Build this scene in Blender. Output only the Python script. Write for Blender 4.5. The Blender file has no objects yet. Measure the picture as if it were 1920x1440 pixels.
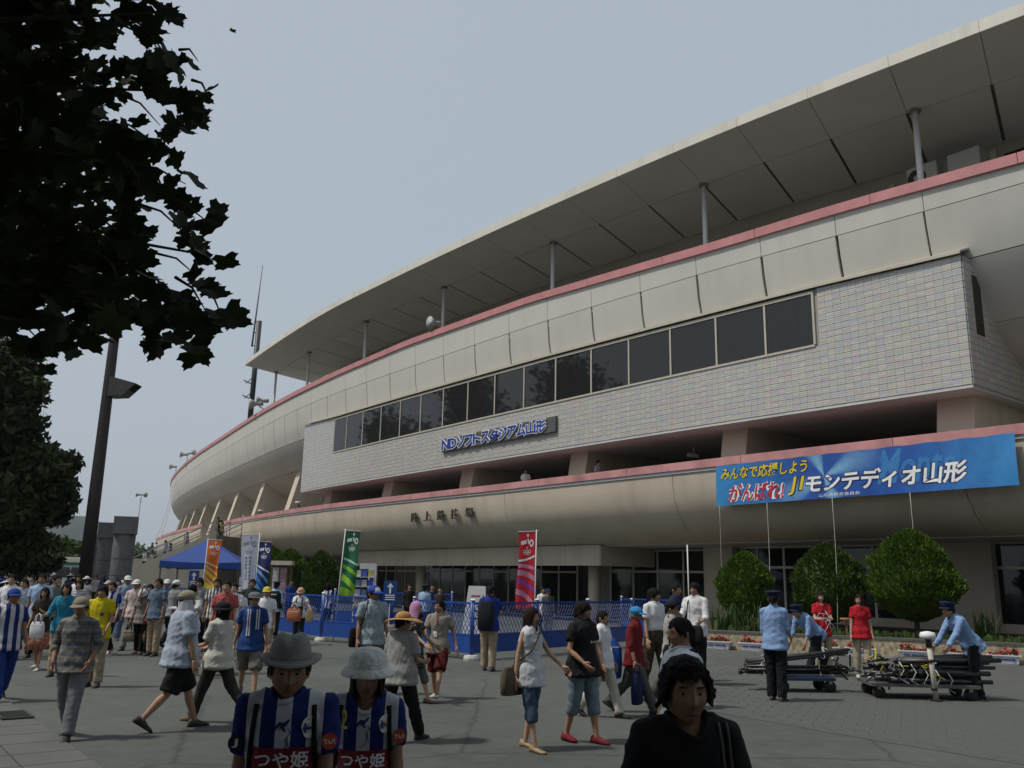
import bpy, bmesh, math, random
import numpy as np
from mathutils import Vector, Matrix
random.seed(7); rng = np.random.default_rng(7)
SC = bpy.context.scene
COL = SC.collection
R_ = math.radians

# ------------------------------------------------------------------ camera
CAM_H, CAM_F, CAM_PITCH, CAM_ROLL = 1.8, 1650.0, R_(12.6), R_(1.2)
cam_d = bpy.data.cameras.new('camera')
cam_d.sensor_fit = 'HORIZONTAL'; cam_d.sensor_width = 36.0
cam_d.lens = 36.0 * CAM_F / 1920.0
cam_d.clip_start = 0.05; cam_d.clip_end = 9000.0
cam = bpy.data.objects.new('camera', cam_d); COL.objects.link(cam)
_f = Vector((0, math.cos(CAM_PITCH), math.sin(CAM_PITCH)))
_u0 = Vector((1, 0, 0)).cross(_f)
_r = Vector((1, 0, 0)) * math.cos(CAM_ROLL) + _u0 * math.sin(CAM_ROLL)
_u = Vector((-1, 0, 0)) * math.sin(CAM_ROLL) + _u0 * math.cos(CAM_ROLL)
_m = Matrix((_r, _u, -_f)).transposed().to_4x4()
_m.translation = Vector((0, 0, CAM_H))
cam.matrix_world = _m
SC.camera = cam
# ------------------------------------------------------------------ sky, sun, exposure
SUN_EL, SUN_AZ = R_(58), R_(-103)          # azimuth from +Y towards +X: the sun stands to the left
sun_dir = Vector((math.sin(SUN_AZ) * math.cos(SUN_EL), math.cos(SUN_AZ) * math.cos(SUN_EL), math.sin(SUN_EL)))
W = bpy.data.worlds.new('World'); SC.world = W; W.use_nodes = True
_n = W.node_tree.nodes; _l = W.node_tree.links
bg = _n['Background']
sky = _n.new('ShaderNodeTexSky'); sky.sky_type = 'NISHITA'; sky.sun_disc = False
sky.sun_elevation = SUN_EL; sky.sun_rotation = SUN_AZ
sky.altitude = 100; sky.air_density = 1.1; sky.dust_density = 6.0; sky.ozone_density = 1.5
hz = _n.new('ShaderNodeMixRGB'); hz.blend_type = 'MIX'; hz.inputs['Fac'].default_value = 0.80
hz.inputs['Color2'].default_value = (6.1, 6.95, 7.8, 1)     # high thin haze
_l.new(sky.outputs['Color'], hz.inputs['Color1']); _l.new(hz.outputs['Color'], bg.inputs['Color'])
bg.inputs['Strength'].default_value = 0.10
sun_l = bpy.data.lights.new('sun', 'SUN'); sun_l.energy = 3.5; sun_l.angle = R_(4); sun_l.color = (1.0, 0.95, 0.86)
sun = bpy.data.objects.new('sun', sun_l); COL.objects.link(sun)
sun.rotation_euler = sun_dir.to_track_quat('Z', 'Y').to_euler()
SC.view_settings.view_transform = 'Standard'; SC.view_settings.look = 'None'
SC.view_settings.gamma = 1.0; SC.view_settings.use_curve_mapping = False
SC.view_settings.exposure = -0.34
SC.cycles.max_bounces = 6; SC.cycles.diffuse_bounces = 3; SC.cycles.glossy_bounces = 3
SC.cycles.transmission_bounces = 4; SC.cycles.transparent_max_bounces = 8

# ------------------------------------------------------------------ helpers: pixels of the survey photograph to points
_R = np.array(_r); _U = np.array(_u); _F = np.array(_f)
def ray(px, py): return _R * (px - 960) / CAM_F - _U * (py - 720) / CAM_F + _F
def gnd(px, py, z=0.0):
    d = ray(px, py); t = (z - CAM_H) / d[2]; return np.array([0, 0, CAM_H]) + d * t
def atd(px, py, y):
    d = ray(px, py); return np.array([0, 0, CAM_H]) + d * (y / d[1])

# ------------------------------------------------------------------ helpers: materials
MATS = {}
def nt(m): return m.node_tree.nodes, m.node_tree.links
def mat(name, col, rough=0.7, var=0.12, scale=3.0, bump=0.0, bscale=40.0, metal=0.0, spec=0.4,
        streak=0.0, streak_col=None, stretch=(1, 1, 1), detail=5.0, island=0.0, alpha=None, coat=0.0):
    """plain procedural material: colour with cloudy variation, optional vertical streaks and fine bump"""
    if name in MATS: return MATS[name]
    m = bpy.data.materials.new(name); m.use_nodes = True; N, L = nt(m)
    b = N['Principled BSDF']; b.inputs['Roughness'].default_value = rough
    b.inputs['Metallic'].default_value = metal; b.inputs['Specular IOR Level'].default_value = spec
    if coat: b.inputs['Coat Weight'].default_value = coat; b.inputs['Coat Roughness'].default_value = 0.1
    tc = N.new('ShaderNodeTexCoord'); mp = N.new('ShaderNodeMapping')
    mp.inputs['Scale'].default_value = stretch
    L.new(tc.outputs['Object'], mp.inputs['Vector'])
    nz = N.new('ShaderNodeTexNoise'); nz.inputs['Scale'].default_value = scale; nz.inputs['Detail'].default_value = detail
    nz.inputs['Roughness'].default_value = 0.6
    L.new(mp.outputs['Vector'], nz.inputs['Vector'])
    mx = N.new('ShaderNodeMixRGB'); c = Vector(col[:3])
    lo = c * (1 - var); hi = c * (1 + var)
    rp = N.new('ShaderNodeValToRGB'); rp.color_ramp.elements[0].position = 0.3; rp.color_ramp.elements[1].position = 0.7
    rp.color_ramp.elements[0].color = (*lo, 1); rp.color_ramp.elements[1].color = (*hi, 1)
    L.new(nz.outputs['Fac'], rp.inputs['Fac']); out = rp.outputs['Color']
    if streak > 0:
        mp2 = N.new('ShaderNodeMapping'); mp2.inputs['Scale'].default_value = (1, 1, 0.08)
        L.new(tc.outputs['Object'], mp2.inputs['Vector'])
        n2 = N.new('ShaderNodeTexNoise'); n2.inputs['Scale'].default_value = 1.6; n2.inputs['Detail'].default_value = 6
        L.new(mp2.outputs['Vector'], n2.inputs['Vector'])
        r2 = N.new('ShaderNodeValToRGB'); r2.color_ramp.elements[0].position = 0.5; r2.color_ramp.elements[1].position = 0.75
        r2.color_ramp.elements[0].color = (0, 0, 0, 1); r2.color_ramp.elements[1].color = (streak,) * 3 + (1,)
        L.new(n2.outputs['Fac'], r2.inputs['Fac'])
        mx.inputs['Color2'].default_value = (*(streak_col or tuple(c * 0.45)), 1)
        L.new(r2.outputs['Color'], mx.inputs['Fac']); L.new(out, mx.inputs['Color1']); out = mx.outputs['Color']
    if island > 0:
        gi = N.new('ShaderNodeNewGeometry'); hs = N.new('ShaderNodeHueSaturation')
        ma = N.new('ShaderNodeMapRange'); ma.inputs['To Min'].default_value = 1 - island; ma.inputs['To Max'].default_value = 1 + island
        L.new(gi.outputs['Random Per Island'], ma.inputs['Value']); L.new(ma.outputs['Result'], hs.inputs['Value'])
        L.new(out, hs.inputs['Color']); out = hs.outputs['Color']
    L.new(out, b.inputs['Base Color'])
    if bump > 0:
        nb = N.new('ShaderNodeTexNoise'); nb.inputs['Scale'].default_value = bscale; nb.inputs['Detail'].default_value = 4
        L.new(mp.outputs['Vector'], nb.inputs['Vector'])
        bp = N.new('ShaderNodeBump'); bp.inputs['Strength'].default_value = bump; bp.inputs['Distance'].default_value = 0.02
        L.new(nb.outputs['Fac'], bp.inputs['Height']); L.new(bp.outputs['Normal'], b.inputs['Normal'])
    MATS[name] = m
    return m

# ------------------------------------------------------------------ helpers: meshes and objects
class MB:
    """collects geometry for one mesh object"""
    def __init__(s): s.v = []; s.f = []
    def add(s, vs, fs):
        b = len(s.v); s.v.extend([tuple(map(float, p)) for p in vs]); s.f.extend([tuple(b + i for i in f) for f in fs]); return s
    def hexa(s, p):            # 8 corners: bottom ring 0-3, top ring 4-7
        return s.add(p, [(0, 3, 2, 1), (4, 5, 6, 7), (0, 1, 5, 4), (1, 2, 6, 5), (2, 3, 7, 6), (3, 0, 4, 7)])
    def box(s, c, d, M=None):
        x, y, z = (k / 2 for k in d)
        p = [(-x, -y, -z), (x, -y, -z), (x, y, -z), (-x, y, -z), (-x, -y, z), (x, -y, z), (x, y, z), (-x, y, z)]
        if M is not None: p = [tuple(M @ Vector(q)) for q in p]
        return s.hexa([(q[0] + c[0], q[1] + c[1], q[2] + c[2]) for q in p])
    def bar(s, a, b, w, h=None, up=(0, 0, 1)):
        a = Vector(a); b = Vector(b); h = h or w
        d = (b - a).normalized(); up = Vector(up)
        if abs(d.dot(up)) > 0.98: up = Vector((0, 1, 0))
        x = d.cross(up).normalized() * (w / 2); y = x.normalized().cross(d).normalized() * (h / 2)
        return s.hexa([a - x - y, a + x - y, a + x + y, a - x + y, b - x - y, b + x - y, b + x + y, b - x + y])
    def loft(s, rings, cap=True, close=True):
        n = len(rings[0]); vs = [p for r in rings for p in r]; fs = []
        for i in range(len(rings) - 1):
            for j in range(n if close else n - 1):
                k = (j + 1) % n
                fs.append((i * n + j, i * n + k, (i + 1) * n + k, (i + 1) * n + j))
        if cap and close:
            fs.append(tuple(range(n))[::-1]); m = (len(rings) - 1) * n; fs.append(tuple(m + i for i in range(n)))
        return s.add(vs, fs)
    def tube(s, pts, rad, n=8, cap=True):
        pts = [Vector(p) for p in pts]
        if not hasattr(rad, '__len__'): rad = [rad] * len(pts)
        rings = []; ref = Vector((0, 0, 1))
        for i, p in enumerate(pts):
            d = (pts[min(i + 1, len(pts) - 1)] - pts[max(i - 1, 0)]).normalized()
            if i == 0:
                ref = Vector((0, 0, 1)) if abs(d.z) < 0.9 else Vector((1, 0, 0))
            x = d.cross(ref).normalized(); y = x.cross(d).normalized(); ref = y
            rings.append([p + (x * math.cos(2 * math.pi * k / n) + y * math.sin(2 * math.pi * k / n)) * rad[i] for k in range(n)])
        return s.loft(rings, cap)
    def lathe(s, prof, n=16, c=(0, 0, 0), sx=1.0, sy=1.0):
        return s.loft([[(c[0] + r * sx * math.cos(2 * math.pi * k / n), c[1] + r * sy * math.sin(2 * math.pi * k / n), c[2] + z) for k in range(n)] for r, z in prof])
    def mesh(s, name):
        me = bpy.data.meshes.new(name); me.from_pydata(s.v, [], s.f); me.update(); return me
    def build(s, name, m, parent=None, smooth=False, **kw):
        return ob(name, s.mesh(name), m, parent, smooth, **kw)
def ob(name, me, m=None, parent=None, smooth=False, kind=None, label=None, cat=None, group=None, loc=None, rotz=None):
    o = bpy.data.objects.new(name, me); COL.objects.link(o)
    if m is not None and me is not None and not me.materials: me.materials.append(m)
    if smooth and me is not None:
        me.polygons.foreach_set('use_smooth', [True] * len(me.polygons))
    if parent is not None: o.parent = parent
    if loc is not None: o.location = loc
    if rotz is not None: o.rotation_euler = (0, 0, rotz)
    return tag(o, label, cat, group, kind)
def tag(o, label=None, cat=None, group=None, kind=None):
    for k, v in (('label', label), ('category', cat), ('group', group), ('kind', kind)):
        if v: o[k] = v
    return o
def thing(name, label, cat, loc=(0, 0, 0), rotz=0.0, group=None):
    o = bpy.data.objects.new(name, None); COL.objects.link(o); o.empty_display_size = 0.2
    o.location = loc; o.rotation_euler = (0, 0, rotz)
    return tag(o, label, cat, group)
def smooth_by_angle(me, ang=40):
    me.polygons.foreach_set('use_smooth', [True] * len(me.polygons))
    try: me.set_sharp_from_angle(angle=R_(ang))
    except Exception: pass
_TMP = bpy.data.scenes.new('workbench')
def bake(o):
    """evaluate an object (lettering, modifiers) in a scratch scene and return the mesh"""
    _TMP.collection.objects.link(o); vl = _TMP.view_layers[0]; vl.update()
    me = bpy.data.meshes.new_from_object(o.evaluated_get(vl.depsgraph))
    _TMP.collection.objects.unlink(o); return me
def text_mesh(body, size=1.0, extrude=0.0, offset=0.0, shear=0.0, align='CENTER', res=2):
    """flat or extruded lettering as a mesh in the XY plane, centred"""
    c = bpy.data.curves.new('lettering', 'FONT'); c.body = body; c.size = size; c.extrude = extrude
    c.offset = offset; c.shear = shear; c.resolution_u = res; c.align_x = align; c.align_y = 'CENTER'
    o = bpy.data.objects.new('lettering', c); me = bake(o)
    bpy.data.objects.remove(o); bpy.data.curves.remove(c)
    return me
def map_mesh(me, fn):
    for v in me.vertices: v.co = Vector(fn(v.co))
    me.update(); return me
# ================================================================== STADIUM
_PP = np.array([(24,12.3),(20,17.3),(17,21.0),(15,23.5),(12,27.2),(9,30.9),(6,34.7),(3,38.6),(0,42.5),(-4,47.8),(-8,53.2),(-13.7,61.2),(-20.5,72.4),(-28.7,87.4),(-36.4,101.7),(-44.5,118),(-51.5,134),(-56.5,150),(-59,166),(-58.5,184)], float)
def _catmull(P, n=20):
    out = []; P = np.vstack([2*P[0]-P[1], P, 2*P[-1]-P[-2]])
    for i in range(1, len(P) - 2):
        a, b, c, d = P[i-1:i+3]
        for k in range(n):
            t = k / n
            out.append(.5*((2*b)+(-a+c)*t+(2*a-5*b+4*c-d)*t*t+(-a+3*b-3*c+d)*t**3))
    out.append(P[-2]); return np.array(out)
_C = _catmull(_PP)
for _ in range(25): _C[1:-1] = .25*_C[:-2] + .5*_C[1:-1] + .25*_C[2:]
_S = np.concatenate([[0], np.cumsum(np.hypot(*np.diff(_C, axis=0).T))])
_T = np.gradient(_C, axis=0); _T /= np.linalg.norm(_T, axis=1)[:, None]
SMAX = _S[-1]
def fac(s, o, z):
    """point of the facade: s metres along the parapet from the near end, o metres outwards, z up"""
    x = np.interp(s, _S, _C[:, 0]); y = np.interp(s, _S, _C[:, 1]); tx = np.interp(s, _S, _T[:, 0]); ty = np.interp(s, _S, _T[:, 1])
    return (x - ty * o, y + tx * o, z)
def ztab(*p):
    xs = [q[0] for q in p]; ys = [q[1] for q in p]
    return lambda s: float(np.interp(s, xs, ys))
zrail = ztab((0,14.1),(14.5,14.38),(20,14.69),(26,14.9),(37,15.5),(49,15.7),(62,15.52),(110,15.5),(195,15.2))
_zq = np.polyfit([6, 13.9, 15.4, 18.3, 27.8, 38, 48, 56, 70, 85], [18.0, 18.62, 18.76, 19.0, 19.5, 19.87, 20.12, 20.28, 20.7, 21.2], 3)
zroof = lambda s: float(np.polyval(_zq, s))
zpar = ztab((0,6.28),(40,6.28),(62,6.4),(90,6.62),(200,6.7))
zboxt = ztab((16,11.68),(21,11.84),(35,12.05),(58,12.2),(64,12.42))
def panel(mb, s0, s1, prof, th, n=1, sk=0.0):
    """curved slab: profile [(o,z)] (z may be a function of s) swept from s0 to s1; th inwards; sk skews s by o"""
    def P(s, o, z): return fac(s - sk * o, o, z(s) if callable(z) else z)
    k = len(prof); ss = [s0 + (s1 - s0) * i / n for i in range(n + 1)]
    outer = [[P(s, o, z) for o, z in prof] for s in ss]
    inner = []
    for s in ss:
        row = []
        for i, (o, z) in enumerate(prof):
            a = prof[max(i-1, 0)]; b = prof[min(i+1, k-1)]
            g = lambda q: q(s) if callable(q) else q
            do, dz = b[0]-a[0], g(b[1])-g(a[1]); l = math.hypot(do, dz) or 1
            sg = 1 if dz <= 0 else -1
            row.append(P(s, o + sg*th*dz/l, g(z) - sg*th*do/l))
        inner.append(row)
    vs = [p for r in outer for p in r] + [p for r in inner for p in r]
    m = (n + 1) * k; fs = []
    for i in range(n):
        for j in range(k - 1):
            a = i*k+j; fs.append((a, a+1, a+k+1, a+k)); fs.append((m+a, m+a+k, m+a+k+1, m+a+1))
        fs.append((i*k, i*k+k, m+i*k+k, m+i*k)); fs.append((i*k+k-1, m+i*k+k-1, m+i*k+2*k-1, i*k+2*k-1))
    for j in range(k - 1):
        fs.append((j, m+j, m+j+1, j+1)); b = n*k; fs.append((b+j, b+j+1, m+b+j+1, m+b+j))
    return mb.add(vs, fs)
def slab(mb, s0, s1, o0, o1, z0, z1, n=1):
    """facade block between two offsets and two heights, bent along the curve"""
    g = lambda q, s: q(s) if callable(q) else q
    for i in range(n):
        a = s0 + (s1-s0)*i/n; b = s0 + (s1-s0)*(i+1)/n
        mb.hexa([fac(a,o1,g(z0,a)), fac(b,o1,g(z0,b)), fac(b,o0,g(z0,b)), fac(a,o0,g(z0,a)),
                 fac(a,o1,g(z1,a)), fac(b,o1,g(z1,b)), fac(b,o0,g(z1,b)), fac(a,o0,g(z1,a))])
    return mb

M_shell = mat('shell_panel_metal', (.53,.515,.475), .65, .04, .35, spec=.25, streak=.12, island=.035)
M_dark = mat('dark_gap', (.035,.034,.032), .9, .2)
M_pink = mat('pink_coping_paint', (.50,.215,.215), .5, .12, 1.2, spec=.35)
M_pinkw = mat('pink_coping_weathered', (.49,.24,.24), .55, .3, .8, spec=.3, bump=.2)
M_conc = mat('beige_concrete', (.50,.44,.355), .85, .10, .5, bump=.25, bscale=14, streak=.22, streak_col=(.2,.155,.11))
M_fin = mat('cream_concrete', (.57,.51,.41), .85, .08, .6, bump=.2, bscale=14, streak=.35)
M_soff = mat('soffit_board', (.53,.54,.535), .75, .06, .4, island=.04)
M_fascia = mat('fascia_metal', (.66,.63,.55), .5, .06, .5, streak=.3)
M_steel = mat('grey_steel', (.74,.73,.74), .5, .06, 4)
M_strip = mat('grey_flashing', (.42,.44,.45), .45, .1, 2)
M_frame = mat('bronze_window_frame', (.50,.46,.37), .45, .08, 2, metal=.1)
M_board = mat('deck_concrete', (.30,.275,.23), .9, .1, .8)
M_wallb = mat('back_wall_paint', (.34,.31,.26), .85, .08, .7)
M_slot = mat('slot_lining', (.20,.19,.165), .85, .1)
def glassmat(name, tint, rough=.03):
    m = bpy.data.materials.new(name); m.use_nodes = True; N, L = nt(m); b = N['Principled BSDF']
    b.inputs['Roughness'].default_value = rough; b.inputs['IOR'].default_value = 1.5; b.inputs['Specular IOR Level'].default_value = .5
    tc = N.new('ShaderNodeTexCoord'); mp = N.new('ShaderNodeMapping'); mp.inputs['Scale'].default_value = (9, 9, .4)
    nz = N.new('ShaderNodeTexNoise'); nz.inputs['Scale'].default_value = 2.2; nz.inputs['Detail'].default_value = 3
    rp = N.new('ShaderNodeValToRGB'); c = Vector(tint)
    rp.color_ramp.elements[0].color = (*(c*.6), 1); rp.color_ramp.elements[1].color = (*(c*1.5), 1)
    L.new(tc.outputs['Object'], mp.inputs['Vector']); L.new(mp.outputs['Vector'], nz.inputs['Vector'])
    L.new(nz.outputs['Fac'], rp.inputs['Fac']); L.new(rp.outputs['Color'], b.inputs['Base Color'])
    return m
M_glass = glassmat('tinted_window_glass', (.020,.020,.022))
M_doorglass = glassmat('dark_door_glass', (.012,.012,.012), .05)

stadium = thing('stadium', 'large stadium stand with swooping white shell, pink copings and a canopy roof', 'stadium', fac(30, 0, 0))
SROOT = Vector(stadium.location)
def sb(mb, name, m, parent=None, smooth=False, **kw):
    """build under the stadium (points are world points)"""
    o = mb.build(name, m, parent or stadium, smooth, **kw)
    if parent is None: o.location = -SROOT
    return o
# ---- lower hull: concrete parapet with a rounded belly
hull_prof = lambda o0: [(o0, lambda s: zpar(s)-.30), (o0-.02, 5.55), (o0-.10, 5.0), (o0-.32, 4.45), (o0-.75, 3.95), (o0-1.35, 3.58), (o0-2.0, 3.42)]
hull = None
HS = [9.6, 17.2, 28.2, 39.0, 50.2, 61, 72, 80, 87.5]
lower = sb(slab(MB(), 2, 88, -2.4, -2.6, 3.5, 5.0, 24), 'lower_hull', M_dark)
for a, b in zip([2.0] + HS[:-1], HS):
    o = panel(MB(), a + .012, b - .012, hull_prof(0), .12, max(2, int((b-a)/1.5))).build('concrete_segment', M_conc, lower)
    smooth_by_angle(o.data)
lower2 = sb(slab(MB(), 93, 150, -1.2, -1.5, 3.3, 5.0, 16), 'lower_hull', M_dark)
for a, b in zip([92.6, 103, 118, 134], [103, 118, 134, 152]):
    o = panel(MB(), a + .05, b - .05, hull_prof(1.2), .12, max(2, int((b-a)/1.5))).build('concrete_segment', M_conc, lower2); smooth_by_angle(o.data)
cp = sb(slab(MB(), 2, 88, .05, -.35, lambda s: zpar(s)-.30, lambda s: zpar(s)-.18, 44), 'flashing_strip', M_strip)
for i in range(15):
    a = 2 + i * 5.72; b = a + 5.70
    sb(slab(MB(), a, b, .10, -.40, lambda s: zpar(s)-.18, lambda s: zpar(s)+.12, 4), 'lower_coping', M_pinkw)
sb(slab(MB(), 92.6, 152, 1.25, .8, lambda s: zpar(s)-.30, lambda s: zpar(s)+.02, 30), 'lower_coping', M_pinkw)
sb(slab(MB(), 87.5, 87.9, -.0, -2.4, 3.45, lambda s: zpar(s)-.3), 'hull_end_wall', M_conc)
# concourse floor and rear wall
sb(slab(MB(), 2, 152, -.4, -9, 4.85, 5.38, 60), 'concourse_floor', M_board)
rear = sb(slab(MB(), 2, 152, -7.0, -7.3, 5.1, 10.4, 60), 'concourse_rear_wall', M_wallb)
for i, (a, b) in enumerate([(19.6,24.6),(27.8,33.2),(36.8,42.2),(45.6,51),(54.5,59.5)]):
    w = slab(MB(), a, b, -6.9, -7.0, 5.9, 7.5, 3).build('concourse_window', M_frame, rear)
    n = 3 if i else 1
    for k in range(n):
        x0 = a + (b-a)*k/n + .08; x1 = a + (b-a)*(k+1)/n - .08
        slab(MB(), x0, x1, -6.85, -6.9, 6.0, 7.4, 1).build('pane', M_doorglass, w)
# ---- fins (raking concrete blades carrying the bowl)
FINS = [8.8, 17.6, 25.9, 34.7, 43.65, 52.3, 61.2, 70.3, 81.2, 92.0, 101, 110, 119, 128, 137, 146]
for i, s in enumerate(FINS):
    w = 1.15; zt = 10.0 if s > 63 else 8.3; o0, o1 = -.55, (-1.85 if s > 63 else -1.15)
    b = MB(); sh = .0
    b.hexa([fac(s+w/2, -6.9, 5.1), fac(s-w/2, -6.9, 5.1), fac(s-w/2, o0, 5.1), fac(s+w/2, o0, 5.1),
            fac(s+w/2, -6.9, zt), fac(s-w/2, -6.9, zt), fac(s-w/2, o1, zt), fac(s+w/2, o1, zt)])
    sb(b, 'support_fin', M_fin)
# ---- bowl shell
BX0, BX1, BO = 16.55, 63.6, .2
seam1 = ztab((0,13.2),(17,13.52),(26,13.8),(36,14.0),(60,14.05),(195,13.9))
BAY = 3.05; S0 = 17.62 - 6*BAY
shell = sb(slab(MB(), 1, SMAX-1, -7.0, -7.2, 8.4, lambda s: zrail(s)-.4, 80), 'bowl_shell', M_slot)
# back skin following the profile
skin = panel(MB(), 1, SMAX-1, [(-.22, lambda s: zrail(s)-.36), (-.30, 13.4), (-.55, 12.3), (-1.05, 11.2), (-1.9, 10.3), (-3.4, 9.25), (-7, 8.45)], .1, 120).build('backing_skin', M_slot, shell)
r1 = [(0, lambda s: zrail(s)-.34), (-.04, seam1)]
r2 = [(-.05, lambda s: seam1(s)-.02), (-.14, 12.9), (-.26, 12.3), (-.42, 11.75)]
r3 = [(-.43, 11.72), (-.72, 11.1), (-1.15, 10.5), (-1.7, 9.95)]
r4 = [(-1.72, 9.93), (-2.4, 9.4), (-3.3, 8.9), (-4.6, 8.5), (-6.9, 8.2)]
for k in range(0, 63):
    a = S0 + k*BAY; b = a + BAY
    if b > SMAX - 2: break
    o = panel(MB(), a+.012, b-.012, r1, .12, 2).build('shell_panel', M_shell, shell); smooth_by_angle(o.data)
    g = .055 if a < 40 else .035 if a < 75 else .02
    if a < 15.0: g = .012
    o = panel(MB(), a+g, b-g, r2, .12, 2).build('shell_panel', M_shell, shell); smooth_by_angle(o.data)
    for rr in (r3, r4):
        if rr is r4 and BX0 < a < BX1 - 4: continue
        o = panel(MB(), a+.012, b-.012, rr, .12, 2).build('shell_panel', M_shell, shell); smooth_by_angle(o.data)
k = 0; a = 1.0
while a < SMAX - 5:
    b = a + BAY*1.5
    sb(slab(MB(), a+.01, b-.01, .10, -.10, lambda s: zrail(s)-.34, zrail, 3), 'upper_coping', M_pink); sb(slab(MB(), a+.01, b-.01, -.101, -.40, 13.7, lambda s: zrail(s)-.03, 3), 'parapet_back', M_wallb); a = b  # grey back added behind the coping to keep pink bounce off the soffit
# upper walkway behind the rail
sb(slab(MB(), 2, SMAX-2, -.55, -12, 13.6, 13.9, 80), 'upper_deck', M_board)
# ---- projecting tiled gallery
M_grout = mat('tile_grout', (.30,.295,.28), .9, .1, 3)
gal = sb(slab(MB(), BX0+.05, BX1-.05, BO-.03, -1.2, 7.72, zboxt, 30), 'tiled_gallery', M_grout)
slab(MB(), BX0, BX1, BO-.02, -7.0, 7.60, 7.70, 30).build('gallery_soffit', M_soff, gal)
# sloped gallery roof flashing
panel(MB(), BX0-.05, BX1+.05, [(BO+.12, lambda s: zboxt(s)+.02), (BO+.12, lambda s: zboxt(s)+.12), (-.45, lambda s: zboxt(s)+.42)], .06, 30).build('gallery_roof', M_frame, gal)
# side wall of the gallery (near end)
slab(MB(), BX0-.02, BX0+.1, BO-.1, -6.0, 7.66, zboxt, 1).build('gallery_side_wall', M_grout, gal)
MULL = [21.56,23.51,25.7,27.98,30.29,32.6,35.0,37.34,39.71,42.1,44.48,46.82,49.14,51.51,53.9,56.16,58.04]
WZ0, WZ1 = 9.88, 11.98
for a, b in zip(MULL[:-1], MULL[1:]):
    w = MB()
    zt = lambda s: zboxt(s) - .06
    slab(w, a-.04, a+.04, BO+.03, BO-.1, WZ0, zt); slab(w, b-.04, b+.04, BO+.02, BO-.1, WZ0, zt)
    slab(w, a, b, BO+.04, BO-.1, WZ0-.08, WZ0, 1); slab(w, a, b, BO+.04, BO-.1, lambda s: zt(s)-.1, zt, 1)
    wo = w.build('window', M_frame, gal)
    slab(MB(), a+.04, b-.04, BO+.0, BO-.02, WZ0, lambda s: zboxt(s)-.16, 1).build('pane', M_glass, wo)
# tiles: cells of three strips
def tilemat():
    m = bpy.data.materials.new('pearl_glazed_tile'); m.use_nodes = True; N, L = nt(m); b = N['Principled BSDF']
    oi = N.new('ShaderNodeObjectInfo'); gi = N.new('ShaderNodeNewGeometry'); ad = N.new('ShaderNodeMath'); ad.operation = 'ADD'
    fr = N.new('ShaderNodeMath'); fr.operation = 'FRACT'
    L.new(oi.outputs['Random'], ad.inputs[0]); L.new(gi.outputs['Random Per Island'], ad.inputs[1]); L.new(ad.outputs[0], fr.inputs[0])
    rp = N.new('ShaderNodeValToRGB'); rp.color_ramp.interpolation = 'CONSTANT'
    cols = [(.49,.455,.45),(.52,.49,.42),(.44,.455,.485),(.51,.435,.43),(.46,.495,.43),(.54,.525,.50),(.44,.44,.45),(.49,.455,.47),(.50,.49,.42)]
    e = rp.color_ramp.elements
    e[0].color = (*cols[0], 1); e[1].position = 1/9; e[1].color = (*cols[1], 1)
    for i in range(2, 9):
        q = e.new(i/9); q.color = (*cols[i], 1)
    L.new(fr.outputs[0], rp.inputs['Fac']); L.new(rp.outputs['Color'], b.inputs['Base Color'])
    b.inputs['Roughness'].default_value = .2; b.inputs['Specular IOR Level'].default_value = .5
    tc = N.new('ShaderNodeTexCoord'); nb = N.new('ShaderNodeTexNoise'); nb.inputs['Scale'].default_value = 7; nb.inputs['Detail'].default_value = 2
    L.new(tc.outputs['Object'], nb.inputs['Vector'])
    bp = N.new('ShaderNodeBump'); bp.inputs['Strength'].default_value = .12; bp.inputs['Distance'].default_value = .02
    L.new(nb.outputs['Fac'], bp.inputs['Height']); L.new(bp.outputs['Normal'], b.inputs['Normal'])
    return m
M_tile = tilemat()
TW, TH = .285, .212
def tile_cell(mb, s, z, w=TW, h=TH, zlim=None):
    for i in range(3):
        z0 = z + .008 + i*(h-.011)/3; z1 = z0 + (h-.011)/3 - .005
        if zlim is not None: z1 = min(z1, zlim)
        if z1 - z0 < .015: continue
        j = rng.uniform(-.002, .002)
        a = fac(s+.003, BO+j, z0); b = fac(s+w-.003, BO+j, z0)
        a2 = fac(s+.003, BO-.028, z0); b2 = fac(s+w-.003, BO-.028, z0)
        U = lambda p, zz: (p[0], p[1], zz)
        mb.add([a, b, U(b, z1), U(a, z1), a2, b2, U(b2, z1), U(a2, z1)], [(1,0,3,2),(0,1,5,4),(2,3,7,6),(1,2,6,5),(0,4,7,3)])
ncol = int((BX1-BX0)/TW); nrow = int((12.6-7.72)/TH)
rest = MB(); near_n = 0
for c in range(ncol):
    s = BX0 + c*TW
    for r in range(nrow):
        z = 7.70 + r*TH; top = zboxt(s)
        if z > top - .03: continue
        if MULL[0]-.06-TW*.5 < s < MULL[-1]-TW*.5:
            if z > WZ0 - .10: continue
            zl = WZ0 - .09
        else: zl = top
        if near_n < 300:
            mb = MB(); tile_cell(mb, s, z, zlim=zl); mb.build('tile', M_tile, gal); near_n += 1
        else: tile_cell(rest, s, z, zlim=zl)
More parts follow.
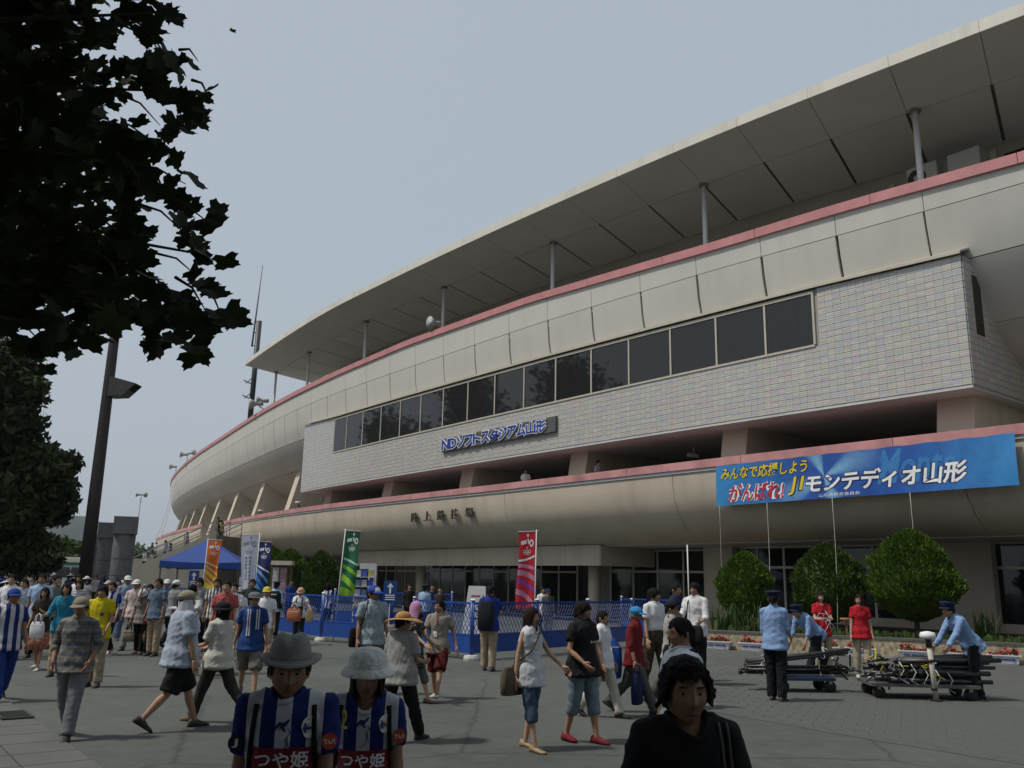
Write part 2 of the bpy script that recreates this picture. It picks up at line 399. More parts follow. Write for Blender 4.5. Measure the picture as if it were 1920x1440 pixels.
# tiles of the near side wall
sm = MB()
for c in range(20):
    for r in range(nrow):
        z = 7.70 + r*TH; o0 = BO - .04 - c*TW; o1 = o0 - TW + .01
        if z + TH > zboxt(16) : continue
        if -.85 < o0 < -.25 and 9.2 < z < 11.1: continue
        sm.hexa([fac(BX0-.03,o0,z+.01),fac(BX0,o0,z+.01),fac(BX0,o1,z+.01),fac(BX0-.03,o1,z+.01),fac(BX0-.03,o0,z+TH-.01),fac(BX0,o0,z+TH-.01),fac(BX0,o1,z+TH-.01),fac(BX0-.03,o1,z+TH-.01)])
rest.build('small_tiles', M_tile, gal, kind='stuff'); sm.build('side_wall_tiles', M_tile, gal, kind='stuff')
sw = slab(MB(), BX0-.045, BX0-.02, -.27, -.95, 9.25, 11.25).build('side_window', M_frame, gal)
slab(MB(), BX0-.05, BX0-.046, -.33, -.89, 9.31, 11.19).build('pane', M_doorglass, sw)
# expansion joints in the tiling
for s in (28.05, 34.75, 44.45, 54.1):
    slab(MB(), s, s+.025, BO+.008, BO-.05, 7.7, 9.78, 1).build('movement_joint', M_frame, gal)
# ---- roof
RJ = [3.0,6.1,9.2,12.3,15.4,18.34,21.41,24.53,27.78,31.14,34.55,38.02,41.49,45.03,48.54,52.07,55.69,59.4,63.2,67.2,71.3,75.6,80.1,84.8]
roof = sb(slab(MB(), 2, 84.7, -.1, -16, lambda s: zroof(s)+.12, lambda s: zroof(s)+.40, 40), 'canopy_roof', M_fascia)
SKW = .31
RO = 7.0
for i, (a, b) in enumerate(zip(RJ[:-1], RJ[1:])):
    panel(MB(), a+.006, b-.006, [(.04, lambda s: zroof(s)+.42), (.04, lambda s: zroof(s))], .12, 2).build('fascia_panel', M_fascia, roof)
    def sp(o0, o1, g0, g1):
        m = MB(); vs = []
        n = 3
        for j in range(n+1):
            s = a+g0 + (b-a-g0-g1)*j/n
            for o in (o0, o1):
                for t in (0, .05):
                    vs.append(fac(s - SKW*o, o, zroof(s) - .058*(-o) + t))
        fs = []
        for j in range(n):
            q = j*4; fs += [(q, q+4, q+6, q+2), (q+1, q+3, q+7, q+5), (q, q+1, q+5, q+4), (q+2, q+6, q+7, q+3)]
        fs += [(0, 2, 3, 1), (n*4, n*4+1, n*4+3, n*4+2)]
        m.add(vs, fs); m.build('soffit_panel', M_soff, roof)
    sp(-.03, -3.0, .012, .012)
    sp(-3.03, -RO, .06, .06)
# dark void above soffit joints
vs = MB()
for i in range(40):
    a = 2 + (84.4-2)*i/40; b = 2 + (84.4-2)*(i+1)/40
    vs.add([fac(a, -.03, zroof(a)+.08), fac(b, -.03, zroof(b)+.08), fac(b - SKW*-RO, -RO, zroof(b)+.08-.058*RO), fac(a - SKW*-RO, -RO, zroof(a)+.08-.058*RO)], [(0,1,2,3)])
vs.build('roof_void', mat('roof_void_grey', (.10,.10,.095), .9, .1), roof)
# end fascia on the far side
e = MB(); pA = [fac(84.85 + .02, .04, zroof(84.8)), fac(84.85+.02, .04, zroof(84.8)+.42), fac(84.85 + SKW*16, -16, zroof(84.8)+.42), fac(84.85 + SKW*RO, -RO, zroof(84.8)-.058*RO)]
pB = [fac(84.7, .0, zroof(84.8)), fac(84.7, .0, zroof(84.8)+.42), fac(84.7 + SKW*16, -16, zroof(84.8)+.42), fac(84.7 + SKW*RO, -RO, zroof(84.8)-.058*RO)]
e.hexa(pA + pB); e.build('end_fascia', M_fascia, roof)
# press-box wall under the roof
pw = sb(slab(MB(), 2, 78, -RO-.05, -RO-.5, 13.9, lambda s: zroof(s-2)-.35, 40), 'press_box_wall', M_wallb)
for a in range(3, 70, 4):
    slab(MB(), a+.1, a+2.6, -RO-.0, -RO-.05, 16.4, 17.9, 1).build('press_box_window', M_doorglass, pw)
    slab(MB(), a+2.9, a+3.1, -RO+.02, -RO-.05, 13.95, 18.2, 1).build('wall_rib', M_frame, pw)
for s in (9.4, 18.98, 28.67, 39.12, 50.0, 61.06, 73.9, 85.0):
    zt = zroof(s) - .058*3 - .02
    b = MB().tube([fac(s,-3,13.9), fac(s,-3,zt)], .11, 14); c = sb(b, 'roof_column', M_steel, smooth=True)
    MB().tube([fac(s,-3,zt-.12), fac(s,-3,zt+.01)], .21, 14).build('column_head', M_slot, c)
# ---- ground floor
sb(slab(MB(), 2, 88, -2.0, -7.5, 3.40, 3.52, 40), 'canopy_soffit', M_soff)
gw = sb(slab(MB(), 2, 88, -6.2, -6.6, 0, 3.42, 40), 'ground_floor_wall', M_wallb)
beam = sb(slab(MB(), 34.2, 58.5, -1.75, -2.3, 2.56, 3.44, 12), 'entrance_beam', M_dark)
for i, (a, b) in enumerate(zip([34.1,36.4,40.2,43.9,47.6,51.3,55.0], [36.4,40.2,43.9,47.6,51.3,55.0,58.6])):
    slab(MB(), a+.01, b-.01, -1.68, -1.75, 2.54, 3.46, 2).build('beam_panel', M_conc, beam)
slab(MB(), 34.05, 34.15, -1.70, -5.5, 2.54, 3.43, 1).build('beam_return', M_conc, beam)
# glazed entrance screens
def screen(s0, s1, o, n, zt, trans, name='entrance_screen'):
    m = MB(); slab(m, s0, s1, o+.03, o-.03, zt-.08, zt, 3); slab(m, s0, s1, o+.03, o-.03, 0.0, .08, 3)
    if trans: slab(m, s0, s1, o+.03, o-.03, trans-.05, trans+.05, 3)
    for k in range(n+1):
        s = s0 + (s1-s0)*k/n; slab(m, s-.045, s+.045, o+.04, o-.04, 0, zt)
    f = sb(m, name, M_frame2)
    for k in range(n):
        a = s0 + (s1-s0)*k/n + .05; b = s0 + (s1-s0)*(k+1)/n - .05
        slab(MB(), a, b, o+.005, o-.005, .08, (trans or zt)-.05).build('pane', M_doorglass, f)
        if trans: slab(MB(), a, b, o+.005, o-.005, trans+.05, zt-.08).build('pane', M_doorglass, f)
    return f
M_frame2 = mat('aluminium_frame', (.50,.475,.42), .45, .08, 2, metal=.2)
screen(39.5, 66, -5.2, 18, 2.9, 2.3)
screen(27.6, 37.0, -5.2, 6, 3.35, 2.35)
def gfix(px, o):
    d = ray(px, 1060); ss = np.linspace(2, 150, 1500); pts = np.array([fac(q, o, 0)[:2] for q in ss])
    cr = pts[:, 0]*d[1] - pts[:, 1]*d[0]; i = np.where(np.sign(cr[:-1]) != np.sign(cr[1:]))[0][0]; return float(ss[i])
for pa, pb in ((1316, 1372), (1700, 1858)):
    a, b = gfix(pb, -4.6), gfix(pa, -4.6)
    sb(slab(MB(), a, b, -4.6, -6.1, 0, 3.42, 3), 'ground_floor_pier', M_conc)
a, b = gfix(1700, -5.0), gfix(1372, -5.0); screen(a, b, -5.0, 6, 3.40, 2.55, 'ground_floor_window')
a, b = gfix(2300, -5.0), gfix(1858, -5.0); f = screen(a, b, -5.0, 4, 3.40, 2.55, 'ground_floor_window')
# pleated curtains behind the near window
M_curt = mat('pale_curtain', (.45,.43,.38), .9, .1, 6)
cu = MB()
for k in range(60):
    s = b - 2.6 + k*.04; s2 = s + .04
    oo = -5.12 + (.03 if k % 2 else -.03); o2 = -5.12 + (-.03 if k % 2 else .03)
    cu.add([fac(s,oo,.4), fac(s2,o2,.4), fac(s2,o2,2.5), fac(s,oo,2.5)], [(0,1,2,3)])
sb(cu, 'curtain', M_curt)
# sill wall below ground floor windows
for pa, pb in ((1372, 1700), (1858, 2300)):
    sb(slab(MB(), gfix(pb, -4.9), gfix(pa, -4.9), -4.85, -5.1, 0, .75, 3), 'sill_wall', M_conc)
# round column at the entrance
for px, o in ((1112, -3.2), (790, -3.4)):
    s = gfix(px, o); sb(MB().tube([fac(s, o, 0), fac(s, o, 3.45)], .28, 18), 'round_column', M_fin, smooth=True)
# ---- lettering on the building (each a thing fixed to the wall)
M_signboard = mat('sign_backboard', (.10,.10,.10), .5, .15, 2)
M_white = mat('white_paint', (.72,.72,.72), .5, .04, 2)
M_signblue = mat('sign_blue', (.012,.045,.30), .35, .08, 3, spec=.5)
M_bronze = mat('dark_bronze_letter', (.07,.06,.048), .6, .2, 8)
def facade_text(body, s_left, s_right, z0, z1, o, m, parent, name, ext, offset=0, gap=None, shear=0, pad=0.0):
    """letters one by one on the curved wall; s decreases to the right"""
    n = len(body); step = (s_left - s_right) / n
    for i, ch in enumerate(body):
        me = text_mesh(ch, 1.0, 0, offset, shear)
        xs = [v.co.x for v in me.vertices]; ys = [v.co.y for v in me.vertices]
        if not xs: continue
        cx = (min(xs)+max(xs))/2; cy = (min(ys)+max(ys))/2; wd = max(xs)-min(xs); hg = max(ys)-min(ys)
        sc = step*.90; sz = (z1-z0)*.86; me0 = text_mesh(ch, 1.0, 0, 0, shear); x0 = [v.co.x for v in me0.vertices]; y0 = [v.co.y for v in me0.vertices]; bpy.data.meshes.remove(me0)
        kx = sc/(max(max(x0)-min(x0), .55) if gap is None else 1.75); kz = sz/max(max(y0)-min(y0), .72)
        sc0 = s_left - step*(i+.5)
        mb = MB(); vv = [((v.co.x-cx)*kx, (v.co.y-cy)*kz) for v in me.vertices]
        front = [fac(sc0 - x, o, (z0+z1)/2 + y) for x, y in vv]; back = [fac(sc0 - x, o-ext, (z0+z1)/2 + y) for x, y in vv]
        nv = len(vv); fs = [tuple(p.vertices) for p in me.polygons]
        ec = {}
        for f in fs:
            for a, b in zip(f, f[1:]+f[:1]):
                ec[(a, b)] = 1
        side = [(a, b, b+nv, a+nv) for a, b in ec if (b, a) not in ec]
        mb.add(front + back, fs + side)
        o2 = mb.build(name, m, parent)
        if parent.type == 'EMPTY': o2.location = -Vector(parent.location)
        bpy.data.meshes.remove(me)
sign = thing('stadium_sign', 'blue lettered stadium name sign with white outlines on the green-grey tiles', 'sign', fac(39.5, BO, 8.8))
o = slab(MB(), 34.85, 44.3, BO+.14, BO+.0, 8.44, 9.15, 6).build('sign_board', M_signboard, sign); o.location = -Vector(sign.location)
NAME = 'NDソフトスタジアム山形'
facade_text(NAME, 44.2, 35.45, 8.49, 9.11, BO+.20, M_white, sign, 'letter_outline', .05, offset=.08, pad=.10)
facade_text(NAME, 44.2, 35.45, 8.49, 9.11, BO+.207, M_signblue, sign, 'letter', .006, offset=.03, pad=.0)
let = thing('stadium_lettering', 'five dark bronze raised characters on the beige concrete hull', 'lettering', fac(44.5, 0, 5))
facade_text('陸上競技場', 47.9, 41.2, 4.85, 5.42, .12, M_bronze, let, 'letter', .09, offset=.008, gap=1)
# ================================================================== GROUND
def asphalt():
    m = bpy.data.materials.new('asphalt'); m.use_nodes = True; N, L = nt(m); b = N['Principled BSDF']
    tc = N.new('ShaderNodeTexCoord')
    def noise(sc, det=6, rough=.6):
        n = N.new('ShaderNodeTexNoise'); n.inputs['Scale'].default_value = sc; n.inputs['Detail'].default_value = det; n.inputs['Roughness'].default_value = rough
        L.new(tc.outputs['Object'], n.inputs['Vector']); return n
    big = noise(.22); mid = noise(3.2, 8, .75); fine = noise(95, 3, .8)
    r = N.new('ShaderNodeValToRGB'); r.color_ramp.elements[0].position = .32; r.color_ramp.elements[1].position = .68
    r.color_ramp.elements[0].color = (.056,.061,.058,1); r.color_ramp.elements[1].color = (.122,.127,.117,1)
    mix = N.new('ShaderNodeMixRGB'); mix.inputs['Fac'].default_value = .45
    L.new(big.outputs['Fac'], mix.inputs['Color1']); L.new(mid.outputs['Fac'], mix.inputs['Color2']); L.new(mix.outputs['Color'], r.inputs['Fac'])
    r2 = N.new('ShaderNodeValToRGB'); r2.color_ramp.elements[0].position = .35; r2.color_ramp.elements[1].position = .65
    r2.color_ramp.elements[0].color = (.62,.62,.62,1); r2.color_ramp.elements[1].color = (1.35,1.35,1.33,1)
    L.new(fine.outputs['Fac'], r2.inputs['Fac'])
    mu = N.new('ShaderNodeMixRGB'); mu.blend_type = 'MULTIPLY'; mu.inputs['Fac'].default_value = 1
    L.new(r.outputs['Color'], mu.inputs['Color1']); L.new(r2.outputs['Color'], mu.inputs['Color2'])
    vo = N.new('ShaderNodeTexVoronoi'); vo.inputs['Scale'].default_value = .33; vo.feature = 'F1'; vo.inputs['Randomness'].default_value = 1
    L.new(tc.outputs['Object'], vo.inputs['Vector'])
    sp = N.new('ShaderNodeValToRGB'); sp.color_ramp.elements[0].position = .0; sp.color_ramp.elements[1].position = .035
    sp.color_ramp.elements[0].color = (.55,.55,.55,1); sp.color_ramp.elements[1].color = (1,1,1,1); L.new(vo.outputs['Distance'], sp.inputs['Fac'])
    m3 = N.new('ShaderNodeMixRGB'); m3.blend_type = 'MULTIPLY'; m3.inputs['Fac'].default_value = 1
    L.new(mu.outputs['Color'], m3.inputs['Color1']); L.new(sp.outputs['Color'], m3.inputs['Color2'])
    ve = N.new('ShaderNodeTexVoronoi'); ve.feature = 'DISTANCE_TO_EDGE'; ve.inputs['Scale'].default_value = .17; wn = N.new('ShaderNodeVectorMath'); wn.operation = 'MULTIPLY_ADD'; wn.inputs[1].default_value = (.35,.35,.35)
    nv = noise(1.1, 6, .7); L.new(nv.outputs['Color'], wn.inputs[0]); L.new(tc.outputs['Object'], wn.inputs[2]); L.new(wn.outputs['Vector'], ve.inputs['Vector'])
    cr = N.new('ShaderNodeValToRGB'); cr.color_ramp.elements[0].position = .0; cr.color_ramp.elements[1].position = .006; cr.color_ramp.elements[0].color = (.55,.55,.55,1); cr.color_ramp.elements[1].color = (1,1,1,1); L.new(ve.outputs['Distance'], cr.inputs['Fac'])
    m4 = N.new('ShaderNodeMixRGB'); m4.blend_type = 'MULTIPLY'; m4.inputs['Fac'].default_value = .8; L.new(m3.outputs['Color'], m4.inputs['Color1']); L.new(cr.outputs['Color'], m4.inputs['Color2'])
    L.new(m4.outputs['Color'], b.inputs['Base Color']); b.inputs['Roughness'].default_value = .88; b.inputs['Specular IOR Level'].default_value = .3
    bp = N.new('ShaderNodeBump'); bp.inputs['Strength'].default_value = .6; bp.inputs['Distance'].default_value = .01
    L.new(fine.outputs['Fac'], bp.inputs['Height']); L.new(bp.outputs['Normal'], b.inputs['Normal'])
    return m
M_asph = asphalt()
MB().add([(-4500,-300,0),(4500,-300,0),(4500,7000,0),(-4500,7000,0)], [(0,1,2,3)]).build('ground', M_asph, kind='structure')
M_paver = mat('paving_block', (.092,.097,.091), .88, .14, .5, bump=.5, bscale=120, island=.07)
M_joint = mat('paving_joint', (.081,.085,.08), .95, .2, 6)
# block paving in front of the planter
pave = MB().add([(*gnd(1325,1333)[:2],.004),(*gnd(1600,1382)[:2],.004),(*gnd(1990,1446)[:2],.004),(15.5,14,.004),(17,19.5,.004),(13.6,23.6,.004),(5.4,27.8,.004),(4.2,26,.004)], [tuple(range(8))]).build('paving', M_joint, kind='structure')
_poly = [tuple(v.co[:2]) for v in pave.data.vertices]
def inpoly(x, y, P):
    c = False; j = len(P) - 1
    for i in range(len(P)):
        if (P[i][1] > y) != (P[j][1] > y) and x < (P[j][0]-P[i][0])*(y-P[i][1])/(P[j][1]-P[i][1]) + P[i][0]: c = not c
        j = i
    return c
_ca, _sa = math.cos(R_(-24)), math.sin(R_(-24)); cells = []
for i in range(-90, 90):
    for j in range(-90, 90):
        u = i*.36 + (j % 2)*.18; v = j*.24
        x = 9 + u*_ca - v*_sa; y = 19 + u*_sa + v*_ca
        if all(inpoly(x + du*_ca - dv*_sa, y + du*_sa + dv*_ca, _poly) for du in (-.18,.18) for dv in (-.12,.12)): cells.append((x, y))
cells.sort(key=lambda p: p[1] + abs(p[0]-p[1]*.42)*.4)
def blockverts(mb, x, y, z):
    w, h, e = .177, .117, .005
    q = lambda a, b, zz: (x + a*_ca - b*_sa, y + a*_sa + b*_ca, zz)
    mb.add([q(-w,-h,.004), q(w,-h,.004), q(w,h,.004), q(-w,h,.004), q(-w+e,-h+e,z), q(w-e,-h+e,z), q(w-e,h-e,z), q(-w+e,h-e,z)],
           [(4,5,6,7),(0,1,5,4),(1,2,6,5),(2,3,7,6),(3,0,4,7)])
_bm = MB(); blockverts(_bm, 0, 0, .010); _bmesh = _bm.mesh('paving_block'); _bmesh.materials.append(M_paver)
rest = MB()
for k, (x, y) in enumerate(cells):
    if k < 300:
        o = bpy.data.objects.new('paving_block', _bmesh); COL.objects.link(o); o.parent = pave; o.location = (x, y, rng.uniform(-.001,.001))
    else: blockverts(rest, x, y, .010 + rng.uniform(-.002,.002))
rest.build('paving_blocks_far', M_paver, pave, kind='stuff')
# slab strip with a drain at the near left
M_slab = mat('pale_slab', (.10,.102,.097), .85, .1, 2, bump=.3, bscale=60, island=.08)
sp0 = Vector(gnd(-160,1190)); sp1 = Vector(gnd(190,1440)); d = (sp1-sp0); ln = d.length + 4; d.normalize(); nrm = Vector((-d.y, d.x, 0))
if nrm.x > 0: nrm = -nrm
strip = MB().add([sp0+Vector((0,0,.004)), sp0+d*ln+Vector((0,0,.004)), sp0+d*ln+nrm*1.25+Vector((0,0,.004)), sp0+nrm*1.25+Vector((0,0,.004))], [(0,1,2,3)]).build('slab_strip', M_joint, kind='structure')
k = 0
while k*.62 < ln - .62:
    for c in range(2):
        a = sp0 + d*(k*.62+.008) + nrm*(c*.62+.01); b = a + d*.604; u = nrm*.60; z0 = Vector((0,0,.004)); z1 = Vector((0,0,.018))
        MB().hexa([a+z0, b+z0, b+u+z0, a+u+z0, a+z1, b+z1, b+u+z1, a+u+z1]).build('slab', M_slab, strip)
    k += 1
M_iron = mat('cast_iron', (.045,.045,.045), .6, .2, 8, metal=.4)
_g = Vector(gnd(25,1345)); gr = thing('drain_grate', 'dark iron drain grate set in the pale slab strip', 'drain', (_g.x,_g.y,.02), math.atan2(d.y,d.x))
MB().box((0,0,.002),(.62,.32,.004)).build('grate_tray', M_dark, gr)
for i in range(10): MB().box((-.27+i*.06,0,.01),(.03,.30,.014)).build('grate_bar', M_iron, gr)
fr = MB(); fr.box((0,.165,.01),(.66,.03,.016)).box((0,-.165,.01),(.66,.03,.016)).box((.32,0,.01),(.03,.36,.016)).box((-.32,0,.01),(.03,.36,.016)); fr.build('grate_frame', M_iron, gr)

# ================================================================== BANNER, ROPES
def uvmesh(P, nu, nv, name):
    """cloth-like sheet from a function of u,v with UVs"""
    vs = [P(i/nu, j/nv) for j in range(nv+1) for i in range(nu+1)]
    fs = [(j*(nu+1)+i, j*(nu+1)+i+1, (j+1)*(nu+1)+i+1, (j+1)*(nu+1)+i) for j in range(nv) for i in range(nu)]
    me = bpy.data.meshes.new(name); me.from_pydata(vs, [], fs); uv = me.uv_layers.new(name='UVMap')
    for p in me.polygons:
        p.use_smooth = True
        for li, vi in zip(p.loop_indices, p.vertices): uv.data[li].uv = ((vi % (nu+1))/nu, 1 - (vi//(nu+1))/nv)
    return me
def norm_of(P, u, v, e=.004):
    a = Vector(P(min(u+e,1), v)) - Vector(P(max(u-e,0), v)); b = Vector(P(u, min(v+e,1))) - Vector(P(u, max(v-e,0)))
    n = b.cross(a).normalized(); return n
def decal(P, polys, name, m, parent, lift=.006, side=1):
    """flat print: list of (points in uv, faces) laid on the sheet P"""
    mb = MB()
    for pts, fs in polys:
        mb.add([Vector(P(u, v)) + norm_of(P, u, v)*lift*side for u, v in pts], fs)
    o = mb.build(name, m, parent)
    return o
def ring(cx, cy, rx, ry, t=.3, n=18):
    pts = []; 
    for k in range(n):
        a = 2*math.pi*k/n; c, s = math.cos(a), math.sin(a)
        pts += [(cx+rx*c, cy+ry*s), (cx+rx*(1-t)*c, cy+ry*(1-t)*s)]
    fs = [(2*k, 2*((k+1) % n), 2*((k+1) % n)+1, 2*k+1) for k in range(n)]
    return pts, fs
def quad(*p): return list(p), [(0,1,2,3)]
def sweep(f0, f1, u0=0., u1=1., n=14):
    pts = []; 
    for k in range(n+1):
        u = u0+(u1-u0)*k/n; pts += [(u, f0(u)), (u, f1(u))]
    return pts, [(2*k, 2*k+2, 2*k+3, 2*k+1) for k in range(n)]
def text_uv(body, cu, cv, w, h, shear=0, offset=0.0):
    me = text_mesh(body, 1.0, 0, offset, shear); xs = [v.co.x for v in me.vertices]; ys = [v.co.y for v in me.vertices]
    x0, x1, y0, y1 = min(xs), max(xs), min(ys), max(ys)
    pts = [(cu + ((v.co.x-x0)/(x1-x0)-.5)*w, cv - ((v.co.y-y0)/(y1-y0)-.5)*h) for v in me.vertices]
    fs = [tuple(p.vertices) for p in me.polygons]; bpy.data.meshes.remove(me); return pts, fs
def bannermat():
    m = bpy.data.materials.new('blue_banner_print'); m.use_nodes = True; N, L = nt(m); b = N['Principled BSDF']
    tc = N.new('ShaderNodeTexCoord'); sx = N.new('ShaderNodeSeparateXYZ'); L.new(tc.outputs['UV'], sx.inputs[0])
    # rays fanning out of a bright point, printed on the cloth
    mp = N.new('ShaderNodeMapping'); mp.inputs['Location'].default_value = (-.425*7, -.50, 0); mp.inputs['Scale'].default_value = (7, 1, 1)
    L.new(tc.outputs['UV'], mp.inputs['Vector']); s2 = N.new('ShaderNodeSeparateXYZ'); L.new(mp.outputs['Vector'], s2.inputs[0])
    at = N.new('ShaderNodeMath'); at.operation = 'ARCTAN2'; L.new(s2.outputs['Y'], at.inputs[0]); L.new(s2.outputs['X'], at.inputs[1])
    mu = N.new('ShaderNodeMath'); mu.operation = 'MULTIPLY'; mu.inputs[1].default_value = 4; L.new(at.outputs[0], mu.inputs[0])
    co = N.new('ShaderNodeMath'); co.operation = 'SINE'; L.new(mu.outputs[0], co.inputs[0])
    ln_ = N.new('ShaderNodeVectorMath'); ln_.operation = 'LENGTH'; L.new(mp.outputs['Vector'], ln_.inputs[0])
    fa = N.new('ShaderNodeMapRange'); fa.inputs['From Min'].default_value = 0; fa.inputs['From Max'].default_value = 1.5; fa.inputs['To Min'].default_value = 1; fa.inputs['To Max'].default_value = 0
    L.new(ln_.outputs['Value'], fa.inputs['Value'])
    m2 = N.new('ShaderNodeMath'); m2.operation = 'MULTIPLY'; L.new(co.outputs[0], m2.inputs[0]); L.new(fa.outputs['Result'], m2.inputs[1]); m2.use_clamp = True
    g = N.new('ShaderNodeValToRGB'); e = g.color_ramp.elements
    e[0].color = (.03,.22,.50,1); e[1].color = (.03,.22,.52,1); e[1].position = 1
    q = e.new(.35); q.color = (.012,.07,.33,1); q = e.new(.7); q.color = (.012,.085,.36,1)
    L.new(sx.outputs['X'], g.inputs['Fac'])
    nz = N.new('ShaderNodeTexNoise'); nz.inputs['Scale'].default_value = 6; nz.inputs['Detail'].default_value = 3; L.new(mp.outputs['Vector'], nz.inputs['Vector'])
    mx = N.new('ShaderNodeMixRGB'); mx.inputs['Color2'].default_value = (.22,.46,.66,1); L.new(m2.outputs[0], mx.inputs['Fac']); L.new(g.outputs['Color'], mx.inputs['Color1'])
    mm = N.new('ShaderNodeMixRGB'); mm.blend_type = 'OVERLAY'; mm.inputs['Fac'].default_value = .25; L.new(mx.outputs['Color'], mm.inputs['Color1']); L.new(nz.outputs['Fac'], mm.inputs['Color2'])
    L.new(mm.outputs['Color'], b.inputs['Base Color']); b.inputs['Roughness'].default_value = .45
    return m
def PB(u, v):
    w = .018*math.sin(u*40)*v + .02*math.sin(u*13+v*3)*v + .012*math.sin(u*75+v*5)*(.3+.7*v)
    return fac(25.9 - 10.35*u, .20 + .03*v + w, 6.07 - 1.46*v + .012*math.sin(u*60)*(1-v) + (.06*u))
ban = thing('banner', 'long blue supporters banner with yellow, red and white lettering hung below the pink coping', 'banner', fac(20.7, .2, 5.3))
bo = -Vector(ban.location)
def bpart(o): o.location = bo; return o
bpart(ob('banner_cloth', uvmesh(PB, 120, 14, 'banner_cloth'), bannermat(), ban))
M_yel = mat('yellow_print', (.66,.52,.03), .5, .06, 3); M_red = mat('red_print', (.48,.02,.04), .5, .06, 3); M_wht = mat('white_print', (.78,.78,.78), .5, .03, 3)
M_lbl = mat('light_blue_print', (.035,.19,.46), .5, .08, 3)
bpart(decal(PB, [text_uv('Monte', .72, .42, .24, .74, .35, .02)], 'print_graffiti', M_lbl, ban, .008))
M_nvy = mat('navy_print', (.012,.02,.09), .5, .06, 3)
def two(body, cu, cv, w, h, m, nm, edge, eo=.05, sh=0.2, of=.02):
    bpart(decal(PB, [text_uv(body, cu, cv, w*1.01, h*1.06, sh, of+eo)], nm+'_outline', edge, ban, .011))
    bpart(decal(PB, [text_uv(body, cu, cv, w, h, sh, of)], nm, m, ban, .016))
two('みんなで応援しよう', .195, .22, .345, .31, M_yel, 'print_upper_line', M_nvy)
two('がんばれ!', .165, .71, .225, .43, M_red, 'print_cheer', M_wht, .07)
two('J1', .325, .66, .062, .42, M_yel, 'print_league', M_nvy)
two('モンテディオ山形', .615, .64, .51, .45, M_wht, 'print_club_name', M_nvy, .05, .15, .03)
bpart(decal(PB, [text_uv('山形県教育委員会', .475, .925, .14, .075)], 'print_office', M_wht, ban, .011))
M_rope = mat('pale_rope', (.55,.53,.48), .8, .1, 20)
for k, (px, y1, lab) in enumerate([(1352, 1170, 'thin pale rope hanging from the banner corner by the smallest shrub'), (1465, 1182, 'pale rope hanging from the banner behind the upright guard'), (1598, 1190, 'pale rope hanging from the banner between the two large shrubs'), (1752, 1198, 'pale rope hanging from the banner above the loaded cart')]):
    u = [.012, .21, .45, .70][k]; a = Vector(PB(u, 1)); e = Vector((a.x - .12, a.y - .12, .45))
    pts = [a.lerp(e, t) + Vector((.05*math.sin(t*3), 0, 0)) for t in np.linspace(0, 1, 10)]
    MB().tube(pts, .006 if k == 0 else .009, 6).build('rope', M_rope, smooth=True, label=lab, cat='rope', group='banner ropes')

# ================================================================== PLANTER, SHRUBS
M_cobble = mat('mottled_stone', (.36,.31,.21), .9, .55, 9, bump=.6, bscale=20, stretch=(1,1,.6))
M_soil = mat('soil', (.05,.04,.028), .95, .3, 6, bump=.6, bscale=12)
pA = Vector(gnd(1322,1216)); pB = Vector(gnd(1915,1247)); pB.z = pA.z = 0
pl = thing('planter_bed', 'long raised bed with a mottled stone edge in front of the building', 'planter', tuple(pA.lerp(pB,.5)))
L_ = Vector((0,0,0)) - pl.location
pd = (pB-pA).normalized(); pn = Vector((-pd.y, pd.x, 0)); pn = pn if pn.y > 0 else -pn
b = MB(); q0 = pA - pd*.2; q1 = pB + pd*5; w = pn*.28; Z = Vector((0,0,.46))
b.hexa([q0, q1, q1+w, q0+w, q0+Z, q1+Z, q1+w+Z, q0+w+Z]).build('stone_edge', M_cobble, pl).location = L_
b = MB(); w0 = -pn*.02; w1 = pn*.31; b.hexa([q0+w0+Z, q1+w0+Z, q1+w1+Z, q0+w1+Z, q0+w0+Z*1.13, q1+w0+Z*1.13, q1+w1+Z*1.13, q0+w1+Z*1.13]).build('coping', M_slab, pl).location = L_
b = MB(); bw = [Vector(fac(s,-4.7,0)) for s in np.linspace(12.0, 33.0, 14)]
n = len(bw); fr_ = [q1.lerp(q0, k/(n-1)) + pn*.29 for k in range(n)]
zz = Vector((0,0,.40)); vs = [p+zz for p in fr_] + [p+zz+Vector((0,0,.06)) for p in bw]
b.add(vs, [(k, k+1, n+k+1, n+k) for k in range(n-1)]); b.build('soil', M_soil, pl).location = L_
q = Vector((0,0,0)); e2 = bw[-1]; b = MB(); b.hexa([q0, q0+pd*.25, e2+pd*.25, e2, q0+Z, q0+pd*.25+Z, e2+pd*.25+Z, e2+Z]); b.build('stone_edge', M_cobble, pl).location = L_

def leafmat(name, col, tr=.25, var=.35, rough=.6):
    m = bpy.data.materials.new(name); m.use_nodes = True; N, L = nt(m); b = N['Principled BSDF']
    b.inputs['Roughness'].default_value = rough; b.inputs['Specular IOR Level'].default_value = .25
    gi = N.new('ShaderNodeNewGeometry'); rp = N.new('ShaderNodeValToRGB'); c = Vector(col)
    rp.color_ramp.elements[0].color = (*(c*(1-var)), 1); rp.color_ramp.elements[1].color = (c.x*(1+var*1.2), c.y*(1+var), c.z*(1+var*.5), 1)
    L.new(gi.outputs['Random Per Island'], rp.inputs['Fac']); L.new(rp.outputs['Color'], b.inputs['Base Color'])
    t = N.new('ShaderNodeBsdfTranslucent'); mx = N.new('ShaderNodeMixShader'); mx.inputs['Fac'].default_value = tr
    L.new(rp.outputs['Color'], t.inputs['Color']); L.new(b.outputs[0], mx.inputs[1]); L.new(t.outputs[0], mx.inputs[2])
    L.new(mx.outputs[0], N['Material Output'].inputs['Surface']); return m
M_thuja = leafmat('thuja_green', (.060,.112,.012), .15, .5)
M_thujad = leafmat('thuja_dark_green', (.045,.085,.014), .15, .4)
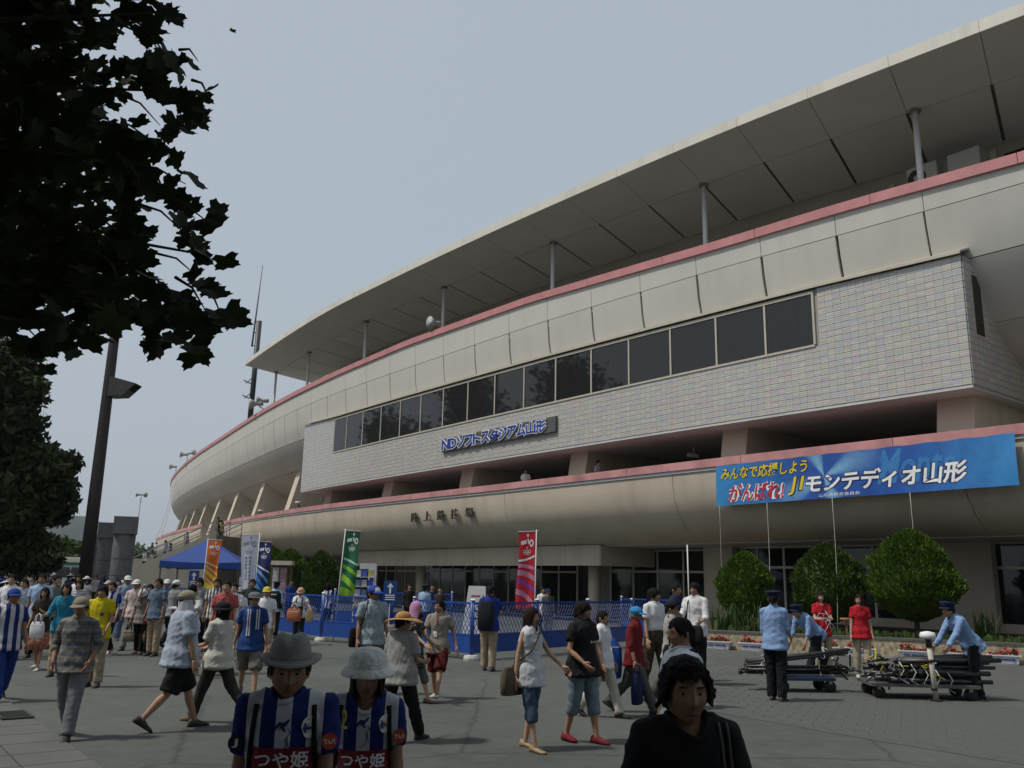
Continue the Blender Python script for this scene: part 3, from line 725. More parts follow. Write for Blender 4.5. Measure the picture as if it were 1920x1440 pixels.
M_bark = mat('bark', (.055,.043,.033), .95, .3, 8, bump=.8, bscale=16, stretch=(1,1,.3))
def conifer(name, c, rx, h, n, m, label, base=.15, seed=1, size=1.0, pw=.40):
    """clipped conifer: a trunk stub and a crown of many upright sprays over an egg-shaped volume"""
    t = thing(name, label, 'shrub', tuple(c), group='clipped conifers by the building')
    r = np.random.default_rng(seed); mb = MB(); vs = []; fs = []
    lump = [(r.uniform(0, 6.28), r.uniform(.1,.9), r.uniform(.05,.16), r.uniform(.14,.34)) for _ in range(60)]
    n = int(n*1.7)
    for i in range(n):
        v = r.uniform(0, 1)**.85; a = r.uniform(0, 6.283)
        prof = math.sin(math.pi*min(1, v*.5/.38 if v < .38 else .5+(v-.38)/.62*.5))**pw
        rad = rx*prof
        for la, lv, lh, lw in lump:
            da = (a-la+math.pi) % (2*math.pi) - math.pi
            rad += rx*prof*lh*math.exp(-(da/lw)**2 - ((v-lv)/.075)**2) - rx*.0035
        rad *= (1 - abs(r.normal(0, .10)))*(1 - .06*max(0,v-.45)/.55)
        z = base + v*(h-base); x, y = rad*math.cos(a), rad*math.sin(a)
        out = Vector((math.cos(a), math.sin(a), 0)); up = Vector((0,0,1))
        d_ = (out*r.uniform(.15,.75) + up*r.uniform(.5,1.1) + Vector(r.normal(0,.25,3))).normalized()
        L = r.uniform(.07,.17)*size; wdt = r.uniform(.016,.036)*size
        sd = d_.cross(Vector(r.normal(0,1,3))).normalized()
        p = Vector((x,y,z)); tip = p + d_*L; mid = p + d_*L*.45
        k = len(vs); vs += [tuple(p), tuple(mid+sd*wdt), tuple(tip), tuple(mid-sd*wdt)]; fs.append((k,k+1,k+2,k+3))
    mb.add(vs, fs); mb.build('crown', m, t)
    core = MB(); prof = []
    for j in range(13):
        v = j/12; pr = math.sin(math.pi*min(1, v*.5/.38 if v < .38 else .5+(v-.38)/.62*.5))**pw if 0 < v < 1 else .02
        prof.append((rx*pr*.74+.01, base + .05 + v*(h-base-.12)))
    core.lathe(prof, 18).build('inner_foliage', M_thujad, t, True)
    MB().tube([(0,0,-.02),(0,0,base+.3)], [.09,.07], 8).build('trunk', M_bark, t)
    return t
def at_depth(px, y, z): p = atd(px, 1100, y); return (p[0], y, z)
conifer('conifer_shrub', at_depth(1397,29.0,.44), 1.0, 2.36, 6500, M_thuja, 'smallest clipped conifer, beside the beige pier', .25, 3)
conifer('conifer_shrub', at_depth(1553,29.6,.44), 1.3, 2.72, 8000, M_thujad, 'darker clipped conifer behind the two women in red', .2, 4)
conifer('conifer_shrub', at_depth(1714,26.6,.44), 1.42, 3.02, 11000, M_thuja, 'largest bright clipped conifer behind the loaded cart', .4, 5)
conifer('conifer_shrub', at_depth(600,47,0), 1.05, 3.0, 4000, M_thujad, 'dark egg-shaped conifer under the canopy beside the brochure rack', .2, 6, 1.5)
conifer('conifer_shrub', at_depth(540,49,0), 1.35, 3.1, 4500, M_thuja, 'round conifer behind the notice board', .2, 7, 1.6)
conifer('conifer_shrub', at_depth(505,51,0), 1.5, 3.3, 4500, M_thuja, 'round conifer beside the dark blue flag', .2, 8, 1.6)
M_iris = leafmat('iris_leaf', (.05,.09,.025), .15, .4)
for px, y, lab, n in ((1362, 27.3, 'tuft of sword-shaped leaves at the near corner of the planter', 90), (1392, 27.0, 'tuft of sword-shaped leaves below the smallest conifer', 80), (1832, 25.8, 'tuft of sword-shaped leaves by the far right pier', 60)):
    c = at_depth(px, y, .42); t = thing('iris_plant', lab, 'plant', c, group='leaf tufts in the planter'); mb = MB()
    for i in range(n):
        a = rng.uniform(0, 6.28); r0 = rng.uniform(0,.55); p = Vector((r0*math.cos(a), r0*math.sin(a)*.5, 0)); a2 = rng.uniform(0,6.28)
        h = rng.uniform(.45,.95); o_ = Vector((math.cos(a2), math.sin(a2), 0))*rng.uniform(.05,.4); sdv = Vector((-math.sin(a2), math.cos(a2), 0))*.018
        m_ = p + o_*.35 + Vector((0,0,h*.6)); e_ = p + o_ + Vector((0,0,h))
        mb.add([p-sdv, p+sdv, m_+sdv, m_-sdv, e_], [(0,1,2,3),(3,2,4)])
    mb.build('leaves', M_iris, t)
# low weeds on the soil
mb = MB()
for i in range(700):
    u = rng.uniform(.02,1.25); p = pA.lerp(pB,u) + pn*rng.uniform(.35,1.6); p.z = .44
    h = rng.uniform(.05,.22); a = rng.uniform(0,6.28); s_ = Vector((math.cos(a),math.sin(a),0))*.035
    mb.add([p-s_, p+s_, p+s_*2+Vector((0,0,h)), p-s_*.5+Vector((0,0,h*1.2))], [(0,1,2,3)])
mb.build('ground_cover', M_iris, kind='stuff', label='low weeds and ground cover on the planter soil', cat='weeds')
# flower boxes
M_box = mat('white_plastic', (.62,.63,.65), .45, .05, 4); M_flow = leafmat('red_flower', (.36,.025,.04), .2, .4); M_leafg = leafmat('bedding_leaf', (.05,.1,.03), .2, .4)
BXL = {1346: 'flower box nearest the planter corner', 1411: 'second flower box from the planter corner', 1546: 'flower box behind the woman holding white cords', 1612: 'flower box behind the woman in red with empty hands', 1712: 'flower box behind the heap on the loaded cart', 1795: 'flower box behind the leaning guard', 1879: 'flower box at the far right end of the planter'}
for px, lab in BXL.items():
    u = (px-1322)/(1915-1322); p = pA.lerp(pB, u) - pn*.22
    # position along the wall solved from the line of sight
    dr = ray(px, 1200); A_ = pA - pn*.22; den = dr[0]*pd.y - dr[1]*pd.x; tt = (A_.x*pd.y - A_.y*pd.x)/den; p = Vector((dr[0]*tt, dr[1]*tt, 0))
    t = thing('flower_box', 'white plastic ' + lab, 'flower box', (p.x,p.y,.004), math.atan2(pd.y, pd.x), group='white flower boxes')
    b = MB(); b.hexa([(-.31,-.11,.03),(.31,-.11,.03),(.31,.11,.03),(-.31,.11,.03),(-.35,-.14,.22),(.35,-.14,.22),(.35,.14,.22),(-.35,.14,.22)]).build('trough', M_box, t)
    b = MB(); b.box((0,-.15,.225),(.76,.03,.03)).box((0,.15,.225),(.76,.03,.03)).box((.365,0,.225),(.03,.27,.03)).box((-.365,0,.225),(.03,.27,.03)).build('rim', M_box, t)
    MB().box((0,0,.015),(.6,.2,.03)).build('foot', M_box, t)
    pr = MB()
    for k in range(11):
        if k == 4: continue
        pr.hexa([(-.24+k*.038,-.133,.11),(-.215+k*.038,-.133,.11),(-.215+k*.038,-.125,.11),(-.24+k*.038,-.125,.11),(-.24+k*.038,-.14,.15),(-.215+k*.038,-.14,.15),(-.215+k*.038,-.13,.15),(-.24+k*.038,-.13,.15)])
    pr.box((.21,-.135,.13),(.05,.01,.055)); pr.build('printed_name', M_signblue, t)
    for m_, nm, n, hs in ((M_leafg,'leaves',60,.12),(M_flow,'blossoms',90,.2)):
        mb = MB()
        for i in range(n):
            x = rng.uniform(-.32,.32); y = rng.uniform(-.12,.12); z = .22 + rng.uniform(0,hs)*(.6+.4*math.sin(x*9+px)); s_ = rng.uniform(.015,.035)
            q = Vector(rng.normal(0,1,3)).normalized(); w_ = q.orthogonal().normalized()*s_; v_ = q.cross(w_).normalized()*s_; p0 = Vector((x,y,z))
            mb.add([p0-w_-v_, p0+w_-v_, p0+w_+v_, p0-w_+v_], [(0,1,2,3)])
        mb.build(nm, m_, t)
# small wooden stool-like table on the bed
M_wood = mat('orange_wood', (.33,.15,.05), .6, .2, 5)
c = at_depth(1583, 26.2, .45); t = thing('wooden_stand', 'small round orange wooden stand between the two women in red', 'stand', c)
MB().lathe([(.02,.44),(.17,.44),(.18,.47),(.17,.5),(.02,.5)], 16).build('top', M_wood, t); MB().tube([(0,0,0),(0,0,.45)], .03, 8).build('leg', M_wood, t)

# ================================================================== BARRIER FENCE
M_fb = mat('blue_barrier_paint', (.010,.055,.27), .4, .12, 4, spec=.5); M_base = mat('white_concrete_base', (.50,.49,.46), .8, .12, 6)
def barrier(a, b, label):
    a = Vector((a[0],a[1],0)); b = Vector((b[0],b[1],0)); L = (b-a).length
    t = thing('barrier_fence', label, 'barrier', tuple(a), math.atan2(b.y-a.y, b.x-a.x), group='blue barrier fence panels')
    f = MB(); f.box((L/2,0,1.27),(L-.09,.035,.045)).box((L/2,0,.56),(L-.09,.03,.035)).box((L/2,0,.17),(L-.09,.035,.04)).build('frame', M_fb, t)
    MB().box((L/2,0,.365),(L-.1,.012,.37)).build('lower_panel', M_fb, t)
    lt = MB(); st = .125; z0, z1 = .58, 1.25; h = z1-z0; sl = h*.62
    k = -int(sl/st)-1
    while k*st < L:
        for sgn in (1,-1):
            x0 = k*st; x1 = x0 + sl
            if sgn < 0: x0, x1 = x1, x0
            p = Vector((x0, .004*sgn, z0)); q = Vector((x1, .004*sgn, z1))
            lo, hi = .06, L-.06
            def clip(p, q, lim, less):
                if (p.x < lim) == less and (q.x < lim) == less: return None
                if (p.x < lim) == less: u = (lim-p.x)/(q.x-p.x); p = p.lerp(q,u)
                if (q.x < lim) == less: u = (lim-p.x)/(q.x-p.x); q = p.lerp(q,u)
                return p, q
            r = clip(p,q,lo,True)
            if r: r = clip(*r,hi,False)
            if r and (r[1]-r[0]).length > .05: lt.bar(r[0], r[1], .014, .008, up=(0,1,0))
        k += 1
    lt.build('lattice', M_fb, t)
    for x in (.03, L-.03):
        MB().tube([(x,0,.10),(x,0,1.33)], .032, 10).build('post', M_fb, t, True); MB().lathe([(.04,1.33),(.045,1.345),(.02,1.37),(.005,1.37)], 10, (x,0,0)).build('post_cap', M_white, t)
        MB().lathe([(.16,0),(.165,.05),(.14,.11),(.05,.12)], 16, (x,0,0)).build('base', M_base, t)
    return t
fl = [(-14.6,36.3),(-12.9,34.6),(-11.2,32.8),(-9.3,30.6),(-7.35,28.3),(-5.3,26.1),(-3.75,25.0)]
nm = ['blue lattice barrier farthest left, beside the tent','second blue lattice barrier from the tent','third blue lattice barrier from the tent, behind the vested guard','blue lattice barrier behind the woman in the floral hat','blue lattice barrier left of the green flag','blue lattice barrier right of the green flag']
for a, b, l in zip(fl[:-1], fl[1:], nm): barrier(a, b, l)
fr2 = [(-2.35,22.7),(-.80,21.05),(.75,22.9),(2.2,24.8),(3.7,26.9)]
nm = ['blue lattice barrier behind the man in maroon shorts','blue lattice barrier behind the black backpack','blue lattice barrier behind the young woman in white','blue lattice barrier behind the boy in black']
for a, b, l in zip(fr2[:-1], fr2[1:], nm): barrier(a, b, l)
for a, b, l in zip([(-6.6,34.5),(-4.3,33.8),(3.9,31.2)],[(-4.3,33.8),(-2.0,33.1),(5.6,30.2)],['blue lattice barrier of the rear row, left','blue lattice barrier of the rear row, right','blue lattice barrier standing apart by the white pole']): barrier(a, b, l)

# ================================================================== FLAGS
M_pole = mat('white_pole_plastic', (.66,.66,.64), .4, .05, 5)
def flag(px, y, ztop, w, h, side, lean, cloth, bands, inks, label, text=None, yaw=0., base=.0, seed=0):
    """upright nobori flag: pole, cross arm, cloth with printed bands"""
    x = atd(px, 1050, y)[0]; t = thing('flag', label, 'flag', (x,y,base), yaw, group='upright sponsor flags')
    MB().tube([(0,0,0),(lean,0,ztop)], [.017,.013], 8).build('pole', M_pole, t, True)
    MB().tube([(lean-side*.06,0,ztop-.03),(lean+side*(w+.04),0,ztop-.06)], .008, 6).build('cross_arm', M_pole, t)
    r = np.random.default_rng(seed); ph = r.uniform(0,6)
    def P(u, v):
        vv = v*h; xx = lean*(1-v*.55) + side*(.03 + u*w*(1-.06*math.sin(v*3))) + side*.07*math.sin(v*4.2+ph)*u*v
        yy = .06*math.sin(u*3+v*5+ph)*v + .03*math.sin(u*7+ph)*v
        return (xx, yy, ztop-.06 - vv - .02*u)
    sd = 1 if side > 0 else -1
    ob('cloth', uvmesh(P, 12, 28, 'cloth'), cloth, t)
    sg = lambda u: u if side > 0 else 1-u
    def D(polys, nm, m):
        for s_ in (1,-1): decal(P, polys, nm, m, t, .004, s_)
    for k in (.04,.33,.62,.9): 
        q = Vector(P(0,k)); MB().bar(q, q-Vector((side*.05,0,0)), .012).build('loop', M_pole, t)
    ink = inks
    D([quad((sg(.52),.02),(sg(.62),.025),(sg(.60),.065),(sg(.5),.06))] , 'emblem_stroke', ink)
    D([quad((sg(.12),.12),(sg(.46),.10),(sg(.48),.15),(sg(.14),.17))] , 'emblem_stroke', ink)
    D([quad((sg(.52),.09),(sg(.60),.085),(sg(.66),.15),(sg(.58),.155))] , 'emblem_stroke', ink)
    D([ring(sg(.78),.145,.13,.05,.5,12)], 'emblem_stroke', ink)
    D([ring(sg(.5),.205,.035,.012,.99,8)], 'dot', ink)
    for i, (cx, cy) in enumerate(((.34,.255),(.5,.255),(.66,.255),(.42,.278),(.58,.278))): D([ring(sg(cx),cy,.085,.024,.26,16)], 'ring', ink)
    for i, (v0, th, sl, cv, m) in enumerate(bands):
        f0 = lambda u, v0=v0, sl=sl, cv=cv: v0 + sl*sg(u) + cv*sg(u)**2
        D([sweep(f0, lambda u: min(.995, f0(u)+th), 0 if i else .0, 1)], 'band', m)
    if text:
        for (cu, body) in text:
            for k, ch in enumerate(body):
                D([text_uv(ch, sg(cu) if side > 0 else cu, .36+k*.055, .15, .042, 0, .02)], 'character', M_nvy)
    return t
fm = lambda n, c: mat(n, c, .7, .08, 3, bump=.1, bscale=20)
C_or = fm('orange_cloth', (.62,.13,.015)); C_wh = fm('white_cloth', (.50,.52,.60)); C_nv = fm('navy_cloth', (.02,.022,.12)); C_gr = fm('green_cloth', (.008,.12,.045)); C_rd = fm('red_cloth', (.55,.018,.03))
K = lambda n, c: fm('print_'+n, c)
flag(383, 33.5, 3.12, .50, 1.85, 1, .07, C_or, [(.42,.035,.10,0,K('cream',(.62,.5,.3))),(.49,.05,.16,0,K('sand',(.62,.42,.16))),(.56,.09,.22,0,K('yellow',(.62,.5,.05))),(.70,.06,.25,0,K('sand',(.62,.42,.16))),(.80,.12,.2,0,K('yellow',(.62,.5,.05)))], M_wht, 'orange upright flag with yellow bands beside the blue tent', seed=1)
flag(482, 28.0, 3.10, .52, 1.95, -1, .02, C_wh, [], K('grey',(.25,.25,.28)), 'white upright flag with two columns of dark characters', text=[(.40,'日本選手団をみんなで'),(.66,'共に応援しよう')], seed=2)
flag(478, 30.5, 2.98, .46, 1.85, 1, .04, C_nv, [(.40,.03,.12,0,M_wht),(.46,.06,.16,.06,K('sky',(.12,.38,.6))),(.58,.08,.2,.08,K('azure',(.02,.16,.55))),(.70,.09,.2,.1,K('sky',(.12,.38,.6))),(.83,.1,.1,.05,K('teal',(.02,.3,.3)))], M_wht, 'dark blue upright flag with light blue waves behind the white one', seed=3)
flag(634, 26.0, 3.18, .42, 1.88, 1, .16, C_gr, [(.40,.035,.06,.03,K('mint',(.35,.6,.5))),(.50,.06,.08,.05,K('leaf',(.18,.42,.02))),(.64,.10,.12,.06,K('lime',(.25,.5,.02))),(.84,.12,.06,.0,K('lime',(.25,.5,.02)))], M_wht, 'green upright flag with lime bands above the blue barriers', seed=4)
flag(1003, 23.4, 3.12, .44, 1.95, -1, .03, C_rd, [(.36,.028,.0,-.06,M_wht),(.42,.045,-.02,.06,K('lilac',(.55,.25,.42))),(.50,.07,-.02,.1,K('pink',(.52,.22,.33))),(.62,.05,.0,.13,K('purple',(.26,.05,.36))),(.74,.07,.03,.15,K('pink',(.52,.22,.33)))], M_wht, 'red upright flag with pink curved bands in front of the entrance', seed=5)
p = at_depth(1292, 30.5, 0); t = thing('white_pole', 'thin white pole standing before the glass doors', 'pole', p); MB().tube([(0,0,.1),(-.03,0,3.12)], .022, 8).build('shaft', M_pole, t, True); MB().lathe([(.18,0),(.18,.06),(.05,.1)], 14).build('base', M_base, t)

# ================================================================== TENT, BOARDS
M_tent = mat('blue_tent_fabric', (.011,.05,.24), .6, .1, 3, bump=.15, bscale=5)
tx = at_depth(386, 36.0, 0); t = thing('tent', 'blue pop-up tent with a peaked roof by the stairs', 'tent', tx, R_(8)); w = 1.5; M_tp = mat('tent_leg_metal', (.08,.08,.085), .5, .1)
rb = MB(); n = 8
apex = (0,0,3.22); ring_ = []
for k, (x, y) in enumerate(((-w,-w),(w,-w),(w,w),(-w,w))):
    x2, y2 = ((w,-w),(w,w),(-w,w),(-w,-w))[k]
    for j in range(n):
        u = j/n; ring_.append((x+(x2-x)*u, y+(y2-y)*u, 2.28 - .05*math.sin(u*math.pi)))
mid = [((p[0])*.5, p[1]*.5, 2.70) for p in ring_]; low = [(p[0]*1.005, p[1]*1.005, 2.0 + .02*math.sin(i*1.3)) for i, p in enumerate(ring_)]
N_ = len(ring_); rb.add(ring_+mid+[apex], [(i,(i+1)%N_,N_+(i+1)%N_,N_+i) for i in range(N_)]+[(N_+i,N_+(i+1)%N_,2*N_) for i in range(N_)]); rb.build('roof', M_tent, t)
MB().add(ring_+low, [(i,N_+i,N_+(i+1)%N_,(i+1)%N_) for i in range(N_)]).build('valance', M_tent, t)
MB().add([(-.75,-.78,2.625),(-.2,-.78,2.625),(-.12,-.5,2.79),(-.5,-.5,2.79)], [(0,1,2,3)]).build('white_print', M_wht, t)
for x in (-w+.04,w-.04):
    for y in (-w+.04,w-.04): MB().bar((x,y,0),(x,y,2.3),.045).build('leg', M_tp, t)
M_bsign = mat('sign_panel_blue', (.014,.055,.22), .45, .08, 3)
def arrow_sign(px, y, h, lab):
    p = at_depth(px, y, 0); t = thing('direction_sign', lab, 'sign', p)
    MB().box((0,0,h-.36),(.44,.02,.72)).build('panel', M_bsign, t); a = MB(); a.box((0,-.014,h-.30),(.06,.006,.22)); a.add([(-.11,-.017,h-.21),(.11,-.017,h-.21),(0,-.017,h-.07)],[(0,1,2)]); a.build('arrow', M_wht, t)
    b = MB()
    for k in range(3): b.box((0,-.014,h-.47-k*.07),(.32,.006,.03))
    b.build('printed_lines', M_wht, t); MB().bar((0,.02,0),(0,.02,h-.1),.03).build('post', M_pole, t); MB().lathe([(.2,0),(.2,.04),(.03,.07)],14,(0,.02,0)).build('foot', M_base, t)
arrow_sign(732, 30, 1.72, 'blue direction sign with a white upward arrow by the entrance')
arrow_sign(362, 40, 1.95, 'small blue sign standing under the tent')
p = at_depth(893, 27.5, 0); t = thing('easel_sign', 'white tapered easel sign behind the man with the backpack', 'sign', p, R_(4))
b = MB(); b.hexa([(-.42,0,.1),(.32,0,.1),(.32,.03,.1),(-.42,.03,.1),(-.22,.3,1.62),(.30,.3,1.62),(.30,.33,1.62),(-.22,.33,1.62)]); b.build('panel', mat('sign_board_white',(.55,.56,.56),.5,.04), t)
for k in range(4):
    z = 1.32-.22*k; yy = .3*(z-.1)/1.52-.006; MB().box((0-.05*k*.3,yy,z),(.28,.006,.045)).build('printed_line', M_red if k < 2 else M_nvy, t)
for x in (-.3,.25): MB().bar((x,.5,0),(x*.6,.32,1.6),.03).build('leg', M_pole, t)
MB().box((.05,.293,1.50),(.5,.006,.05)).build('printed_rule', M_nvy, t)
p = at_depth(527, 44, 0); t = thing('notice_board', 'brown roofed notice board with posters', 'notice board', p, R_(-6)); M_brown = mat('brown_frame', (.10,.06,.04), .6, .15)
MB().box((0,0,2.42),(1.05,.4,.2)).build('roof', mat('cream_board_roof',(.5,.45,.36),.7,.1), t); MB().box((-.1,0,1.5),(.82,.06,1.55)).build('back_board', M_brown, t)
for x, c, nm in ((-.32,(.45,.43,.38),'poster_pale'),(.08,(.3,.2,.22),'poster_red')): MB().box((x,-.04,1.6),(.32,.012,1.2)).build('poster', mat(nm,c,.6,.35,6), t)
for x in (-.5,.46): MB().bar((x,0,0),(x,0,2.35),.1).build('post', M_brown, t)
p = at_depth(683, 32, 0); t = thing('brochure_rack', 'white wire rack of printed brochures beside the green flag', 'rack', p); M_wire = mat('white_wire', (.55,.55,.56), .4, .05)
for x in (-.35,.35): MB().bar((x,0,0),(x,0,2.1),.03).build('upright', M_wire, t)
cols = [(.05,.09,.4),(.45,.38,.12),(.4,.4,.42),(.12,.2,.35),(.5,.5,.48)]
for k in range(5):
    z = .5+k*.33; MB().box((0,-.06,z),(.72,.16,.025)).build('shelf', M_wire, t)
    for j in range(3): MB().box((-.22+j*.22,-.06,z+.13),(.18,.03,.22)).build('brochure', mat(f'brochure_{(k+j)%5}', cols[(k+j)%5], .5, .3, 8), t)
MB().box((.1,.0,2.2),(.6,.02,.2)).build('header', M_wire, t)
p = at_depth(697, 33.5, 0); t = thing('white_stand', 'tall white stand with vertical printed strips behind the green flag', 'sign', p); MB().box((0,0,1.2),(.3,.05,2.2)).build('panel', M_wire, t)
for k in range(7): MB().box((-.02,-.03,.5+k*.25),(.14,.006,.14)).build('character_block', M_nvy, t)
MB().box((0,0,.05),(.4,.4,.1)).build('foot', M_base, t)
# ================================================================== STAIRS AND FAR LEFT
def along(a, b, t): return (Vector(a).lerp(Vector(b), t))
M_stair = mat('stair_concrete', (.42,.38,.31), .85, .1, 1, streak=.2)
M_rail = mat('galvanised_rail', (.36,.37,.38), .5, .1, 3)
sA = Vector((-22.7,69.6,4.8)); sB = Vector((-32.0,68.0,0)); sd_ = (sB-sA); sw_ = Vector((.13,1,0)).normalized()*4.2
st = thing('stairway', 'wide concrete stairway descending from the concourse towards the tent', 'stairs', (sA.x, sA.y, 0)); lo = -Vector(st.location)
def stp(mb, n, m, **k): o = mb.build(n, m, st, **k); o.location = lo; return o
n = 30; b = MB()
for k in range(n):
    p = sA + sd_*(k/n); q = sA + sd_*((k+1)/n); p.z = q.z = 0; h = Vector((0,0,4.8*(1-k/n)))
    b.hexa([p, q, q+sw_, p+sw_, p+h, q+h, q+sw_+h, p+sw_+h])
stp(b, 'steps', M_stair)
b = MB(); th = sw_.normalized()*.28; up = Vector((0,0,.32)); a_ = sA - th; c_ = sB - th
b.hexa([Vector((a_.x,a_.y,0)), Vector((c_.x,c_.y,-.02)), Vector((c_.x,c_.y,-.02))+th*.98, Vector((a_.x,a_.y,0))+th*.98, a_+up, c_+up, c_+up+th*.98, a_+up+th*.98]); stp(b, 'side_wall', M_fin)
a2 = sA + sw_*1.002; c2 = sB + sw_*1.002; b = MB(); b.hexa([Vector((a2.x,a2.y,0)), Vector((c2.x,c2.y,-.02)), Vector((c2.x,c2.y,-.02))+th, Vector((a2.x,a2.y,0))+th, a2+up, c2+up, c2+up+th, a2+up+th]); stp(b, 'side_wall', M_fin)
for off, nm in ((-th*.5,'handrail'), (sw_*.5,'handrail'), (sw_+th*.5,'handrail')):
    stp(MB().bar(sA+off+Vector((0,0,1.15)), sB+off+Vector((0,0,1.15)), .09), nm, M_rail)
    stp(MB().bar(sA+off+Vector((0,0,.75)), sB+off+Vector((0,0,.75)), .05), 'midrail', M_rail)
    for k in range(9): p = sA+off+sd_*(k/8); stp(MB().bar(p, p+Vector((0,0,1.15)), .06), 'baluster', M_rail)
# landing block between stairs and concourse
b = MB(); l0 = Vector(fac(88.2,.25,0)); l1 = Vector(fac(93.0,1.6,0)); h = Vector((0,0,5.2))
b.hexa([sA*1-Vector((0,0,4.8)), sA-Vector((0,0,4.8))+sw_, l1, l0, sA-Vector((0,0,.02)), sA+sw_-Vector((0,0,.02)), l1+h, l0+h]); stp(b, 'landing', M_stair)
# railing by the stair foot
M_dkm = mat('dark_railing', (.06,.06,.062), .5, .1)
t = thing('iron_railing', 'dark upright-bar railing at the foot of the stairs', 'railing', (-33.5,60,0)); 
for k in range(16):
    MB().bar((k*.42,.12*k,0),(k*.42,.12*k,1.9),.06).build('bar', M_dkm, t)
for z in (.3,1.8): MB().bar((0,0,z),(15*.42,.12*15,z),.07).build('rail', M_dkm, t)

# lighting mast
M_mast = mat('brown_mast_paint', (.036,.027,.025), .55, .15, 1.5, streak=.3)
y = 50; bx = atd(160,1075,y)[0]; t = thing('lighting_mast', 'tall brown tapered lighting mast behind the stone pillars', 'mast', (bx,y,0))
MB().tube([(0,0,0),(0,0,6),(0,0,14),(0,0,26)], [.37,.34,.28,.20], 20).build('shaft', M_mast, t, True)
M_lampb = mat('dark_lamp_box', (.06,.052,.048), .5, .15)
pz = atd(235,728,y)[2]
b = MB(); b.hexa([(.2,-.45,pz-.55),(1.05,-.45,pz-.5),(1.05,.5,pz-.5),(.2,.5,pz-.55),(.2,-.45,pz+.62),(1.75,-.45,pz+.22),(1.75,.5,pz+.22),(.2,.5,pz+.62)]); b.build('lamp_housing', M_lampb, t)
b = MB(); b.hexa([(1.08,-.38,pz-.42),(1.10,-.38,pz-.42),(1.10,.42,pz-.42),(1.08,.42,pz-.42),(1.70,-.38,pz+.16),(1.73,-.38,pz+.16),(1.73,.42,pz+.16),(1.70,.42,pz+.16)]); b.build('lamp_glass', M_doorglass, t)
# stone pillars with capitals
M_stone = mat('grey_granite', (.17,.175,.175), .85, .18, 2.5, bump=.4, bscale=18, streak=.25)
for px, y, w, ht, lab in ((161, 60, .95, 4.25, 'leftmost and lowest grey stone pillar'), (191, 52, 1.0, 4.62, 'middle grey stone pillar with a blocky cap'), (223, 46, 1.1, 4.62, 'rightmost and tallest grey stone pillar')):
    p = at_depth(px, y, 0); t = thing('stone_pillar', lab, 'pillar', p, R_(20), group='grey stone pillars')
    z = 0; k = 0
    while z < ht - .95:
        h = .82 if z + 1.6 < ht - .9 else ht - .9 - z
        MB().lathe([(w*.46,z+.0),(w*.48,z+.03),(w*.47,z+h-.03),(w*.45,z+h-.005)], 20).build('drum', M_stone, t); z += h; k += 1
    MB().box((0,0,ht-.45),(w*1.02,w*1.02,.88)).build('capital', M_stone, t)
# bus behind
M_busw = mat('white_bus_paint', (.55,.55,.52), .35, .05, 2, coat=.3); M_busg = mat('green_bus_stripe', (.01,.13,.06), .35, .05)
p = at_depth(112, 74, 0); t = thing('bus', 'white bus with a green roof stripe behind the crowd', 'bus', p, R_(0))
b = MB(); b.hexa([(-4,-1.2,.45),(4,-1.2,.45),(4,1.2,.45),(-4,1.2,.45),(-3.95,-1.15,2.8),(3.95,-1.15,2.8),(3.95,1.15,2.8),(-3.95,1.15,2.8)]); b.build('body', M_busw, t)
MB().box((0,0,2.88),(7.6,2.1,.16)).build('roof', M_busw, t); MB().box((0,-1.17,2.42),(7.9,.03,.22)).build('stripe', M_busg, t)
for k in range(6): MB().box((-3.2+k*1.28,-1.19,1.75),(1.16,.03,.8)).build('window', M_glass, t)
for x in (-2.6,2.4):
    w_ = MB(); w_.tube([(x,-1.22,.48),(x,-.95,.48)], .48, 20); w_.build('wheel', M_dark, t, True)
# thin post with horn speakers, guy wires
def horn(parent, p, d, m, L=.55, r=.28, nm='horn'):
    d = Vector(d).normalized(); p = Vector(p); pts = [p - d*L*.45, p - d*L*.2, p, p + d*L*.3, p + d*L*.5]
    MB().tube(pts, [r*.35, r*.4, r*.3, r*.7, r], 14).build(nm, m, parent, True)
M_hn = mat('grey_horn', (.36,.36,.35), .5, .1)
p = at_depth(240, 72, 0); zt = atd(262,930,72)[2]; t = thing('speaker_post', 'thin post with horn loudspeakers on top, left of the bowl', 'post', p)
MB().tube([(0,0,0),(.25,0,zt)], [.06,.045], 8).build('post', M_rail, t, True)
for dx in (-1,1): horn(t, (.25+dx*.2,0,zt+.1), (dx,-.6,-.1), M_hn, .45, .2)
for k, (s0, e0) in enumerate(((128, (-37,88)), (131, (-38.5,89)))):
    a = Vector(fac(s0,.1,14.6)); e = Vector((e0[0],e0[1],5)); e = Vector(atd(300-k*8,1010,95)); pts = [a.lerp(e,u) - Vector((0,0,1.2*math.sin(u*math.pi))) for u in np.linspace(0,1,12)]
    MB().tube(pts, .05, 5).build('cable', M_rail, label=['cable hanging from the left rim of the bowl, inner one','cable hanging from the left rim of the bowl, outer one'][k], cat='cable', group='cables at the bowl rim')
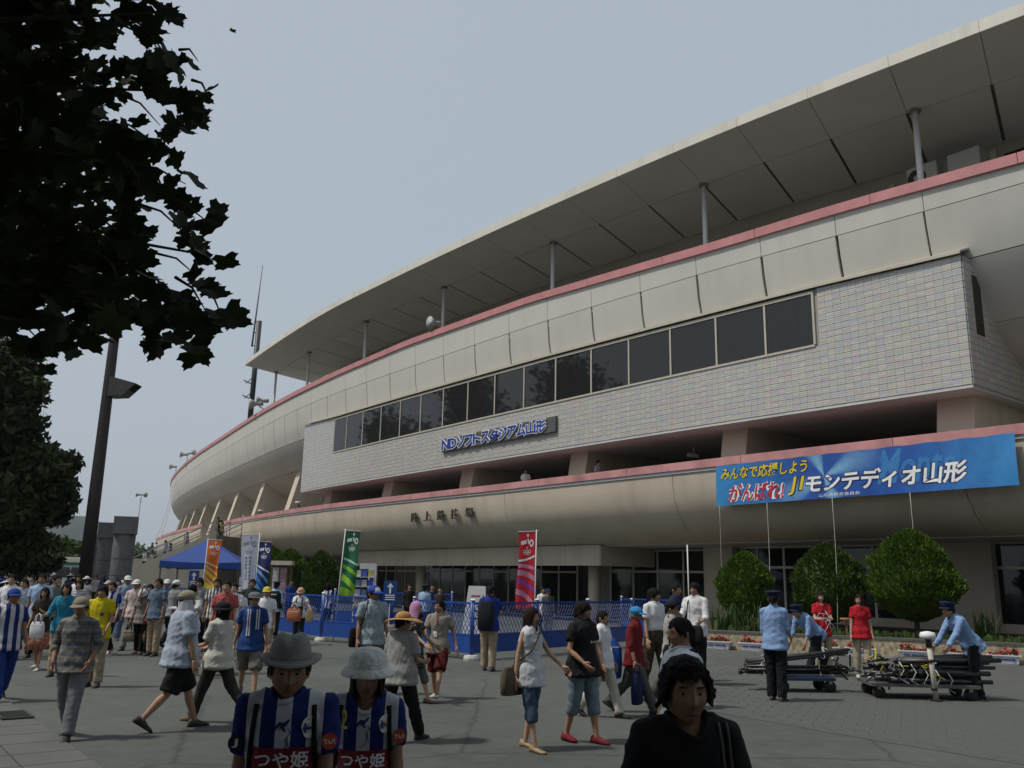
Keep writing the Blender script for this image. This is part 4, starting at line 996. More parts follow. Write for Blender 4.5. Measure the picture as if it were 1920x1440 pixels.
# things on the upper rim
def rim_thing(name, s, o, z, lab, cat): return thing(name, lab, cat, fac(s,o,z))
t = rim_thing('horn_speaker', 46.2, -.7, zrail(46.2), 'round horn loudspeaker on the pink rail below a roof column', 'speaker')
MB().tube([(0,0,-.4),(0,0,.25),(-.25,-.2,.45)], .04, 8).build('bracket', M_steel, t, True); horn(t, (-.45,-.35,.5), (-.75,-.6,-.12), M_hn, .75, .40)
t = rim_thing('horn_speaker', 78.0, -.8, zrail(78), 'pair of horn loudspeakers on the rail near the antenna mast', 'speaker')
MB().tube([(0,0,-.4),(0,0,.3),(-.7,0,.7)], .06, 8).build('bracket', M_steel, t, True); horn(t, (-.9,-.1,.9), (-.9,-.35,-.1), M_hn, 1.2, .5); horn(t, (-.5,.3,1.25), (-.9,-.2,-.05), M_hn, 1.1, .45)
for s_, lab in ((117, 'small twin horn loudspeaker high on the far left rim'), (131, 'tiny white floodlight on the far left rim of the bowl')):
    t = rim_thing('rim_speaker', s_, .0, zrail(s_), lab, 'speaker'); MB().tube([(0,0,-.4),(0,0,.7)], .07, 6).build('bracket', M_steel, t); horn(t, (-.4,0,.9), (-1,-.3,.0), M_hn, 1.0, .45)
    if s_ == 117: horn(t, (.4,0,1.1), (1,-.3,.1), M_hn, 1.0, .4)
# antenna mast left of the roof end
sm_ = 86.5; base = Vector(fac(sm_,-1.2,13.9)); t = thing('antenna_mast', 'dark antenna mast rising past the left end of the roof', 'antenna', tuple(base)); 
ztop = atd(480,602,base.y)[2]-base.z; zwh = atd(484,497,base.y)[2]-base.z
M_mk = mat('dark_mast_steel', (.045,.045,.047), .5, .1)
MB().tube([(0,0,0),(.1,0,ztop)], .26, 12).build('mast', M_mk, t, True); MB().tube([(-.42,0,ztop-2.6),(-.30,0,ztop),(-.05,0,zwh)], [.09,.08,.03], 8).build('whip', M_mk, t, True)
for z in (ztop-2.5,ztop-1.2,ztop-.1): MB().bar((-.42,0,z),(.1,0,z),.08).build('bracket', M_mk, t)
for z in (ztop*.36,ztop*.48): MB().bar((-.9,0,z+.4),(0,0,z),.1).build('bracket', M_mk, t); MB().tube([(-.7,0,z+.1),(-.1,0,z+.7)], .06, 6).build('cable_loop', M_rail, t)
# air conditioner units under the roof
M_ac = mat('beige_ac_casing', (.42,.41,.37), .5, .05)
for s_, lab in ((19.9, 'beige air-conditioner unit with a round fan under the roof'), (18.35, 'second air-conditioner box beside the fan unit under the roof')):
    c = Vector(fac(s_,-5.4,16.75)); tv = Vector(fac(s_-.5,-5.4,0)) - Vector(fac(s_+.5,-5.4,0)); t = thing('air_conditioner', lab, 'air conditioner', tuple(c), math.atan2(tv.y, tv.x))
    MB().box((0,0,.45),(1.15,.5,.95)).build('casing', M_ac, t)
    if s_ > 19:
        MB().tube([(-.2,-.262,.45),(-.2,-.25,.45)], .36, 20).build('fan_recess', M_dark, t); MB().tube([(-.2,-.28,.45),(-.2,-.262,.45)], .12, 14).build('fan_hub', M_ac, t)
    for x in (-.45,.45): MB().bar((x,0,-2.85),(x,0,0),.08).build('stand', M_steel, t)
for k, s_ in enumerate((30,37.6,46.3,55)):
    c = fac(s_,-3.4,7.2); t = thing('security_camera', ['small white camera below the gallery soffit above the banner','small white camera below the soffit by the second column from the banner','small white camera below the soffit by the third column from the banner','small white camera below the soffit nearest the stairs'][k], 'camera', c, group='cameras under the gallery')
    MB().tube([(0,0,.4),(0,0,.1)], .03, 8).build('bracket', M_pole, t); MB().tube([(.22,-.1,0),(-.25,.1,.1)], .1, 10).build('housing', M_pole, t, True)
for k, s_ in enumerate((69.0, 80.2, 63.5)):
    c = fac(s_,-1.5,7.3); t = thing('wall_lamp', ['small round wall lamp on the second raking fin from the stairs','small wall lamp on the raking fin nearest the stairs','small round wall lamp on the raking fin beside the tiled gallery'][k], 'lamp', c, group='lamps on the raking fins')
    MB().lathe([(.02,.12),(.22,.1),(.28,-.02),(.02,-.1)], 14).build('dome', M_pole, t, True); MB().bar((0,0,-.1),(.2,-.1,-.4),.08).build('bracket', M_dkm, t)

# ================================================================== FAR TREES, HILL
def crown_leaves(lobes, n, size, seed, flat=.0, shell=.5):
    """leaf quads spread through ellipsoid lobes: list of (centre, radii)"""
    r = np.random.default_rng(seed); vol = np.array([a[1][0]*a[1][1]*a[1][2] for a in lobes])**.75; vol /= vol.sum()
    idx = r.choice(len(lobes), n, p=vol); vs = []; fs = []
    C_ = np.array([a[0] for a in lobes])[idx]; Rr = np.array([a[1] for a in lobes])[idx]
    d = r.normal(0,1,(n,3)); d /= np.linalg.norm(d,axis=1)[:,None]; rad = (shell + (1-shell)*r.uniform(0,1,n))**.6 * (1+r.normal(0,.10,n)); P = C_ + d*Rr*rad[:,None]
    nv = r.normal(0,1,(n,3)) + d*.8; nv /= np.linalg.norm(nv,axis=1)[:,None]
    t1 = np.cross(nv, r.normal(0,1,(n,3))); t1 /= np.linalg.norm(t1,axis=1)[:,None]; t2 = np.cross(nv,t1)
    s = size*r.uniform(.6,1.4,n)[:,None]; V = np.empty((n,4,3)); V[:,0] = P - t1*s*.9; V[:,1] = P + t2*s*.5; V[:,2] = P + t1*s*1.1; V[:,3] = P - t2*s*.5
    return V.reshape(-1,3), np.arange(n*4).reshape(n,4)
def quads_mesh(name, V, F):
    me = bpy.data.meshes.new(name); me.vertices.add(len(V)); me.vertices.foreach_set('co', V.astype(np.float32).ravel())
    k = F.shape[1]; me.loops.add(F.size); me.loops.foreach_set('vertex_index', F.astype(np.int32).ravel()); me.polygons.add(len(F))
    me.polygons.foreach_set('loop_start', np.arange(0,F.size,k,dtype=np.int32)); me.polygons.foreach_set('loop_total', np.full(len(F),k,dtype=np.int32)); me.update(calc_edges=True); return me
M_ldark = leafmat('dark_broadleaf', (.030,.045,.016), .2, .45); M_lmid = leafmat('mid_green_leaf', (.055,.095,.022), .25, .4); M_lfar = leafmat('far_green_leaf', (.05,.085,.03), .2, .3)
def tree(name, label, base, trunk, lobes, n, size, m, seed, group='trees beyond the forecourt', core=.62):
    t = thing(name, label, 'tree', base, group=group); V, F = crown_leaves(lobes, n, size, seed)
    ob('crown', quads_mesh('crown', V, F), m, t)
    tr = MB(); top = max(l[0][2] for l in lobes)
    tr.tube([(0,0,-.1),(.1,.05,top*.35),(.0,.1,top*.9)], [trunk,trunk*.75,trunk*.2], 10); tr.build('trunk', M_bark, t, True)
    r = np.random.default_rng(seed+50)
    for (c, rr) in lobes[:9]:
        h = max(1.2, min(top*.6, c[2]*.55)); MB().tube([(0,0,h),(c[0]*.5,c[1]*.5,(h+c[2])/2+.2),tuple(c)], [trunk*.4,trunk*.25,.03], 6).build('limb', M_bark, t, True)
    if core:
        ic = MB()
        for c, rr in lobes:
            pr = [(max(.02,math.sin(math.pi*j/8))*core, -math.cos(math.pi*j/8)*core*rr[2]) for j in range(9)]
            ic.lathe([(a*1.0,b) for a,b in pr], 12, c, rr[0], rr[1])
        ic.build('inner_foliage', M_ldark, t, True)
    return t
def lob(px, py, y, r, base):
    p = atd(px, py, y); s = r/CAM_F*y; return ((p[0]-base[0], p[1]-base[1]+rng.uniform(-.5,.5)*s, p[2]), (s, s*1.0, s*.85))
yb = 33; bb_ = (atd(-60,1090,yb)[0], yb, 0)
tree('dark_broadleaf_tree', 'big dark broadleaf tree filling the left edge below the near leaves', bb_, .35,
     [lob(*q, yb, r, bb_) for *q, r in ((-70,700,115),(15,690,55),(45,735,48),(75,725,18),(-10,800,85),(40,800,50),(-80,880,120),(55,870,62),(105,885,42),(130,865,22),(30,950,80),(92,948,45),(-70,1000,110),(118,915,30),(10,1020,60))], 26000, .16, M_ldark, 11)
yb = 42; bb_ = (atd(20,1090,yb)[0], yb, 0)
tree('shade_tree', 'dark rounded tree behind the crowd under the big broadleaf tree', bb_, .25, [lob(*q, yb, r, bb_) for *q, r in ((10,1030,55),(60,1035,45),(-50,1030,60),(95,1050,25))], 7000, .18, M_ldark, 12)
for i, (px, y, spec, m, lab) in enumerate((
    (120, 95, ((120,1035,30),(95,1045,25),(150,1038,24),(135,1050,26)), M_lmid, 'sunlit green tree behind the white bus'),
    (55, 90, ((60,1045,30),(25,1050,28),(88,1052,22)), M_lmid, 'sunlit green tree left of the white bus'),
    (262, 190, ((255,1048,14),(270,1052,12),(245,1054,10)), M_lfar, 'small far tree right of the stone pillars'),
    (295, 210, ((292,1055,12),(305,1058,9)), M_lfar, 'small far tree beside the stair foot'),
    (235, 200, ((232,1050,14),(222,1055,11)), M_lfar, 'small far tree behind the tallest stone pillar'))):
    base = (atd(px,1085,y)[0], y, 0); tree('far_tree', lab, base, .3, [lob(*q, y, r, base) for *q, r in spec], 2600, .3 if y < 120 else .45, m, 20+i)
for i, (x, y, h, r) in enumerate(((-36,47,21,6.5),(-45,60,23,7),(-57,74,22,7.0),(-47,40,20,6.5))):
    base = (x,y,0); L3 = [((rng.uniform(-r*.5,r*.5), rng.uniform(-r*.5,r*.5), h*f), (r*g,r*g,r*.6)) for f,g in ((.35,.8),(.5,.95),(.62,.9),(.75,.75),(.87,.5))]
    tree('tall_roadside_tree', ['tall tree beyond the left edge nearest the forecourt, mirrored in the gallery windows','tallest tree beyond the left edge, mirrored in the glossy tiles','tall tree beyond the left edge farthest away, mirrored in the left panes','tall tree beyond the left edge beside the camera, out of view'][i], base, .4, L3, 6000, .35, M_ldark, 40+i, 'tall trees beyond the left edge')
for i, (x, y, h, r) in enumerate(((-9,-11,13,6.0),(1.5,-13,14,6.5),(12,-10,13,6.0))):  # unseen trees added to block low sky light from the near figures
    base = (x,y,0); L3 = [((rng.uniform(-r*.4,r*.4), rng.uniform(-r*.4,r*.4), h*f), (r*g,r*g,r*.55)) for f,g in ((.28,.85),(.42,.95),(.58,.95),(.74,.8),(.88,.5))]
    tree('park_tree', ['park tree behind the viewpoint, nearest the tulip tree','park tree straight behind the viewpoint','park tree behind the viewpoint on the side of the carts'][i], base, .35, L3, 4500, .35, M_ldark, 60+i, 'park trees behind the viewpoint', .9)
# hill
M_hill = mat('wooded_hill', (.025,.042,.03), .95, .4, .02, detail=8, bump=0)
hb = MB(); nx, ny = 60, 10; vs = []
hx0 = atd(125,1070,1500)[0]
for j in range(ny+1):
    for i in range(nx+1):
        x = hx0 - 700 + 1400*i/nx; y = 1300 + 500*j/ny
        e = math.exp(-((x-hx0)/70)**2)*70 + math.exp(-((x-hx0+240)/190)**2)*95 + math.exp(-((x-hx0-420)/240)**2)*20
        vs.append((x, y, e*math.sin(math.pi*j/ny)**.7*(1+.06*math.sin(i*1.7)+.05*math.sin(i*4.1+j)) - 1))
hb.add(vs, [(j*(nx+1)+i, j*(nx+1)+i+1, (j+1)*(nx+1)+i+1, (j+1)*(nx+1)+i) for j in range(ny) for i in range(nx)]); hb.build('hills', M_hill, kind='structure', smooth=True)
# long far belt of trees that reads as one mass
V, F = crown_leaves([((atd(px,1080,y)[0], y, 3.5+rng.uniform(-.5,1.5)), (8,5,4.5)) for px, y in [(q, 240+rng.uniform(-20,30)) for q in range(-300,420,26)]], 26000, .6, 77)
ob('far_woods', quads_mesh('far_woods', V, F), M_lfar, kind='stuff', label='far belt of green woods along the horizon', cat='woods')

# ================================================================== NEAR TULIP TREE
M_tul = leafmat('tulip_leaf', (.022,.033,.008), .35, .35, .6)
HALF = [(0,-.02),(.16,-.10),(.36,-.16),(.50,-.02),(.62,.04),(.46,.16),(.40,.28),(.55,.40),(.50,.50),(.58,.62),(.36,.60),(.22,.66),(.0,.58)]
def leaf_local():
    out = HALF + [(-x,y) for x,y in HALF[-2:0:-1]]; vs = [(0,.25,-.03)] + [(x,y,-.03+.20*abs(x)**1.3 - .10*max(0,y-.2)**2) for x,y in out]; n = len(out)
    return vs, [(0,1+i,1+(i+1)%n) for i in range(n)]
LV, LF = leaf_local(); LVa = np.array(LV)
OUT = [(-400,-400),(330,-400),(322,20),(330,42),(295,60),(300,130),(345,110),(408,100),(424,190),(405,215),(330,250),(312,290),(365,325),(412,430),(414,495),(372,520),(345,540),(438,612),(405,655),(370,660),(310,640),(255,600),(250,560),(215,610),(190,625),(175,640),(130,665),(90,672),(60,640),(0,640),(-400,600)]
CL = [(240,370),(252,410),(246,455),(238,500),(232,545),(250,345),(225,585),(300,15),(322,40),(285,25),(282,95),(300,105),(318,112),(372,115),(395,190),(350,200),(300,170),(345,230),(300,235),(280,260),(318,300),(348,345),(360,390),(318,380),(395,420),(398,480),(350,440),(372,520),(310,560),(345,590),(300,600),(342,640),(372,635),(400,610),(420,603),(390,590),(378,655),(310,640),(268,595),(330,555),(290,520),(250,490),(250,430),(270,360),(230,300),(90,650),(75,640),(120,640),(165,625),(190,600),(210,590),(230,580),(30,620),(130,620)]
tt = thing('tulip_tree', 'large dark tulip tree leaning in from the upper left with lobed leaves', 'tree', (-6.6,3.6,0)); to = -Vector(tt.location)
r = np.random.default_rng(5)
def leafM(p, size, seed_r):
    # leaves hang: tip down and outward, blade turned at random
    z = Vector(seed_r.normal(0,1,3)); z = (z*.42 + Vector((.2,-.85,.3))).normalized(); yv = Vector((seed_r.normal(.25,.45), seed_r.normal(0,.45), seed_r.normal(-.75,.35)))
    yv = (yv - z*yv.dot(z)).normalized(); xv = yv.cross(z).normalized()
    M = Matrix((xv,yv,z)).transposed().to_4x4()*1.0; M = Matrix.Translation(p) @ M @ Matrix.Scale(size,4); return M
lm = bpy.data.meshes.new('leaf'); lm.from_pydata(LV,[],LF); lm.materials.append(M_tul)
cnt = 0; pts_near = []
for (px, py) in CL:
    y = r.uniform(3.7,4.9); c = Vector(atd(px,py,y)); pts_near.append(c)
    for k in range(5 if px < 260 else 4):
        jx, jy = r.normal(0,17,2); p = Vector(atd(px-12+jx,py-10+jy,y+r.uniform(-.15,.25))); M = leafM(p, r.uniform(.085,.15), r)
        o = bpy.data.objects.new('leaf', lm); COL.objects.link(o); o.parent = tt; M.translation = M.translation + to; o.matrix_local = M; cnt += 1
def fill(n, cond, seed, s0, s1):
    rr = np.random.default_rng(seed); V = []; F = []; got = 0
    while got < n:
        q = cond(rr)
        if q is None: continue
        M = np.array(leafM(Vector(q), rr.uniform(s0,s1), rr)); W_ = LVa @ M[:3,:3].T + M[:3,3]; k = len(V)*len(LV); V.append(W_); F.append(np.array(LF)+k); got += 1
    return np.vstack(V), np.vstack(F)
OUTi = [(x-48 if x > 100 else x, y-44 if y > 500 else y) for x, y in OUT]
def vis(rr):
    px = rr.uniform(-140,430); py = rr.uniform(-60,670)
    if not inpoly(px,py,OUTi): return None
    # thin the mass towards its ragged right edge
    e = min(1, max(.05, (305-px)/230))*(1 if py < 560 else .55)
    if rr.uniform() > e**1.4: return None
    return atd(px,py,rr.uniform(3.9,7.6))
V, F = fill(1800, vis, 8, .10,.16)
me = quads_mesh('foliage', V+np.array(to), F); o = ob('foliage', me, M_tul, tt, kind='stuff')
# unseen rest of the crown, enlarged over and behind the camera to shade the foreground
V2, F2 = crown_leaves([((-4.4,.3,8.6),(8.6,7.6,3.4)), ((-6.0,1.5,7.0),(6.5,6.0,2.6)), ((-1.0,-2.0,7.6),(5.5,5.0,2.6)), ((-9,-2,7.5),(4,5,3))], 46000, .17, 9, shell=.15)
C2 = V2.reshape(-1,4,3).mean(1); vv = C2 - np.array([0,0,CAM_H]); cc = vv @ _F; X = 960 + CAM_F*(vv@_R)/np.where(abs(cc) < .05,.05,cc); Y = 720 - CAM_F*(vv@_U)/np.where(abs(cc) < .05,.05,cc)
ok = ~((cc > .05) & (X > 60) & (X < 2010) & (Y > -110) & (Y < 1500)) & (C2[:,2] > 3.4) & ~((cc > .05) & (X > -150) & (X <= 60) & (Y > 560))
Vk = V2.reshape(-1,4,3)[ok].reshape(-1,3); ob('upper_foliage', quads_mesh('upper_foliage', Vk+np.array(to), np.arange(len(Vk)).reshape(-1,4)), M_tul, tt, kind='stuff')
MB().tube([(0,0,-.1),(.05,0,1.2),(.15,.05,3.2),(.1,.1,6.5),(0,.2,10.5)], [.42,.33,.28,.18,.05], 14).build('trunk', M_bark, tt, True)
for c, th in ((pts_near[25],.045),(pts_near[16],.04),(pts_near[34],.05),(pts_near[9],.04),(pts_near[44],.04)):
    c = c + to; h = min(3.3, c.z*.8+.4); MB().tube([(.12,.03,h),tuple(Vector((.12,.03,h)).lerp(c,.5)+Vector((0,0,.35))),tuple(c)], [th,th*.6,.006], 7).build('branch', M_bark, tt, True)
rt = Vector((.12,.03,3.0))
for c in pts_near:
    c2 = c + to; j = Vector((c2.x-.22+.1*math.sin(c.x*50), c2.y+.05, c2.z+.16+.06*math.sin(c.z*40))); MB().tube([tuple(j), tuple(j.lerp(c2,.5)+Vector((0,0,.04))), tuple(c2)], [.009,.006,.002], 5).build('twig', M_bark, tt, True)
# falling leaf against the sky
p = atd(437,55,6.0); o = bpy.data.objects.new('falling_leaf', lm); COL.objects.link(o); o.matrix_world = leafM(Vector(p), .045, np.random.default_rng(3)); tag(o, 'tiny single leaf drifting against the sky beside the tulip tree', 'leaf')

# thin summer haze over everything
HAZE = True
if HAZE:
    hb_ = MB().box((0,1400,60),(5200,4000,124)); hz_o = hb_.build('haze', None, kind='stuff', label='thin summer haze in the air', cat='haze')
    mh = bpy.data.materials.new('summer_haze'); mh.use_nodes = True; Nh, Lh = nt(mh); Nh.remove(Nh['Principled BSDF']); pv = Nh.new('ShaderNodeVolumePrincipled')
    pv.inputs['Color'].default_value = (.82,.88,.95,1); pv.inputs['Density'].default_value = .00016; pv.inputs['Anisotropy'].default_value = .3
    Lh.new(pv.outputs[0], Nh['Material Output'].inputs['Volume']); hz_o.data.materials.append(mh)
# ================================================================== PEOPLE: builder
from mathutils.bvhtree import BVHTree
def remesh(mb, voxel, smooth=4, fold=0.0, seed=0, keep=None):
    """one continuous skin over overlapping tubes"""
    me = mb.mesh('shape'); o = bpy.data.objects.new('shape', me)
    md = o.modifiers.new('remesh', 'REMESH'); md.mode = 'VOXEL'; md.voxel_size = voxel; md.use_smooth_shade = True
    if smooth: sm = o.modifiers.new('smooth', 'SMOOTH'); sm.iterations = smooth; sm.factor = .5
    out = bake(o); bpy.data.objects.remove(o); bpy.data.meshes.remove(me)
    if fold > 0:
        n = len(out.vertices); co = np.empty(n*3, np.float32); out.vertices.foreach_get('co', co); co = co.reshape(-1,3)
        nn = np.empty(n*3, np.float32); out.vertices.foreach_get('normal', nn); nn = nn.reshape(-1,3)
        r = np.random.default_rng(seed); d = np.zeros(n)
        for k, (f, a) in enumerate(((14,.5),(23,.45),(37,.35),(55,.25),(80,.15))):
            for _ in range(3):
                w = r.normal(0,1,3); w[2] *= .55; w /= np.linalg.norm(w); q = co @ w * f + r.uniform(0,6) + 1.4*np.sin(co @ r.normal(0,1,3)*6)
                d += a*(1-np.abs(np.sin(q)))**1.5
        co += nn*(d*fold)[:,None]; out.vertices.foreach_set('co', co.ravel()); out.update()
    out.polygons.foreach_set('use_smooth', [True]*len(out.polygons))
    return out
def head_grid(nu, nv, female=False):
    vs = []; fs = []
    for j in range(nv+1):
        ph = math.pi*j/nv
        for i in range(nu):
            th = 2*math.pi*i/nu; sx, cy, cz = math.sin(ph)*math.sin(th), -math.sin(ph)*math.cos(th), math.cos(ph)
            x = sx*.076; y = cy*(.090 if cy < 0 else .100); z = cz*(.110 if cz > 0 else .120)
            if z < 0:
                t = (-z/.12); x *= 1 - .34*t**1.6
                if y > 0: y *= 1 - .62*t**.9
                else: y *= 1 - .06*t
                if y < 0: y -= .010*math.exp(-((z+.100)/.02)**2)*math.exp(-(x/.022)**2)
            if y < 0:
                fl = max(0, 1-abs(x)/.07); y += .010*(1-fl)*0
                nz = 0
                if -.045 < z < .03: nz = .026*max(0, min(1, (.03-z)/.055))*(1 if z > -.034 else max(0, (z+.046)/.012))
                y -= nz*math.exp(-(x/(.010+.005*(z < -.015)))**2)
                y += .010*(math.exp(-((abs(x)-.031)/.016)**2 - ((z-.006)/.012)**2))
                y -= .005*(math.exp(-((abs(x)-.028)/.022)**2 - ((z-.028)/.008)**2))*(.5 if female else 1)
                y -= .006*math.exp(-(x/.02)**2 - ((z+.060)/.010)**2)
                y -= .004*math.exp(-((abs(x)-.045)/.018)**2 - ((z+.022)/.02)**2)
            vs.append((x,y,z))
    for j in range(nv):
        for i in range(nu):
            a = j*nu+i; b = j*nu+(i+1)%nu; fs.append((a,b,b+nu,a+nu))
    for s in (-1,1):      # ears
        base = len(vs)
        for j in range(5):
            ph = math.pi*j/4
            for i in range(8):
                th = 2*math.pi*i/8; vs.append((s*.074 + s*.011*math.sin(ph)*math.cos(th)+s*.006*math.sin(th)*math.sin(ph), .012+.019*math.sin(ph)*math.sin(th), -.006+.031*math.cos(ph)))
        for j in range(4):
            for i in range(8): a = base+j*8+i; b = base+j*8+(i+1)%8; fs.append((a,b,b+8,a+8))
    return vs, fs
HEADS = {}
def hand_geo(side, curl=.35, n=6):
    key = ('hand', side, round(curl,2), n)
    if key in HEADS: return HEADS[key]
    mb = MB(); rings = []
    for z, w, t in ((.012,.024,.020),(-.015,.030,.017),(-.05,.040,.016),(-.085,.040,.014),(-.098,.036,.010)):
        rings.append([(t*math.cos(a), w*math.sin(a), z) for a in np.linspace(0,2*math.pi,10,endpoint=False)])
    mb.loft(rings)
    for k, (y, L) in enumerate(((-.029,.066),(-.010,.076),(.010,.070),(.028,.055))):
        p = Vector((0,y,-.088)); a = curl*.5; pts = [p]
        for s_ in (.45,.32,.23):
            p = p + Vector((-side*math.sin(a), y*.05, -math.cos(a)))*L*s_; pts.append(p); a += curl
        mb.tube(pts, [.0092,.0085,.0075,.0055], n)
    p = Vector((-side*.004,-.030,-.022)); d = Vector((-side*.35*curl-.0,-.62,-.78)).normalized(); mb.tube([p, p+d*.034, p+d*.034+Vector((-side*curl*.3,-.25,-.96)).normalized()*.03], [.012,.010,.007], n)
    HEADS[key] = (mb.v, mb.f); return HEADS[key]
def shoe_mesh(kind='shoe'):
    """sole on z=0, heel at y=+.07, toe at y=-.19, ankle above the origin"""
    if ('m', kind) in HEADS: return HEADS[('m', kind)]
    mb = MB(); rings = []
    prof = [(.085,.022,.045),(.07,.034,.085),(.02,.038,.10 if kind != 'sandal' else .07),(-.04,.042,.085 if kind != 'sandal' else .05),(-.10,.047,.058 if kind != 'sandal' else .035),(-.155,.043,.045 if kind != 'sandal' else .03),(-.19,.022,.028)]
    for y, w, h in prof:
        rings.append([(w*math.cos(a)*(1 if math.sin(a) < 0 else .85), y, max(0,.5+.5*math.sin(a))*h if math.sin(a) > -.35 else 0) for a in np.linspace(0,2*math.pi,12,endpoint=False)])
    mb.loft(rings); me = mb.mesh('shoe'); me.polygons.foreach_set('use_smooth',[True]*len(me.polygons)); HEADS[('m',kind)] = me; return me
def hair_mesh(style, seed=0, nu=30, nv=14):
    """hair cap in head coordinates"""
    r = np.random.default_rng(seed); ph0 = r.uniform(0,6,8); mb = MB(); rings = []
    def zend(a):      # a: azimuth from the front, -pi..pi
        s = abs(a)/math.pi
        if style == 'short': z = .048 if s < .22 else (.048-(s-.22)/.12*.055 if s < .34 else (-.012 if s < .5 else -.012-(s-.5)*2*.075))
        elif style == 'bowl': z = .022 if s < .24 else (.022-(s-.24)/.1*.06 if s < .34 else (-.045 if s < .5 else -.045-(s-.5)*2*.055))
        elif style == 'bob': z = .030 if s < .20 else (.03-(s-.2)/.1*.15 if s < .30 else -.125)
        elif style == 'long': z = .040 if s < .22 else (.04-(s-.22)/.07*.31 if s < .29 else -.27-.05*s)
        elif style == 'curly': z = .050 if s < .24 else (.05-(s-.24)/.1*.09 if s < .34 else (-.045 if s < .5 else -.045-(s-.5)*2*.05))
        elif style == 'nape': z = -.02 if s < .5 else -.02-(s-.5)*.2
        else: z = .05
        return z
    for j in range(nv+1):
        v = j/nv; row = []
        for i in range(nu):
            a = -math.pi + 2*math.pi*i/nu; ze = zend(a) + .010*math.sin(a*9+ph0[0]) + .006*math.sin(a*17+ph0[1])
            z = .128 + (ze-.128)*v**.9 if v > 0 else .128
            # follow the skull
            k = max(0, 1-(max(z,-.02)/.128)**2)**.5 if z > 0 else 1
            rx = .086*k; ry = (.098 if abs(a) < math.pi/2 else .112)*k
            if z < -.03:
                dr = min(1, (-z-.03)/.2); rx *= 1-.05*dr; ry *= 1-.12*dr
            puff = 1 + .05*math.sin(a*5+z*40+ph0[2]) + .04*math.sin(a*11+z*25+ph0[3]) + .025*math.sin(a*23+z*60+ph0[6])
            if style == 'bowl': puff *= 1.06
            if style == 'curly': puff *= 1.09 + .05*math.sin(a*19+z*150+ph0[4]) + .04*math.sin(a*31-z*210+ph0[5])
            row.append((rx*math.sin(a)*puff, -ry*math.cos(a)*puff, z))
        rings.append(row)
    mb.loft(rings, cap=False)
    # inner turn-under so the rim has thickness
    inner = [tuple(Vector(p)*.93) if False else (p[0]*.90, p[1]*.90, p[2]+.006) for p in rings[-1]]
    mb.loft([rings[-1], inner], cap=False)
    me = mb.mesh('hair'); me.polygons.foreach_set('use_smooth',[True]*len(me.polygons)); return me
def hat_mesh(kind):
    if ('hat',kind) in HEADS: return HEADS[('hat',kind)]
    mb = MB(); n = 26
    def dome(z0, z1, rx, ry, flat=2.0, k=7, top=0):
        rings = []
        for j in range(k+1):
            u = j/k; c = (1-u**flat)**.5 if u < 1 else .02
            rings.append([(rx*c*math.sin(2*math.pi*i/n), -ry*c*math.cos(2*math.pi*i/n), z0+(z1-z0)*u) for i in range(n)])
        return rings
    def brim(z, rx, ry, w, dz, wf=None, th=.006):
        R = []
        for f, t in ((0,0),(.5,0),(1,0),(1,-th),(0,-th)):
            row = []
            for i in range(n):
                a = 2*math.pi*i/n; ww = (w if wf is None else wf(a))*f; row.append(((rx+ww)*math.sin(a), -(ry+ww)*math.cos(a), z + (dz(a) if callable(dz) else dz)*f*f + t))
            R.append(row)
        mb.loft(R, cap=False)
    front = lambda a: max(0, math.cos(a))
    if kind in ('cap','towelcap'): mb.loft(dome(.035,.128,.092,.108)); brim(.042,.088,.104,0,-.022,lambda a: .072*max(0,(math.cos(a)-.6)/.4)**.45 + .001)
    elif kind == 'bucket': mb.loft(dome(.03,.128,.094,.110,3.2)); brim(.038,.094,.110,.032,-.030)
    elif kind == 'fedora':
        rings = dome(.045,.150,.083,.104,5.0); 
        for jj, row in enumerate(rings[2:]):
            for q, p in enumerate(row): row[q] = (p[0]*(.97-.035*jj), p[1], p[2] - (.022*math.exp(-(p[0]/.03)**2)))
        mb.loft(rings); brim(.05,.083,.104,.040,lambda a: .006*abs(math.sin(a))-.016*abs(math.cos(a)))
    elif kind == 'straw': mb.loft(dome(.04,.13,.092,.108,2.6)); brim(.045,.092,.108,.150,lambda a: -.03+.025*math.sin(2*a))
    elif kind == 'flat': mb.loft(dome(.05,.118,.100,.118,2.2)); brim(.052,.096,.115,0,-.012,lambda a: .05*front(a)**.4 if math.cos(a) > .2 else .001)
    elif kind == 'guard':
        mb.loft([[((rx)*math.sin(2*math.pi*i/n), -(rx*1.12)*math.cos(2*math.pi*i/n), z + (.014*math.cos(2*math.pi*i/n) if z > .08 else 0)) for i in range(n)] for rx, z in ((.088,.035),(.090,.075),(.118,.105),(.112,.122),(.02,.128))]); brim(.042,.085,.098,0,-.02,lambda a: .05*front(a)**.4 if math.cos(a) > .25 else .001)
    elif kind == 'scarf':
        R = []
        for j in range(12):
            v = j/11; row = []
            for i in range(n):
                a = -math.pi+2*math.pi*i/n; s = abs(a)/math.pi; ze = .045 if s < .2 else (.045-(s-.2)/.1*.16 if s < .3 else -.14-.05*s); z = .132+(ze-.132)*v
                k = max(0,1-(max(z,-.0)/.132)**2)**.5 if z > 0 else 1+max(0,-z-.05)*1.5; row.append((.094*k*math.sin(a), -(.10 if abs(a) < 1.57 else .118)*k*math.cos(a), z))
            R.append(row)
        mb.loft(R, cap=False)
    elif kind == 'towelcap_':
        mb.loft(dome(.03,.128,.094,.110)); brim(.042,.088,.104,0,-.022,lambda a: .072*max(0,(math.cos(a)-.6)/.4)**.45 + .001)
    me = mb.mesh(kind); me.polygons.foreach_set('use_smooth',[True]*len(me.polygons)); HEADS[('hat',kind)] = me; return me
